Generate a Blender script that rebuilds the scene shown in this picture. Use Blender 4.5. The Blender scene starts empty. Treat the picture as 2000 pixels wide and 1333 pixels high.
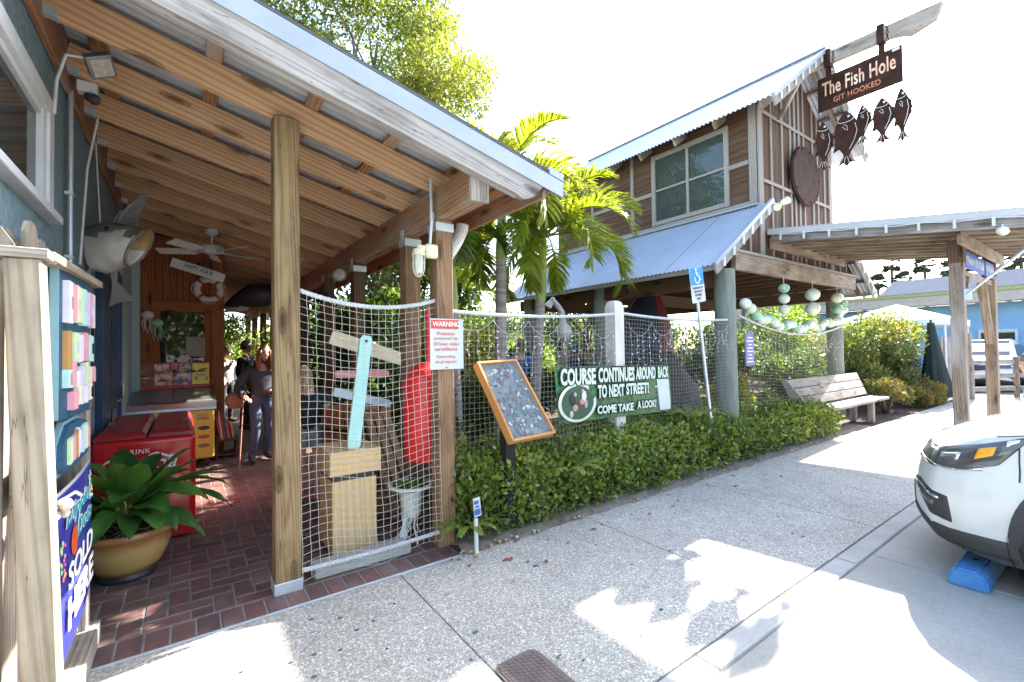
import bpy, bmesh, math, random
import numpy as np
from mathutils import Vector, Matrix
from mathutils.bvhtree import BVHTree
R = math.radians
V = Vector
scn = bpy.context.scene
COL = scn.collection

# ------------------------------------------------------------------ camera
cd = bpy.data.cameras.new('camera')
cd.lens = 16.0; cd.sensor_width = 36.0; cd.clip_start = .05; cd.clip_end = 3000
cam = bpy.data.objects.new('camera', cd); COL.objects.link(cam)
_y, _p, _r = R(35.7), R(1.1), .014
fw = V((math.sin(_y)*math.cos(_p), math.cos(_y)*math.cos(_p), math.sin(_p)))
r0 = V((math.cos(_y), -math.sin(_y), 0)); u0 = r0.cross(fw)
cr = r0*math.cos(_r) - u0*math.sin(_r); cu = u0*math.cos(_r) + r0*math.sin(_r)
cam.matrix_world = Matrix(((cr.x, cu.x, -fw.x, 0), (cr.y, cu.y, -fw.y, 0), (cr.z, cu.z, -fw.z, 1.56), (0, 0, 0, 1)))
scn.camera = cam
# ------------------------------------------------------------------ sky and sun
AZ, EL = R(82.5), R(38.4)          # azimuth from +Y towards +X, elevation
w = bpy.data.worlds.new('World'); scn.world = w; w.use_nodes = True
nt = w.node_tree
sky = nt.nodes.new('ShaderNodeTexSky'); sky.sky_type = 'NISHITA'; sky.sun_disc = False
sky.sun_elevation = EL; sky.sun_rotation = AZ; sky.air_density = 1.0; sky.dust_density = 1.6; sky.ozone_density = .4
nt.nodes['Background'].inputs[1].default_value = .15
nt.links.new(sky.outputs[0], nt.nodes['Background'].inputs[0])
sd = bpy.data.lights.new('sun', 'SUN'); sd.energy = 5.0; sd.angle = R(.53); sd.color = (1, .96, .89)
sun = bpy.data.objects.new('sun', sd); COL.objects.link(sun)
S = V((math.sin(AZ)*math.cos(EL), math.cos(AZ)*math.cos(EL), math.sin(EL)))
sun.rotation_euler = S.to_track_quat('Z', 'Y').to_euler(); sun.location = (0, 0, 30)
vs = scn.view_settings
vs.view_transform = 'Standard'; vs.look = 'None'; vs.exposure = 2.6; vs.gamma = 1; vs.use_curve_mapping = False
scn.cycles.max_bounces = 8; scn.cycles.transparent_max_bounces = 12
scn.cycles.use_denoising = True

# ------------------------------------------------------------------ helpers
rnd = random.Random(7)
U = rnd.uniform

def put(o, parent=None):
    COL.objects.link(o)
    if parent is not None:
        o.parent = parent
        base = parent
        while base.parent: base = base.parent
        if parent.parent is None:
            o.matrix_parent_inverse = Matrix.Translation(-parent.location) if parent.type == 'EMPTY' else parent.matrix_basis.inverted()
        else:
            pm = (parent.parent.matrix_basis if parent.parent.parent is None else Matrix()) @ parent.matrix_parent_inverse @ parent.matrix_basis
            o.matrix_parent_inverse = pm.inverted()
    return o

def tag(o, label, cat=None, group=None, kind=None):
    if label: o['label'] = label
    if cat: o['category'] = cat
    if group: o['group'] = group
    if kind: o['kind'] = kind
    return o

def thing(name, label, cat, loc=(0, 0, 0), group=None):
    o = bpy.data.objects.new(name, None); o.empty_display_size = .1; o.location = loc
    COL.objects.link(o)
    return tag(o, label, cat, group)

def struct(o):
    o['kind'] = 'structure'; return o

def mesh(name, vs_, fs, m, parent=None, smooth=False, mw=None):
    me = bpy.data.meshes.new(name); me.from_pydata([tuple(v) for v in vs_], [], fs); me.validate()
    if m:
        for q in (m if isinstance(m, (list, tuple)) else [m]): me.materials.append(q)
    if smooth: me.polygons.foreach_set('use_smooth', [True]*len(me.polygons))
    o = bpy.data.objects.new(name, me)
    if mw is not None: o.matrix_basis = mw
    return put(o, parent)

def from_bm(name, bm, m, parent=None, smooth=False, mw=None, auto=None):
    me = bpy.data.meshes.new(name); bm.to_mesh(me); bm.free()
    if m:
        for q in (m if isinstance(m, (list, tuple)) else [m]): me.materials.append(q)
    if smooth: me.polygons.foreach_set('use_smooth', [True]*len(me.polygons))
    if auto: 
        me.polygons.foreach_set('use_smooth', [True]*len(me.polygons)); me.set_sharp_from_angle(angle=R(auto))
    o = bpy.data.objects.new(name, me)
    if mw is not None: o.matrix_basis = mw
    return put(o, parent)

_boxc = {}
def box_mesh(L, W, H, bev, m):
    k = (round(L, 4), round(W, 4), round(H, 4), round(bev, 4), m.name if m else '')
    if k in _boxc: return _boxc[k]
    bm = bmesh.new(); bmesh.ops.create_cube(bm, size=1)
    for v in bm.verts: v.co = V((v.co.x*L, v.co.y*W, v.co.z*H))
    if bev > 0: bmesh.ops.bevel(bm, geom=bm.edges[:], offset=min(bev, .3*min(L, W, H)), segments=1, affect='EDGES', profile=.5)
    me = bpy.data.meshes.new('box'); bm.to_mesh(me); bm.free()
    if m: me.materials.append(m)
    _boxc[k] = me
    return me

def frame(x, up):
    x = V(x).normalized(); up = V(up)
    y = up.cross(x)
    if y.length < 1e-4: y = V((0, 1, 0)).cross(x) if abs(x.y) < .9 else V((1, 0, 0)).cross(x)
    y.normalize(); z = x.cross(y)
    return x, y, z

def mat4(o, x, y, z):
    return Matrix(((x[0], y[0], z[0], o[0]), (x[1], y[1], z[1], o[1]), (x[2], y[2], z[2], o[2]), (0, 0, 0, 1)))

def board(name, p0, p1, wid, hei, m, parent=None, bev=.004, up=(0, 0, 1)):
    p0, p1 = V(p0), V(p1); d = p1-p0
    x, y, z = frame(d, up)
    o = bpy.data.objects.new(name, box_mesh(d.length, wid, hei, bev, m))
    o.matrix_basis = mat4((p0+p1)/2, x, y, z)
    return put(o, parent)

def box(name, x0, x1, y0, y1, z0, z1, m, parent=None, bev=.004, axis=None):
    s = (x1-x0, y1-y0, z1-z0); c = V(((x0+x1)/2, (y0+y1)/2, (z0+z1)/2))
    a = axis if axis is not None else s.index(max(s))
    e = [V((1, 0, 0)), V((0, 1, 0)), V((0, 0, 1))]
    if a == 2: return board(name, c-e[2]*s[2]/2, c+e[2]*s[2]/2, s[1], s[0], m, parent, bev, up=(1, 0, 0))
    if a == 0: return board(name, c-e[0]*s[0]/2, c+e[0]*s[0]/2, s[1], s[2], m, parent, bev)
    return board(name, c-e[1]*s[1]/2, c+e[1]*s[1]/2, s[0], s[2], m, parent, bev)

class MB:
    def __init__(s): s.v = []; s.f = []; s.mi = []
    def add(s, vs_, fs, mi=0):
        b = len(s.v); s.v += [tuple(q) for q in vs_]; s.f += [tuple(i+b for i in q) for q in fs]; s.mi += [mi]*len(fs)
    def box(s, x0, x1, y0, y1, z0, z1, mi=0):
        s.add([(x0, y0, z0), (x1, y0, z0), (x1, y1, z0), (x0, y1, z0), (x0, y0, z1), (x1, y0, z1), (x1, y1, z1), (x0, y1, z1)],
              [(0, 3, 2, 1), (4, 5, 6, 7), (0, 1, 5, 4), (1, 2, 6, 5), (2, 3, 7, 6), (3, 0, 4, 7)], mi)
    def obox(s, p0, p1, wid, hei, up=(0, 0, 1), mi=0):
        p0, p1 = V(p0), V(p1); x, y, z = frame(p1-p0, up); y = y*wid/2; z = z*hei/2
        s.add([p0-y-z, p1-y-z, p1+y-z, p0+y-z, p0-y+z, p1-y+z, p1+y+z, p0+y+z],
              [(0, 3, 2, 1), (4, 5, 6, 7), (0, 1, 5, 4), (1, 2, 6, 5), (2, 3, 7, 6), (3, 0, 4, 7)], mi)
    def tube(s, pts, r, n=6, cap=True, mi=0):
        pts = [V(p) for p in pts]; k = len(pts)
        rr = r if isinstance(r, (list, tuple)) else [r]*k
        vs_ = []; fs = []; py = None
        for i, p in enumerate(pts):
            d = (pts[min(i+1, k-1)]-pts[max(i-1, 0)])
            if d.length < 1e-9: d = V((0, 0, 1))
            d.normalize()
            if py is None:
                a = V((0, 0, 1)) if abs(d.z) < .9 else V((1, 0, 0)); y = a.cross(d).normalized()
            else:
                y = (py-d*py.dot(d)); y = y.normalized() if y.length > 1e-6 else V((1, 0, 0))
            py = y; z = d.cross(y)
            for j in range(n):
                t = 2*math.pi*j/n; vs_.append(p+(y*math.cos(t)+z*math.sin(t))*rr[i])
        for i in range(k-1):
            for j in range(n):
                a = i*n+j; b = i*n+(j+1) % n; fs.append((a, b, b+n, a+n))
        if cap: fs += [tuple(range(n))[::-1], tuple((k-1)*n+j for j in range(n))]
        s.add(vs_, fs, mi)
    def lathe(s, prof, n=20, c=(0, 0, 0), ax=None, mi=0, closed=False, cap=True):
        x, y, z = (V((1, 0, 0)), V((0, 1, 0)), V((0, 0, 1))) if ax is None else (lambda q: (q[1], q[2], q[0]))(frame(ax, (0, 0, 1)))
        c = V(c); vs_ = []; fs = []
        for r_, h in prof:
            for j in range(n):
                t = 2*math.pi*j/n; vs_.append(c+x*(r_*math.cos(t))+y*(r_*math.sin(t))+z*h)
        k = len(prof)
        for i in range(k-1 if not closed else k):
            for j in range(n):
                a = i*n+j; b = i*n+(j+1) % n; i2 = (i+1) % k
                fs.append((a, b, i2*n+(j+1) % n, i2*n+j))
        if not closed and cap:
            if prof[0][0] > 1e-5: fs.append(tuple(range(n))[::-1])
            if prof[-1][0] > 1e-5: fs.append(tuple((k-1)*n+j for j in range(n)))
        s.add(vs_, fs, mi)
    def ball(s, c, r, n=12, mi=0):
        r = r if isinstance(r, (tuple, list)) else (r, r, r); vs_ = []; fs = []; m = n//2
        for i in range(m+1):
            a = math.pi*i/m
            for j in range(n):
                t = 2*math.pi*j/n; vs_.append((c[0]+r[0]*math.sin(a)*math.cos(t), c[1]+r[1]*math.sin(a)*math.sin(t), c[2]+r[2]*math.cos(a)))
        for i in range(m):
            for j in range(n):
                a = i*n+j; b = i*n+(j+1) % n; fs.append((a, a+n, b+n, b))
        s.add(vs_, fs, mi)
    def prism(s, pts, d, mi=0):
        n = len(pts); pts = [V(p) for p in pts]; d = V(d)
        s.add(pts+[p+d for p in pts], [tuple(range(n))[::-1], tuple(range(n, 2*n))]+[(i, (i+1) % n, n+(i+1) % n, n+i) for i in range(n)], mi)
    def build(s, name, m, parent=None, smooth=False, auto=None, mw=None, fix=False):
        me = bpy.data.meshes.new(name); me.from_pydata(s.v, [], s.f)
        for q in (m if isinstance(m, (list, tuple)) else [m]): me.materials.append(q)
        if any(s.mi): me.polygons.foreach_set('material_index', s.mi)
        me.validate()
        if fix:
            bm = bmesh.new(); bm.from_mesh(me); bmesh.ops.remove_doubles(bm, verts=bm.verts[:], dist=1e-5); bmesh.ops.recalc_face_normals(bm, faces=bm.faces[:]); bm.to_mesh(me); bm.free()
        if smooth or auto: me.polygons.foreach_set('use_smooth', [True]*len(me.polygons))
        if auto: me.set_sharp_from_angle(angle=R(auto))
        o = bpy.data.objects.new(name, me)
        if mw is not None: o.matrix_basis = mw
        return put(o, parent)

def tube(name, pts, r, m, parent=None, n=8):
    b = MB(); b.tube(pts, r, n); return b.build(name, m, parent, auto=50)
def lathe(name, prof, m, parent=None, c=(0, 0, 0), n=24, ax=None, auto=40):
    b = MB(); b.lathe(prof, n, c, ax); return b.build(name, m, parent, auto=auto, fix=True)
def prism(name, pts, d, m, parent=None, bev=0):
    b = MB(); b.prism(pts, d); return b.build(name, m, parent, fix=True)

def rope_pts(p0, p1, sag, n=24):
    p0, p1 = V(p0), V(p1)
    return [p0.lerp(p1, i/n)-V((0, 0, sag*4*(i/n)*(1-i/n))) for i in range(n+1)]

def rope(name, pts, r, m, parent=None, pitch=.09):
    """three twisted strands along a polyline"""
    b = MB(); L = sum((pts[i+1]-pts[i]).length for i in range(len(pts)-1)); n = max(12, int(L/pitch*7))
    # resample
    P = []; acc = [0]
    for i in range(len(pts)-1): acc.append(acc[-1]+(pts[i+1]-pts[i]).length)
    k = 0
    for i in range(n+1):
        s = L*i/n
        while k < len(pts)-2 and acc[k+1] < s: k += 1
        t = (s-acc[k])/max(1e-6, acc[k+1]-acc[k]); P.append(pts[k].lerp(pts[k+1], min(1, t)))
    for st in range(3):
        Q = []
        for i, p in enumerate(P):
            d = (P[min(i+1, n)]-P[max(0, i-1)]).normalized(); a = V((0, 0, 1)) if abs(d.z) < .9 else V((1, 0, 0))
            y = a.cross(d).normalized(); z = d.cross(y); t = 2*math.pi*(st/3+L*i/n/pitch)
            Q.append(p+(y*math.cos(t)+z*math.sin(t))*r*.52)
        b.tube(Q, r*.56, 6)
    return b.build(name, m, parent, smooth=True)

def copy_tree(o, parent=None, loc=None):
    c = o.copy(); COL.objects.link(c); c.parent = parent
    if parent: c.matrix_parent_inverse = o.matrix_parent_inverse.copy()
    if loc is not None: c.location = loc
    for ch in o.children: copy_tree(ch, c)
    return c

def text(name, s, o, xd, yd, wd, ht, m, parent=None, depth=.003, shear=0, off=0, align='l', space=1.0):
    """lettering as mesh, fitted in wd x ht at lower-left corner o"""
    c = bpy.data.curves.new(name, 'FONT'); c.body = s; c.size = 1; c.extrude = .5; c.shear = shear; c.offset = off; c.space_character = space; c.resolution_u = 3
    t = bpy.data.objects.new(name, c); COL.objects.link(t)
    dg = bpy.context.evaluated_depsgraph_get(); me = bpy.data.meshes.new_from_object(t.evaluated_get(dg))
    bpy.data.objects.remove(t); bpy.data.curves.remove(c)
    n = len(me.vertices); co = np.empty(n*3, 'f'); me.vertices.foreach_get('co', co); co = co.reshape(-1, 3)
    mn, mx = co.min(0), co.max(0); sz = np.maximum(mx-mn, 1e-6)
    xd, yd = np.array(V(xd).normalized()), np.array(V(yd).normalized()); zd = np.cross(xd, yd)
    if wd is None: wd = ht*sz[0]/sz[1]
    q = (co-mn)/sz
    P = np.array(o)+np.outer(q[:, 0]*wd, xd)+np.outer(q[:, 1]*ht, yd)+np.outer(q[:, 2]*depth, zd)
    me.vertices.foreach_set('co', P.astype('f').ravel()); me.update()
    me.materials.clear(); me.materials.append(m)
    ob = bpy.data.objects.new(name, me)
    return put(ob, parent)

# ------------------------------------------------------------------ materials
def nodes(name):
    m = bpy.data.materials.new(name); m.use_nodes = True
    return m, m.node_tree, m.node_tree.nodes, m.node_tree.links, m.node_tree.nodes['Principled BSDF']

def rgba(c): return (c[0], c[1], c[2], 1)

def ramp(N, L, src, stops):
    r = N.new('ShaderNodeValToRGB'); e = r.color_ramp.elements
    while len(e) < len(stops): e.new(.5)
    for k, (p_, c) in enumerate(stops): e[k].position = p_; e[k].color = rgba(c)
    L.new(src, r.inputs[0]); return r

def mapping(N, L, scale, jitter=True, coord='Object'):
    tc = N.new('ShaderNodeTexCoord'); mp = N.new('ShaderNodeMapping'); mp.inputs['Scale'].default_value = scale
    L.new(tc.outputs[coord], mp.inputs[0])
    if jitter:
        oi = N.new('ShaderNodeObjectInfo'); ml = N.new('ShaderNodeMath'); ml.operation = 'MULTIPLY'; ml.inputs[1].default_value = 43.7
        L.new(oi.outputs['Random'], ml.inputs[0])
        cb = N.new('ShaderNodeCombineXYZ')
        for i in range(3): L.new(ml.outputs[0], cb.inputs[i])
        L.new(cb.outputs[0], mp.inputs['Location'])
    return mp

def noise(N, L, vec, scale, detail=5, rough=.55, dist=0):
    n = N.new('ShaderNodeTexNoise'); n.inputs['Scale'].default_value = scale; n.inputs['Detail'].default_value = detail
    n.inputs['Roughness'].default_value = rough; n.inputs['Distortion'].default_value = dist
    if vec is not None: L.new(vec, n.inputs['Vector'])
    return n

def bumpn(N, L, src, bsdf, strength, dist=.01):
    b = N.new('ShaderNodeBump'); b.inputs['Strength'].default_value = strength; b.inputs['Distance'].default_value = dist
    L.new(src, b.inputs['Height']); L.new(b.outputs[0], bsdf.inputs['Normal'])

def mix(N, L, fac, a, b, mode='MIX'):
    m = N.new('ShaderNodeMix'); m.data_type = 'RGBA'; m.blend_type = mode
    if isinstance(fac, (int, float)): m.inputs[0].default_value = fac
    else: L.new(fac, m.inputs[0])
    for i, q in ((6, a), (7, b)):
        if isinstance(q, tuple): m.inputs[i].default_value = rgba(q)
        else: L.new(q, m.inputs[i])
    return m.outputs[2]

def mat(name, c, rough=.6, metal=0., c2=None, scale=6., stretch=(1, 1, 1), bump=0., spec=.5, detail=5, lo=.3, hi=.7, fine=0.):
    """paint, plastic, metal: base colour with soft uneven wear"""
    m, t, N, L, B = nodes(name)
    if c2 is None: c2 = tuple(q*.82 for q in c)
    mp = mapping(N, L, stretch); n = noise(N, L, mp.outputs[0], scale, detail)
    r = ramp(N, L, n.outputs['Fac'], [(lo, c2), (hi, c)])
    L.new(r.outputs[0], B.inputs['Base Color'])
    B.inputs['Roughness'].default_value = rough; B.inputs['Metallic'].default_value = metal; B.inputs['Specular IOR Level'].default_value = spec
    if bump: 
        n2 = noise(N, L, mp.outputs[0], scale*(fine or 4), 4); bumpn(N, L, n2.outputs['Fac'], B, bump)
    return m

def wood(name, dark, light, rough=.78, band=9., dist=5., knots=True, checks=False, grey=None, gamt=.5, bump=.25, fine=.35):
    """sawn timber, grain along the piece's own length"""
    m, t, N, L, B = nodes(name)
    mp = mapping(N, L, (.035, 1, 1)); wv = N.new('ShaderNodeTexWave'); wv.wave_type = 'BANDS'; wv.bands_direction = 'DIAGONAL'
    wv.inputs['Scale'].default_value = band*2.4; wv.inputs['Distortion'].default_value = dist*2.2; wv.inputs['Detail'].default_value = 2.0; wv.inputs['Detail Scale'].default_value = .45
    L.new(mp.outputs[0], wv.inputs['Vector'])
    r = ramp(N, L, wv.outputs['Fac'], [(.0, tuple((a*2+b)/3 for a, b in zip(dark, light))), (.3, tuple((a+b*2)/3 for a, b in zip(dark, light))), (.75, light)])
    mp2 = mapping(N, L, (2.2, 60, 60)); n2 = noise(N, L, mp2.outputs[0], 1.6, 4)
    r2 = ramp(N, L, n2.outputs['Fac'], [(.3, (.62, .6, .58)), (.65, (1, 1, 1))])
    col = mix(N, L, fine, r.outputs[0], r2.outputs[0], 'MULTIPLY')
    oi = N.new('ShaderNodeObjectInfo'); rr = ramp(N, L, oi.outputs['Random'], [(0, (.8, .8, .8)), (.5, (1, .98, .96)), (1, (.9, .86, .82))])
    col = mix(N, L, .8, col, rr.outputs[0], 'MULTIPLY')
    if knots:
        mp3 = mapping(N, L, (1.9, 6.5, 6.5)); vo = N.new('ShaderNodeTexVoronoi'); vo.inputs['Scale'].default_value = 1.0; L.new(mp3.outputs[0], vo.inputs['Vector'])
        kr = ramp(N, L, vo.outputs['Distance'], [(.09, (1, 1, 1)), (.15, (.5, .5, .5)), (.17, (.8, .8, .8)), (.2, (.15, .15, .15)), (.30, (0, 0, 0))])
        col = mix(N, L, kr.outputs[0], col, tuple(q*.42 for q in dark))
    if checks:
        mp5 = mapping(N, L, (.55, 16, 16)); n5 = noise(N, L, mp5.outputs[0], 1.2, 3, .5, .4)
        ck_ = ramp(N, L, n5.outputs['Fac'], [(.492, (0, 0, 0)), (.5, (.75, .75, .75)), (.508, (0, 0, 0))]); col = mix(N, L, ck_.outputs[0], col, tuple(q*.18 for q in dark))
        mp6 = mapping(N, L, (1.2, 3, 3)); n6 = noise(N, L, mp6.outputs[0], 2.2, 6); st6 = ramp(N, L, n6.outputs['Fac'], [(.34, (.55, .52, .48)), (.55, (1, 1, 1))]); col = mix(N, L, .8, col, st6.outputs[0], 'MULTIPLY')
    if grey:
        mp4 = mapping(N, L, (.9, 3, 3)); n4 = noise(N, L, mp4.outputs[0], 1.5, 4)
        gr = ramp(N, L, n4.outputs['Fac'], [(gamt-.12, (0, 0, 0)), (gamt+.15, (1, 1, 1))])
        g2 = mix(N, L, .6, grey, r2.outputs[0], 'MULTIPLY'); col = mix(N, L, gr.outputs[0], col, g2)
    L.new(col, B.inputs['Base Color']); B.inputs['Roughness'].default_value = rough; B.inputs['Specular IOR Level'].default_value = .3
    bumpn(N, L, n2.outputs['Fac'], B, bump, .004)
    return m

def leafmat(name, cols, trans=.35, rough=.45, spec=.4):
    m, t, N, L, B = nodes(name)
    at = N.new('ShaderNodeAttribute'); at.attribute_name = 'rnd'
    k = len(cols); r = ramp(N, L, at.outputs['Fac'], [(i/(k-1) if k > 1 else 0, c) for i, c in enumerate(cols)])
    L.new(r.outputs[0], B.inputs['Base Color']); B.inputs['Roughness'].default_value = rough; B.inputs['Specular IOR Level'].default_value = spec
    tr = N.new('ShaderNodeBsdfTranslucent'); br = mix(N, L, 1., r.outputs[0], (1.9, 1.75, .7), 'MULTIPLY'); L.new(br, tr.inputs[0])
    ms = N.new('ShaderNodeMixShader'); ms.inputs[0].default_value = trans
    L.new(B.outputs[0], ms.inputs[1]); L.new(tr.outputs[0], ms.inputs[2]); L.new(ms.outputs[0], N['Material Output'].inputs[0])
    return m

def glassmat(name, tint=(.6, .7, .66), see=.6, rough=.02):
    m, t, N, L, B = nodes(name)
    tr = N.new('ShaderNodeBsdfTransparent'); tr.inputs[0].default_value = rgba(tint)
    B.inputs['Base Color'].default_value = rgba(tuple(q*.2 for q in tint)); B.inputs['Roughness'].default_value = rough; B.inputs['IOR'].default_value = 1.6; B.inputs['Specular IOR Level'].default_value = .8
    ms = N.new('ShaderNodeMixShader'); ms.inputs[0].default_value = 1-see
    L.new(tr.outputs[0], ms.inputs[1]); L.new(B.outputs[0], ms.inputs[2]); L.new(ms.outputs[0], N['Material Output'].inputs[0])
    return m

W_joist = wood('joist_timber', (.36, .185, .085), (.62, .385, .22), band=7, dist=4)
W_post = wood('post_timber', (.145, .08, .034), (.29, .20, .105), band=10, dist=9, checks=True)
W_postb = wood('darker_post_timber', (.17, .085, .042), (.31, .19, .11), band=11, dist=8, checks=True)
W_fascia = wood('weathered_fascia', (.25, .215, .195), (.42, .385, .36), band=6, dist=8, knots=True, fine=.5, checks=True)
W_grey = wood('grey_timber', (.22, .19, .165), (.42, .37, .32), band=10, dist=4, knots=True, checks=True)
W_pale = wood('pale_post_timber', (.21, .165, .12), (.33, .28, .22), band=8, dist=5, checks=True)
W_beam = wood('beam_timber', (.19, .085, .04), (.40, .20, .10), band=8, dist=4, grey=(.36, .29, .23), gamt=.56)
W_plank = wood('stained_plank', (.15, .048, .016), (.34, .125, .045), band=8, dist=4)
W_ply = wood('brown_plywood', (.048, .023, .012), (.115, .06, .033), band=2.5, dist=7, knots=False, grey=(.14, .10, .07), gamt=.62)
W_batten = wood('grey_batten', (.20, .175, .15), (.34, .305, .27), band=10, dist=3, knots=False)
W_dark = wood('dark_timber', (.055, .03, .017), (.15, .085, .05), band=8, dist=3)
W_pod = wood('podium_veneer', (.55, .37, .18), (.66, .46, .24), band=6, dist=3, knots=False, fine=.15, bump=.05)
W_case = wood('orange_case_wood', (.42, .19, .055), (.58, .29, .10), band=8, dist=3, knots=False, fine=.2)
W_bench = wood('bench_timber', (.26, .225, .205), (.40, .365, .34), band=8, dist=5, checks=True)
W_arbor = wood('arbor_timber', (.19, .135, .09), (.34, .26, .195), band=8, dist=5, checks=True, grey=(.45, .40, .36), gamt=.6)
M_galv = mat('galvanised_steel', (.62, .66, .70), .42, .55, c2=(.48, .52, .56), scale=9, bump=.05)
M_roof = mat('roof_sheet', (.40, .435, .50), .5, .2, c2=(.34, .37, .43), scale=2.2, bump=.0)
M_rooftop = mat('roof_sheet_pale', (.44, .46, .50), .5, .2, c2=(.42, .45, .49), scale=2.2)
M_trim = mat('metal_trim', (.37, .39, .43), .5, .2, c2=(.31, .33, .37), scale=3)
M_sheetund = mat('sheet_underside', (.42, .425, .43), .6, .1, c2=(.30, .295, .29), scale=5, stretch=(1, 6, 1))
M_white = mat('white_paint', (.62, .62, .61), .45, c2=(.50, .50, .49), scale=5)
M_offw = mat('ivory_plastic', (.76, .70, .52), .4, c2=(.66, .60, .43), scale=6)
M_rope = mat('white_rope', (.60, .60, .61), .85, c2=(.48, .48, .48), scale=30, bump=.2)
M_net = mat('net_cord', (.38, .35, .30), .9, c2=(.29, .265, .22), scale=8)
M_blk = mat('black_plastic', (.022, .022, .024), .4, c2=(.03, .03, .032), scale=8)
M_iron = mat('dark_rusted_steel', (.062, .027, .018), .75, .0, c2=(.022, .012, .009), scale=6, bump=.15, spec=.12)
M_red = mat('red_enamel', (.56, .012, .016), .16, c2=(.50, .010, .014), scale=3, spec=.6)
M_redlid = mat('dusty_red_lid', (.36, .022, .024), .32, c2=(.20, .02, .022), scale=5)
M_cone = mat('red_buoy_plastic', (.72, .025, .03), .35, c2=(.60, .02, .025), scale=3)
M_ltr = mat('white_lettering', (.84, .82, .78), .5, c2=(.8, .78, .74))
M_skin = mat('skin', (.60, .36, .26), .5, c2=(.54, .31, .22), scale=6)
M_eye = mat('eye', (.02, .015, .012), .2)
M_stem = mat('stem_bark', (.16, .12, .085), .85, c2=(.09, .065, .045), scale=14, stretch=(1, 1, .35), bump=.5)
M_palmtrunk = mat('ringed_palm_trunk', (.36, .31, .28), .85, c2=(.23, .19, .16), scale=5, stretch=(.6, .6, 7), bump=.4, lo=.42, hi=.58)
M_shaft = mat('palm_crownshaft', (.34, .42, .11), .4, c2=(.24, .31, .07), scale=4, stretch=(3, 3, .5))
# ================================================================== SETTING: ground, street, pavement, brick floor
def aggmat():
    m, t, N, L, B = nodes('exposed_aggregate')
    mp = mapping(N, L, (1, 1, 1), False); v = N.new('ShaderNodeTexVoronoi'); v.inputs['Scale'].default_value = 120; L.new(mp.outputs[0], v.inputs['Vector'])
    sp = N.new('ShaderNodeSeparateColor'); L.new(v.outputs['Color'], sp.inputs[0])
    r = ramp(N, L, sp.outputs[0], [(0, (.225, .22, .21)), (.25, (.315, .31, .295)), (.62, (.395, .385, .37)), (.86, (.48, .47, .45)), (.94, (.68, .67, .65)), (1, (.70, .69, .67))])
    n = noise(N, L, mp.outputs[0], .9, 5); r2 = ramp(N, L, n.outputs['Fac'], [(.3, (.80, .775, .73)), (.7, (1.03, .995, .945))])
    c = mix(N, L, 1., r.outputs[0], r2.outputs[0], 'MULTIPLY')
    n5 = noise(N, L, mp.outputs[0], 5, 4); r5 = ramp(N, L, n5.outputs['Fac'], [(.28, (.78, .78, .79)), (.5, (1, 1, 1))]); c = mix(N, L, .7, c, r5.outputs[0], 'MULTIPLY')
    L.new(c, B.inputs['Base Color']); B.inputs['Roughness'].default_value = .8
    bumpn(N, L, v.outputs['Distance'], B, .35, .004); return m

def concmat(name, c, c2, sc=1.2):
    m, t, N, L, B = nodes(name); mp = mapping(N, L, (1, 1, 1), False)
    n = noise(N, L, mp.outputs[0], sc, 6); r = ramp(N, L, n.outputs['Fac'], [(.3, c2), (.7, c)])
    n2 = noise(N, L, mp.outputs[0], 60, 4); r2 = ramp(N, L, n2.outputs['Fac'], [(.35, (.84, .84, .84)), (.6, (1, 1, 1))])
    L.new(mix(N, L, .8, r.outputs[0], r2.outputs[0], 'MULTIPLY'), B.inputs['Base Color']); B.inputs['Roughness'].default_value = .85
    bumpn(N, L, n2.outputs['Fac'], B, .25, .003); return m

M_agg = aggmat()
M_conc = concmat('street_concrete', (.42, .405, .375), (.29, .28, .26))
M_curb = concmat('curb_concrete', (.44, .43, .41), (.33, .32, .305), 3)
M_joint = concmat('joint_dirt', (.20, .19, .18), (.12, .115, .11), 8)
M_soil = mat('bark_mulch', (.085, .045, .028), .95, c2=(.025, .015, .011), scale=34, bump=1.0, detail=8)
M_dirt = mat('sandy_dirt', (.24, .20, .16), .95, c2=(.13, .105, .08), scale=14, bump=.7, detail=8)
M_far = concmat('car_park_surface', (.42, .41, .39), (.33, .32, .31), .5)
M_mortar = concmat('mortar', (.25, .235, .225), (.17, .16, .15), 9)
M_turf = mat('artificial_turf', (.20, .36, .17), .95, c2=(.13, .26, .11), scale=40, bump=.8)

def sheet(name, x0, x1, y0, y1, z, m, parent=None):
    return mesh(name, [(x0, y0, z), (x1, y0, z), (x1, y1, z), (x0, y1, z)], [(0, 1, 2, 3)], m, parent)
struct(sheet('ground', -900, 900, -900, 900, -.06, M_far))
st = struct(sheet('street', -40, 60, -30, 1.235, -.016, M_joint))
def slab(name, x0, x1, y0, y1, z0, z1, m, parent, bev=.012):
    bm = bmesh.new(); bmesh.ops.create_cube(bm, size=1)
    for v in bm.verts: v.co = V(((x0+x1)/2+v.co.x*(x1-x0), (y0+y1)/2+v.co.y*(y1-y0), (z0+z1)/2+v.co.z*(z1-z0)))
    top = [e for e in bm.edges if all(v.co.z > (z0+z1)/2 for v in e.verts)]
    bmesh.ops.bevel(bm, geom=top, offset=bev, segments=2, affect='EDGES', profile=.5)
    return from_bm(name, bm, m, parent)
g = .004
for k in range(-3, 6):
    xa, xb = 4.165+3.2*(k-1), 4.165+3.2*k
    for ya, yb in ((-3.6, -.2+.0), (-.2, 1.23)):
        slab('slab', xa+g, xb-g, ya+g, yb-g, -.05, -.006, M_conc, st, .006)
cb = struct(sheet('curb', -40, 60, 1.228, 1.39, -.014, M_joint))
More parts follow.
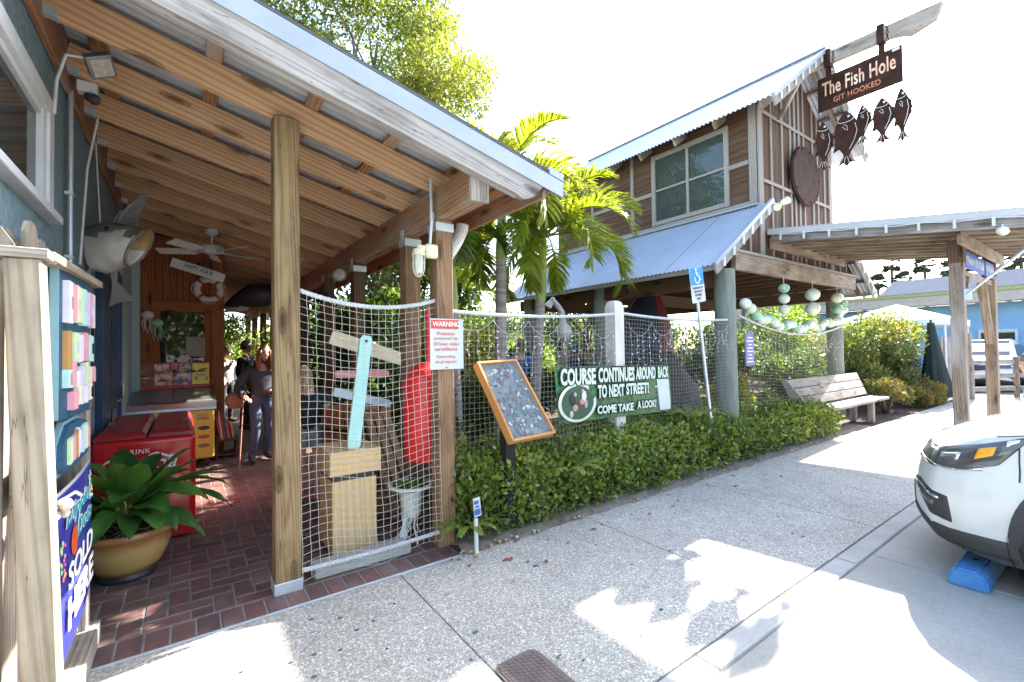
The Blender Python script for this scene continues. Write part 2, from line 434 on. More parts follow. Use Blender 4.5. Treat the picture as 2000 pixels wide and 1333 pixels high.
for k in range(-3, 12):
    xa, xb = 3.9+1.79*(k-1), 3.9+1.79*k
    slab('curb_stone', xa+.003, xb-.003, 1.24, 1.375, -.03, -.002, M_curb, cb, .014)
sw = struct(sheet('sidewalk', -40, 60, 1.38, 3.09, -.010, M_joint))
for k in range(-3, 11):
    xa, xb = 1.22+1.79*(k-1), 1.22+1.79*k
    slab('slab', xa+.0035, xb-.0035, 1.382, 3.075, -.028, 0, M_agg, sw, .006)
# loose sea-glass chips set in the pavement
chipm = [mat('blue_glass_chip', (.03, .12, .22), .25), mat('dark_chip', (.04, .045, .06), .4), mat('green_glass_chip', (.03, .26, .17), .25), mat('pale_aqua_chip', (.35, .55, .55), .3), mat('teal_chip', (.06, .30, .34), .3)]
chips = [(.43, 2.55, 0), (.58, 2.75, 4), (.66, 2.50, 1), (.78, 2.62, 0), (.22, 2.62, 1), (.05, 2.45, 3), (.86, 2.36, 0), (1.05, 2.75, 1), (1.30, 2.2, 0), (1.55, 1.78, 2), (1.62, 1.68, 0), (1.95, 1.9, 3), (1.8, 1.62, 3), (2.0, 1.63, 1), (2.3, 1.72, 0), (1.36, 2.64, 4), (2.05, 2.60, 1), (2.62, 2.2, 1), (2.9, 1.9, 4), (3.2, 1.6, 1), (2.5, 2.75, 0), (3.35, 2.4, 1), (3.9, 2.6, 0), (4.4, 2.0, 1), (4.1, 1.75, 0), (2.35, 2.95, 1), (1.9, 2.9, 4), (3.0, 2.85, 1), (-.1, 2.75, 0), (.3, 2.2, 4), (1.0, 2.15, 2), (3.6, 2.9, 0)]
for i, (x, y, k) in enumerate(chips):
    n = 5+i % 3; r_ = U(.007, .015); a0 = U(0, 6)
    pts = [(x+r_*U(.7, 1.2)*math.cos(a0+j*6.283/n)*1.4, y+r_*U(.7, 1.2)*math.sin(a0+j*6.283/n)*.8, -.002) for j in range(n)]
    prism('glass_chip', pts, (0, 0, .0045), chipm[k], sw)
q_ = random.Random(31)
fm_ = [mat('fallen_leaf_brown', (.22, .11, .05), .8), mat('fallen_leaf_yellow', (.42, .32, .10), .8), mat('fallen_leaf_red', (.26, .06, .04), .8)]
for i in range(34):
    x = 1.6+6.5*q_.random()**1.5; y = 3.05-.55*q_.random()**2.5; L_ = q_.uniform(.02, .045); a_ = q_.uniform(0, 6.28); c_, s_ = math.cos(a_), math.sin(a_); z = .004
    P = [(x-c_*L_, y-s_*L_, z), (x-s_*L_*.4, y+c_*L_*.4, z+.008), (x+c_*L_, y+s_*L_, z+.003), (x+s_*L_*.4, y-c_*L_*.4, z+.006)]
    mesh('fallen_leaf', P, [(0, 1, 2, 3)], fm_[i % 3], sw)
# dark gum spots and small scuffs on the paving
gm_ = mat('gum_spot', (.10, .10, .10), .8)
for i in range(22):
    x, y, r_ = q_.uniform(.3, 6.5), q_.uniform(1.45, 2.95), q_.uniform(.008, .018); prism('gum_spot', [(x+r_*math.cos(k*.9)*q_.uniform(.8, 1.2), y+r_*math.sin(k*.9)*.8, -.001) for k in range(7)], (0, 0, .0025), gm_, sw)
# planting beds
bed = struct(sheet('garden_ground', 1.85, 60, 3.085, 40, -.01, M_soil))
dirt = MB()
for i in range(26):
    for j in range(8): pass
nx, ny = 60, 6
vv = [(1.72+i*.15, 3.05+j*.09, .012+.022*math.sin(i*1.7+j*2.1)*math.sin(j*1.3+i*.4)+(.02 if 0 < j < 5 else -.02)) for j in range(ny) for i in range(nx)]
struct(mesh('hedge_bed_soil', vv, [(j*nx+i, j*nx+i+1, (j+1)*nx+i+1, (j+1)*nx+i) for j in range(ny-1) for i in range(nx-1)], M_dirt, smooth=True))
# pebbles along the bed edge
pm = [mat('pale_pebble', (.55, .50, .43), .8), mat('tan_pebble', (.40, .30, .22), .8), mat('dead_leaf', (.28, .10, .05), .8)]
for i in range(70):
    x = 1.7+7.0*U(0, 1)**1.8; y = 3.06+U(-.02, .06); s = U(.006, .017); b = MB(); k = i % 3
    b.ball((0, 0, 0), (s*U(.9, 1.5), s, s*(.25 if k == 2 else .7)), 7)
    b.build('pebble', pm[k], bed, smooth=True, mw=Matrix.Translation((x, y, s*.5+.012)) @ Matrix.Rotation(U(0, 6), 4, 'Z'))

# ---- brick floor: 90-degree herringbone with a soldier course at the pavement
bf = struct(sheet('brick_floor', -.68, 1.95, 3.075, 24, -.0045, M_mortar))
def brickmat():
    m, t, N, L, B = nodes('red_brick_paver'); oi = N.new('ShaderNodeObjectInfo')
    r = ramp(N, L, oi.outputs['Random'], [(0, (.115, .072, .067)), (.3, (.15, .083, .073)), (.55, (.18, .09, .076)), (.8, (.155, .10, .092)), (.93, (.215, .105, .08)), (1, (.14, .122, .117))])
    mp = mapping(N, L, (1, 1, 1)); n = noise(N, L, mp.outputs[0], 14, 5); r2 = ramp(N, L, n.outputs['Fac'], [(.3, (.62, .6, .6)), (.7, (1.1, 1.08, 1.06))])
    c = mix(N, L, .8, r.outputs[0], r2.outputs[0], 'MULTIPLY')
    n3 = noise(N, L, mp.outputs[0], 3, 3); r3 = ramp(N, L, n3.outputs['Fac'], [(.55, (0, 0, 0)), (.8, (.4, .4, .4))]); c = mix(N, L, r3.outputs[0], c, (.30, .25, .23))
    L.new(c, B.inputs['Base Color']); B.inputs['Roughness'].default_value = .55
    bumpn(N, L, n.outputs['Fac'], B, .3, .003); return m
M_brick = brickmat(); a = .115; gap = .0045
def brick_me(w, l):
    k = ('b', w, l)
    if k in _boxc: return _boxc[k]
    bm = bmesh.new(); bmesh.ops.create_cube(bm, size=1)
    for v in bm.verts: v.co = V((v.co.x*(w-2*gap), v.co.y*(l-2*gap), v.co.z*.03))
    bmesh.ops.bevel(bm, geom=[e for e in bm.edges if all(v.co.z > 0 for v in e.verts)], offset=.005, segments=1, affect='EDGES')
    me = bpy.data.meshes.new('brick'); bm.to_mesh(me); bm.free(); me.materials.append(M_brick); _boxc[k] = me; return me
bricks = []
x0, y0 = -.66, 3.315
nc, nr = 22, 118
for r_ in range(-1, nr):
    for c in range(-1, nc):
        k = (c-r_) % 4
        if k == 0: ca, cb_, ra, rb = c, c+2, r_, r_+1
        elif k == 3: ca, cb_, ra, rb = c, c+1, r_, r_+2
        else: continue
        ca, cb_, ra, rb = max(ca, 0), min(cb_, nc), max(ra, 0), min(rb, nr)
        if cb_ <= ca or rb <= ra: continue
        bricks.append((x0+(ca+cb_)/2*a, y0+(ra+rb)/2*a, (cb_-ca)*a, (rb-ra)*a))
nb = int(2.52/.118)
sold = [(-.655+.118*(i+.5), 3.205, .118, .21) for i in range(nb+1)]
bricks.sort(key=lambda q: q[1]+.0*abs(q[0]))
vis = [q for q in bricks if not (q[0] < -.45 and q[1] > 4.0) and not (q[0] < .05 and q[1] > 4.9) and q[1] < 9.6][:270]
viss = set(vis)
for x, y, w_, l in sold+vis:
    o = bpy.data.objects.new('brick', brick_me(round(w_, 4), round(l, 4)))
    o.location = (x, y, -.015+U(-.0012, .0012)); o.rotation_euler = (U(-.006, .006), U(-.006, .006), 0); put(o, bf)
rest = MB()
for x, y, w_, l in bricks:
    if (x, y, w_, l) in viss: continue
    hw, hl = w_/2-gap, l/2-gap; b = .005
    rest.add([(x-hw, y-hl, -.03), (x+hw, y-hl, -.03), (x+hw, y+hl, -.03), (x-hw, y+hl, -.03), (x-hw, y-hl, -.005), (x+hw, y-hl, -.005), (x+hw, y+hl, -.005), (x-hw, y+hl, -.005),
              (x-hw+b, y-hl+b, 0), (x+hw-b, y-hl+b, 0), (x+hw-b, y+hl-b, 0), (x-hw+b, y+hl-b, 0)],
             [(0, 1, 5, 4), (1, 2, 6, 5), (2, 3, 7, 6), (3, 0, 4, 7), (4, 5, 9, 8), (5, 6, 10, 9), (6, 7, 11, 10), (7, 4, 8, 11), (8, 9, 10, 11)])
ro = rest.build('far_bricks', M_brick, bf); ro['kind'] = 'stuff'
box('edge_strip', -.66, 1.93, 3.078, 3.096, -.03, .004, M_galv, bf, .002)
# utility box cover in the pavement
M_cover = mat('brown_cast_cover', (.17, .135, .125), .6, .3, c2=(.11, .09, .085), scale=12, bump=.2)
cv = thing('utility_cover', 'brown cast utility box cover set in the sidewalk', 'cover', (1.33, 1.68, 0))
def rr(x0, x1, y0, y1, r_, n=5):
    P = []
    for cx, cy, a0 in ((x1-r_, y1-r_, 0), (x0+r_, y1-r_, 90), (x0+r_, y0+r_, 180), (x1-r_, y0+r_, 270)):
        for i in range(n+1): t = R(a0+90*i/n); P.append((cx+r_*math.cos(t), cy+r_*math.sin(t)))
    return P
prism('frame', [(x, y, -.02) for x, y in rr(1.22, 1.48, 1.36, 1.905, .05)], (0, 0, .026), M_cover, cv)
prism('lid', [(x, y, .0055) for x, y in rr(1.235, 1.465, 1.375, 1.89, .04)], (0, 0, .004), M_cover, cv)
tr = MB()
for i in range(9):
    for j in range(20):
        x, y = 1.252+i*.0245, 1.395+j*.0252+(.0126 if i % 2 else 0)
        if y < 1.88: tr.box(x-.0075, x+.0075, y-.0085, y+.0085, .0095, .012)
o = tr.build('tread_pattern', M_cover, cv); o['kind'] = 'stuff'
lathe('marker', [(.0, 0), (.05, 0), (.045, .006), (0, .007)], mat('cover_badge', (.2, .2, .2), .5), cv, (1.37, 1.47, .012), 20)

# ================================================================== PORCH (open walkway roof)
SL = .235
def jz(x): return 3.125-SL*(x-.47)      # underside of the joists
porch = thing('porch', 'timber walkway porch with orange joists under a metal roof', 'porch', (.5, 3.35, 0))
tilt = math.atan(SL)
JY = [3.37+.61*i for i in range(24)]
for i, y in enumerate(JY):
    xa, xb = -.62, 2.02
    off = .0925/math.cos(tilt)
    board('joist', (xa, y, jz(xa)+off), (xb, y, jz(xb)+off), .042, .185, W_joist, porch, .004)
    if y < 9: 
        prism('joist_hanger', [(-.615, y-.024, jz(-.615)-.004), (-.615, y+.024, jz(-.615)-.004), (-.55, y+.024, jz(-.55)-.003), (-.55, y-.024, jz(-.55)-.003)], (0, 0, .05), M_galv, porch)
# ledger on the wall
board('ledger', (-.628, 2.7, jz(-.62)+.07), (-.628, 18, jz(-.62)+.07), .035, .30, W_beam, porch)
# purlins across joists
for x in (-.45, .15, .72, 1.27, 1.8, 2.2):
    zz = jz(x)+.192+.022
    board('purlin', (x, 2.74, zz), (x, 17.6, zz), .088, .04, W_beam, porch, .003, up=(SL, 0, 1))
# roof sheeting (corrugated)
def corrugated(name, o, along, down, pitch, amp, m, parent, seg=6, rows=1):
    o, along, down = V(o), V(along), V(down); n = along.cross(down).normalized(); L_ = along.length; k = max(2, int(L_/pitch*seg)); P = []; F = []
    if n.z < 0: n = -n
    for j in range(rows+1):
        for i in range(k+1):
            s = i/k; P.append(o+along*s+down*(j/rows)+n*amp*math.sin(2*math.pi*s*L_/pitch))
    for j in range(rows):
        for i in range(k): F.append((j*(k+1)+i, j*(k+1)+i+1, (j+1)*(k+1)+i+1, (j+1)*(k+1)+i))
    return mesh(name, P, F, m, parent, smooth=True)
x0_, x1_ = -.68, 2.40
zt = lambda x: jz(x)+.192+.055
corrugated('roof_sheet', (x0_, 2.66, zt(x0_)), (0, 15.2, 0), (x1_-x0_, 0, zt(x1_)-zt(x0_)), .076, .009, M_sheetund, porch)
# weathered rake fascia with an ogee cut lower end, metal drip trim above
yF = 2.70
def fz(x): return 2.978-.24*(x-.84)
fp = [(-.68, fz(-.68)), (1.98, fz(1.98))]
for i in range(1, 9):
    t = i/8; x = 1.98+.27*t
    fp.append((x, fz(1.98)+(-.012 if t < .35 else 0)+.115*(t**2.2)*(1.0)-.03*math.sin(t*math.pi)))
fp += [(2.255, fz(2.25)+.168), (-.68, fz(-.68)+.168)]
def plate(name, P, y0, y1, m, parent):
    # rigid plank with its own lengthwise axis for the grain
    x, y, z = frame((1, 0, -.24), (0, 0, 1)); M = mat4((.8, y0, 3.0), x, y, z); Mi = M.inverted(); b = MB()
    b.prism([Mi @ V((px, y0, pz)) for px, pz in P], Mi.to_3x3() @ V((0, y1-y0, 0))); return b.build(name, m, parent, mw=M, fix=True)
plate('rake_fascia', fp, yF-.038, yF, W_fascia, porch)
plate('rake_lining', [(-.66, fz(-.66)+.03), (2.0, fz(2.0)+.03), (2.0, fz(2.0)-.012), (-.66, fz(-.66)-.012)], yF+.002, yF+.024, W_fascia, porch)
b = MB(); xA, xB = -.7, 2.42
b.prism([(xA, yF-.05, fz(xA)+.155), (xB, yF-.05, fz(xB)+.155), (xB, yF-.05, fz(xB)+.282), (xA, yF-.05, fz(xA)+.282)], (0, .01, 0))
b.prism([(xA, yF-.05, fz(xA)+.275), (xB, yF-.05, fz(xB)+.275), (xB, yF-.05, fz(xB)+.284), (xA, yF-.05, fz(xA)+.284)], (0, .16, 0))
b.build('rake_trim', M_trim, porch, fix=True)
# eave board behind and drip edge along the low side
board('eave_board', (2.27, 2.70, zt(2.27)-.13), (2.27, 17.8, zt(2.27)-.13), .035, .17, W_beam, porch)
b = MB(); b.prism([(2.29, 2.655, zt(2.3)-.06), (2.43, 2.655, zt(2.43)-.06), (2.43, 2.655, zt(2.43)+.028), (2.29, 2.655, zt(2.29)+.028)], (0, .02, 0)); b.box(2.415, 2.43, 2.66, 17.8, zt(2.43)-.07, zt(2.43)+.01)
b.build('eave_trim', M_trim, porch, fix=True)
# beam on posts
zb = 2.622
board('beam', (1.665, 2.76, zb+.118), (1.665, 17.9, zb+.118), .07, .236, W_beam, porch, .005)
board('beam', (1.738, 2.76, zb+.116), (1.738, 17.9, zb+.116), .07, .232, W_beam, porch, .005)
box('beam_end_block', 1.625, 1.775, 2.725, 2.757, zb-.01, zb+.24, W_grey, porch, .004, axis=2)
# porch posts
box('post', .47, .625, 3.285, 3.425, 0, jz(.55)+.02, W_post, porch, .006)
box('post_base', .462, .633, 3.277, 3.433, 0, .075, M_galv, porch, .004)
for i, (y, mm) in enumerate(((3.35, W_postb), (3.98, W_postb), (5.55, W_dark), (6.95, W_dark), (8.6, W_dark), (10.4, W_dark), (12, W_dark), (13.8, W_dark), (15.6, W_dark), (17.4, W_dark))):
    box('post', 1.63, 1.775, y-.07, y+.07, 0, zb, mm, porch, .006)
    p_ = box('post_bracket', 1.618, 1.787, y-.035, y+.035, zb-.055, zb+.055, M_galv, porch, .003)
    if i < 3:
        box('post_bracket', 1.622, 1.783, y-.078, y+.078, zb-.10, zb-.03, M_galv, porch, .003)

# ================================================================== SHOP WALL (blue stucco), window, door
M_stucco = mat('blue_stucco', (.21, .29, .32), .9, c2=(.12, .18, .205), scale=26, bump=.8, fine=1.5)
M_blue = mat('dark_blue_paint', (.018, .05, .115), .35, c2=(.012, .035, .085), scale=6, bump=.05)
M_pale = mat('pale_blue_board', (.36, .47, .50), .55, c2=(.31, .41, .45), scale=4)
M_glassd = glassmat('dark_window_glass', (.30, .32, .30), .35)
shop = thing('shop_wall', 'blue stucco shop wall with white window and dark blue door', 'building', (-.75, 5, 0))
xw = -.65
# stucco in pieces round the window opening (y .9-3.62, z 2.38-2.98) and the door (y 5.55-7.0)
for y0, y1, z0, z1 in ((-2.5, .9, 0, 4.2), (.9, 3.62, 0, 2.38), (.9, 3.62, 2.98, 4.2), (3.62, 5.5, 0, 4.2), (5.5, 7.05, 2.42, 4.2), (7.05, 12, 0, 4.2)):
    box('stucco', xw-.18, xw, y0, y1, z0, z1, M_stucco, shop, 0)
wn = box('window', xw-.03, xw-.01, .9, 3.62, 2.38, 2.98, M_glassd, shop, 0)
b = MB(); b.box(xw-.09, xw+.035, 3.56, 3.66, 2.34, 3.02); b.box(xw-.09, xw+.035, .86, 3.56, 2.93, 3.02); b.box(xw-.09, xw+.02, 3.50, 3.558, 2.38, 2.928)
b.box(xw-.09, xw+.012, .9, 3.498, 2.89, 2.929); b.box(xw-.12, xw+.012, 1.9, 1.98, 2.38, 2.89)
b.build('frame', M_white, wn)
board('sill', (xw-.02, .8, 2.355), (xw-.02, 3.72, 2.355), .17, .045, M_white, wn)
for j in range(7): board('reflection_slat', (xw-.12, .9, 2.44+j*.085), (xw-.12, 3.6, 2.44+j*.085), .01, .06, W_dark, wn, 0)  # dark slats behind the pane imitate siding reflected in the glass
dr = box('door', xw-.03, xw+.02, 5.62, 6.9, .02, 2.38, M_blue, shop, .004)
for z0, z1 in ((.25, 1.0), (1.15, 2.2)):
    for y0, y1 in ((5.76, 6.2), (6.32, 6.76)): box('door_panel', xw+.02, xw+.032, y0, y1, z0, z1, M_blue, dr, .006)
tube('handle', [(xw+.03, 6.72, 1.05), (xw+.085, 6.72, 1.07), (xw+.085, 6.72, 1.23), (xw+.03, 6.72, 1.25)], .009, mat('brass', (.55, .38, .12), .3, .9), dr)
for y in (5.5, 6.98): box('door_casing', xw, xw+.05, y-.05, y+.06, 0, 2.48, M_blue, shop, .004)
box('door_casing', xw, xw+.05, 5.56, 6.92, 2.40, 2.50, M_blue, shop, .004)
box('small_window', xw, xw+.03, 4.7, 5.15, 1.15, 1.95, W_grey, shop, .004)
box('pane', xw+.03, xw+.036, 4.76, 5.09, 1.21, 1.89, M_glassd, shop, 0)
for j in range(4): box('pale_cladding', xw+.002, xw+.04, 7.15+.36*j, 7.5+.36*j, 0, 3.3, M_pale, shop, .005)
box('corner_pilaster', -.66, -.52, 8.3, 8.44, 0, 3.35, M_pale, shop, .005)
# conduit, wires on wall
pv = thing('wall_conduit', 'thin galvanised conduit running up the blue stucco wall', 'conduit', (-.62, 4.05, 2))
tube('pipe', [(-.615, 4.12, 1.2), (-.615, 4.12, 3.32)], .014, M_galv, pv)
tube('pipe', [(-.60, 4.35, 2.2), (-.57, 4.40, 2.9), (-.52, 4.45, 3.3)], .008, M_rope, pv)
for z in (2.2, 2.62): box('strap', -.64, -.598, 4.09, 4.15, z, z+.02, M_galv, pv, 0)
fl = thing('flood_light', 'grey weatherproof flood light between the first two joists', 'light', (-.4, 3.62, 3.35))
M_dgrey = mat('grey_cast_metal', (.20, .20, .19), .5, .4)
fl_d = V((.55, -.55, -.75)).normalized()
b = MB(); b.lathe([(.05, -.07), (.085, -.03), (.09, .0), (.095, .02), (.08, .025)], 4, (-.42, 3.66, 3.32), fl_d); b.build('housing', M_dgrey, fl, auto=30)
b = MB(); b.lathe([(.0, .02), (.075, .02), (.075, .03), (0, .032)], 4, (-.42, 3.66, 3.32), fl_d); b.build('lens', mat('lamp_lens', (.45, .42, .36), .2, c2=(.3, .28, .24), scale=40), fl)
tube('cable', [(-.47, 3.65, 3.34), (-.56, 3.6, 3.30), (-.60, 3.62, 3.15), (-.61, 3.62, 2.95)], .009, M_rope, fl)
sn = thing('motion_sensor', 'small black and white sensor camera on the ledger', 'camera', (-.55, 4.0, 3.2))
box('mount', -.57, -.47, 3.98, 4.06, 3.28, 3.35, M_white, sn, .006); b = MB(); b.lathe([(0, -.04), (.03, -.04), (.035, .02), (.02, .035), (0, .035)], 14, (-.49, 3.98, 3.24), V((.5, -.6, -.4))); b.build('body', M_blk, sn, auto=40)

# plank gable wall with a shop window at the back of the porch
pw = thing('plank_wall', 'stained plank shop front with a wide window at the end of the porch', 'wall', (0, 8.5, 0))
yp = 8.5
for k in range(12):
    xa = -.52+.083*k
    box('plank', xa+.002, xa+.081, yp, yp+.03, 2.30, jz(xa+.04)+.02, W_plank, pw, .004, axis=2)
for k in range(12):
    xa = -.52+.083*k
    box('plank', xa+.002, xa+.081, yp, yp+.03, .05, 1.10, W_plank, pw, .004, axis=2)
box('corner_post', -.52, -.40, yp-.05, yp-.002, 0, 3.3, W_plank, pw, .005)
box('corner_post', .33, .50, yp-.06, yp+.1, 0, 3.2, W_plank, pw, .005)
box('window_head', -.40, .33, yp-.04, yp-.002, 2.20, 2.36, W_plank, pw, .005)
box('window_sill', -.40, .33, yp-.06, yp+.02, 1.08, 1.15, W_plank, pw, .005)
box('window_jamb', -.40, -.30, yp-.035, yp+.02, 1.15, 2.2, W_plank, pw, .005)
box('window_jamb', .24, .33, yp-.035, yp+.02, 1.15, 2.2, W_plank, pw, .005)
box('pane', -.30, .24, yp+.012, yp+.018, 1.15, 2.2, glassmat('shop_window_glass', (.4, .42, .38), .60), pw, 0)
box('back_wall', -.68, .5, yp+1.4, yp+1.5, 0, 3.3, W_dark, pw, 0)
# side of the shop beyond, running back beside the walkway
sdw = thing('side_wall', 'dark timber side wall running back beside the walkway', 'wall', (.42, 11, 0))
for k in range(19): box('plank', .40, .43, 8.62+.5*k, 9.11+.5*k, 0, 3.1, W_dark, sdw, .005, axis=2)
# ================================================================== SIGN FRAME at the left edge
X1, Y1, Z1 = V((1, 0, 0)), V((0, 1, 0)), V((0, 0, 1))
sf = thing('sign_frame', 'pale timber post and rail frame carrying signs at the left edge', 'frame', (-.45, 2.4, 0))
board('post', (-.385, 2.25, 0), (-.448, 2.25, 1.895), .092, .092, W_pale, sf, .005, up=(0, 1, 0))
board('post', (-.52, 2.14, 0), (-.58, 2.14, 1.9), .05, .12, W_pale, sf, .005, up=(0, 1, 0))
board('cap', (-.56, 2.255, 1.912), (-.38, 2.255, 1.912), .13, .034, W_grey, sf, .003)
board('cap', (-.425, 2.26, 1.915), (-.425, 3.42, 1.955), .10, .034, W_pale, sf, .003)
board('post', (-.47, 3.37, 0), (-.47, 3.37, 1.95), .09, .10, W_grey, sf, .005, up=(0, 1, 0))
for z, h in ((1.10, .12), (.18, .14), (1.86, .10)): board('rail', (-.475, 2.28, z), (-.475, 3.32, z), .03, h, W_grey, sf, .004)
for k in range(6): board('picket', (-.515, 2.36+.175*k, .1), (-.515, 2.36+.175*k, 1.85), .02, .165, W_grey, sf, .004, up=(0, 1, 0))
board('foot_rail', (-.43, 2.3, .05), (-.43, 3.42, .05), .10, .10, W_grey, sf, .005)
# dog-eared boards behind the post
fb = thing('dog_eared_fence', 'sunlit dog-eared fence boards behind the left post', 'fence', (-.7, 2.6, 0))
for k, (x, y, h) in enumerate(((-.60, 2.44, 2.04), (-.605, 2.56, 2.06))):
    pts = [(x-.085, y, 0), (x+.085, y, 0), (x+.085, y, h-.06), (x+.05, y, h), (x-.05, y, h), (x-.085, y, h-.06)]
    b = MB(); b.prism([V((p[2]-1, 0, p[0]-x)) for p in pts], (0, .022, 0)); b.build('picket', W_pale, fb, mw=mat4((x, y, 1), Z1, Y1, -X1), fix=True)
for k, (x, y, h) in enumerate(((-.50, 2.62, 2.10), (-.50, 2.78, 2.06), (-.50, 2.94, 2.0))):
    pts = [(y-.075, 0), (y+.075, 0), (y+.075, h-.05), (y+.04, h), (y-.04, h), (y-.075, h-.05)]
    b = MB(); b.prism([V((q[1]-1, q[0]-y, 0)) for q in pts], (0, 0, .02)); b.build('picket', W_pale, fb, mw=mat4((x, y, 1), Z1, Y1, -X1), fix=True)

pastel = {'w': (.80, .74, .80), 'p': (.78, .36, .42), 'c': (.82, .74, .54), 'g': (.62, .78, .46), 'l': (.66, .56, .78), 'm': (.48, .76, .70), 'y': (.80, .76, .50), 'o': (.50, .27, .08), 's': (.78, .74, .66)}
PM = {k: mat('pastel_paint_'+k, v, .6, c2=tuple(q*.82 for q in v), scale=12, bump=.1) for k, v in pastel.items()}
M_navy = mat('blue_sign_paint', (.02, .085, .155), .55, c2=(.013, .055, .11), scale=7, stretch=(.3, 4, 4), bump=.1)
M_aqua = mat('aqua_edge', (.20, .38, .44), .5)
bs = thing('letter_board', 'tall blue plank sign with pastel driftwood letters', 'sign', (-.42, 2.9, 1.6))
xs = -.415
def yz_prism(name, P, xa, d, m, parent):
    return prism(name, [(xa, y, z) for y, z in P], (d, 0, 0), m, parent)
for k in range(4): yz_prism('plank', [(2.475+.19*k, 1.305-.006*k), (2.663+.19*k, 1.295-.006*k), (2.663+.19*k, 1.93+.006*k), (2.475+.19*k, 1.925+.006*k)], xs-.03, .04, M_navy, bs)
yz_prism('edge_trim', [(2.462, 1.31), (2.474, 1.31), (2.474, 1.925), (2.462, 1.925)], xs-.01, .025, M_aqua, bs)
def strip(y, z0, z1, w_, c, notch=0):
    z0 += U(-.008, .008); z1 += U(-.008, .008); P = [(y, z0), (y+w_, z0+U(-.006, .006))]
    if notch: zm = (z0+z1)/2; P += [(y+w_, zm-.03), (y+w_*.55, zm-.025), (y+w_*.55, zm+.02), (y+w_, zm+.03)]
    P += [(y+w_, z1), (y, z1+U(-.006, .006))]
    yz_prism('letter_strip', P, xs+.011, .016+U(0, .006), PM[c], bs)
for i, c in enumerate('wpcgmlpw'): strip(2.56+.084*i+.004*(i % 3), 1.705, 1.872, .078, c, notch=i in (0, 2, 4, 6))
for i, c in enumerate('ogwpm'): strip(2.56+.125*i, 1.535-(.06 if c == 'o' else 0), 1.665, .085 if c == 'o' else .11, c, notch=i in (1, 4))
for i, c in enumerate('mpwlgcp'): strip(2.555+.098*i, 1.43-.012*(i % 2), 1.50+.03*(i in (1, 4)), .092, c, notch=i in (0, 3))
for i, c in enumerate('pcws'): strip(2.66+.13*i, 1.335, 1.415, .10, c, notch=i % 2)
ss = thing('small_letter_sign', 'small blue arched sign with pastel strips below the letter board', 'sign', (-.42, 2.9, 1.15))
P = [(2.56, 1.10), (2.60, 1.06), (3.0, 1.05), (3.24, 1.06), (3.26, 1.16), (3.16, 1.245), (3.0, 1.275), (2.72, 1.275), (2.58, 1.20)]
yz_prism('backing', P, xs-.03, .02, M_aqua, ss); yz_prism('panel', [(y*.93+.203, (z-1.16)*.88+1.16) for y, z in P], xs-.0095, .018, M_navy, ss)
for i, c in enumerate('gpowlmyp'): yz_prism('letter_strip', [(2.68+.062*i, 1.095+U(0, .02)), (2.732+.062*i, 1.095+U(0, .02)), (2.732+.062*i, 1.20+U(0, .035)), (2.68+.062*i, 1.20+U(0, .035))], xs+.0085, .012, PM[c], ss)
# blue sold-here sign, slightly bowed
M_royal = mat('blue_printed_panel', (.030, .035, .30), .3, c2=(.022, .028, .24), scale=4)
sh = thing('sold_here_sign', 'glossy blue ice cream sign reading SOLD HERE low on the frame', 'sign', (-.41, 2.9, .65))
def sgn(y, z, o=0): return V((-.405+.012*math.sin((y-2.47)/.8*3.14)+o, y, z))
ys = [2.475+.8*i/8 for i in range(9)]
zb_ = lambda y: .315+.055*(y-2.475)/.8+.0
zt_ = lambda y: 1.0-.0*(y-2.475)
for nm, o_, ex, m_ in (('white_edge', -.006, .012, M_white), ('panel', 0, 0, M_royal)):
    b = MB(); n = 9
    P = [sgn(y, zb_(y)-ex, o_) for y in ys]+[sgn(y, zt_(y)+ex, o_) for y in ys]; Q = [p-V((.005, 0, 0)) for p in P]
    b.add(P+Q, [(i, i+1, n+i+1, n+i) for i in range(8)]+[(2*n+i+1, 2*n+i, 3*n+i, 3*n+i+1) for i in range(8)]+[(i+1, i, 2*n+i, 2*n+i+1) for i in range(8)]+[(n+i, n+i+1, 3*n+i+1, 3*n+i) for i in range(8)]+[(0, n, 3*n, 2*n), (n-1, 3*n-1, 4*n-1, 2*n-1)])
    b.build(nm, m_, sh, fix=True)
M_teal = mat('teal_print', (.05, .33, .36), .4); M_orb = mat('red_orange_print', (.62, .10, .03), .4)
text('lettering', 'SOLD', (-.388, 2.60, .59), Y1, V((0, .03, 1)), .58, .105, M_ltr, sh, .002, off=.02)
text('lettering', 'HERE', (-.388, 2.60, .43), Y1, V((0, .02, 1)), .60, .125, M_ltr, sh, .002, off=.03)
text('lettering', "Dippin'", (-.391, 2.56, .835), Y1, V((0, .15, 1)), .58, .105, M_ltr, sh, .0015, off=.045, shear=.15)
text('lettering', "Dippin'", (-.389, 2.565, .84), Y1, V((0, .15, 1)), .57, .095, M_teal, sh, .002, shear=.15, off=.012)
text('lettering', 'Dots', (-.391, 2.80, .745), Y1, V((0, .1, 1)), .36, .085, M_ltr, sh, .0015, off=.045, shear=.15)
text('lettering', 'Dots', (-.389, 2.805, .749), Y1, V((0, .1, 1)), .35, .077, M_teal, sh, .002, off=.012, shear=.15)
lathe('logo_disc', [(0, 0), (.062, 0), (.062, .003), (0, .003)], M_orb, sh, (-.391, 2.74, .76), 24, X1)
dotm = [mat('dot_'+str(i), c, .4) for i, c in enumerate(((.8, .15, .3), (.85, .6, .1), (.2, .6, .25), (.8, .8, .75), (.75, .35, .1), (.3, .5, .8)))]
for i in range(34):
    side = i % 2; y = (2.54 if side == 0 else 3.18)+U(-.045, .05); z = (.74 if side == 0 else .90)+U(-.075, .075); r_ = U(.006, .012)
    b = MB(); b.ball((-.395, y, z), (.004, r_, r_), 8); b.build('dot', dotm[i % 6], sh, smooth=True)
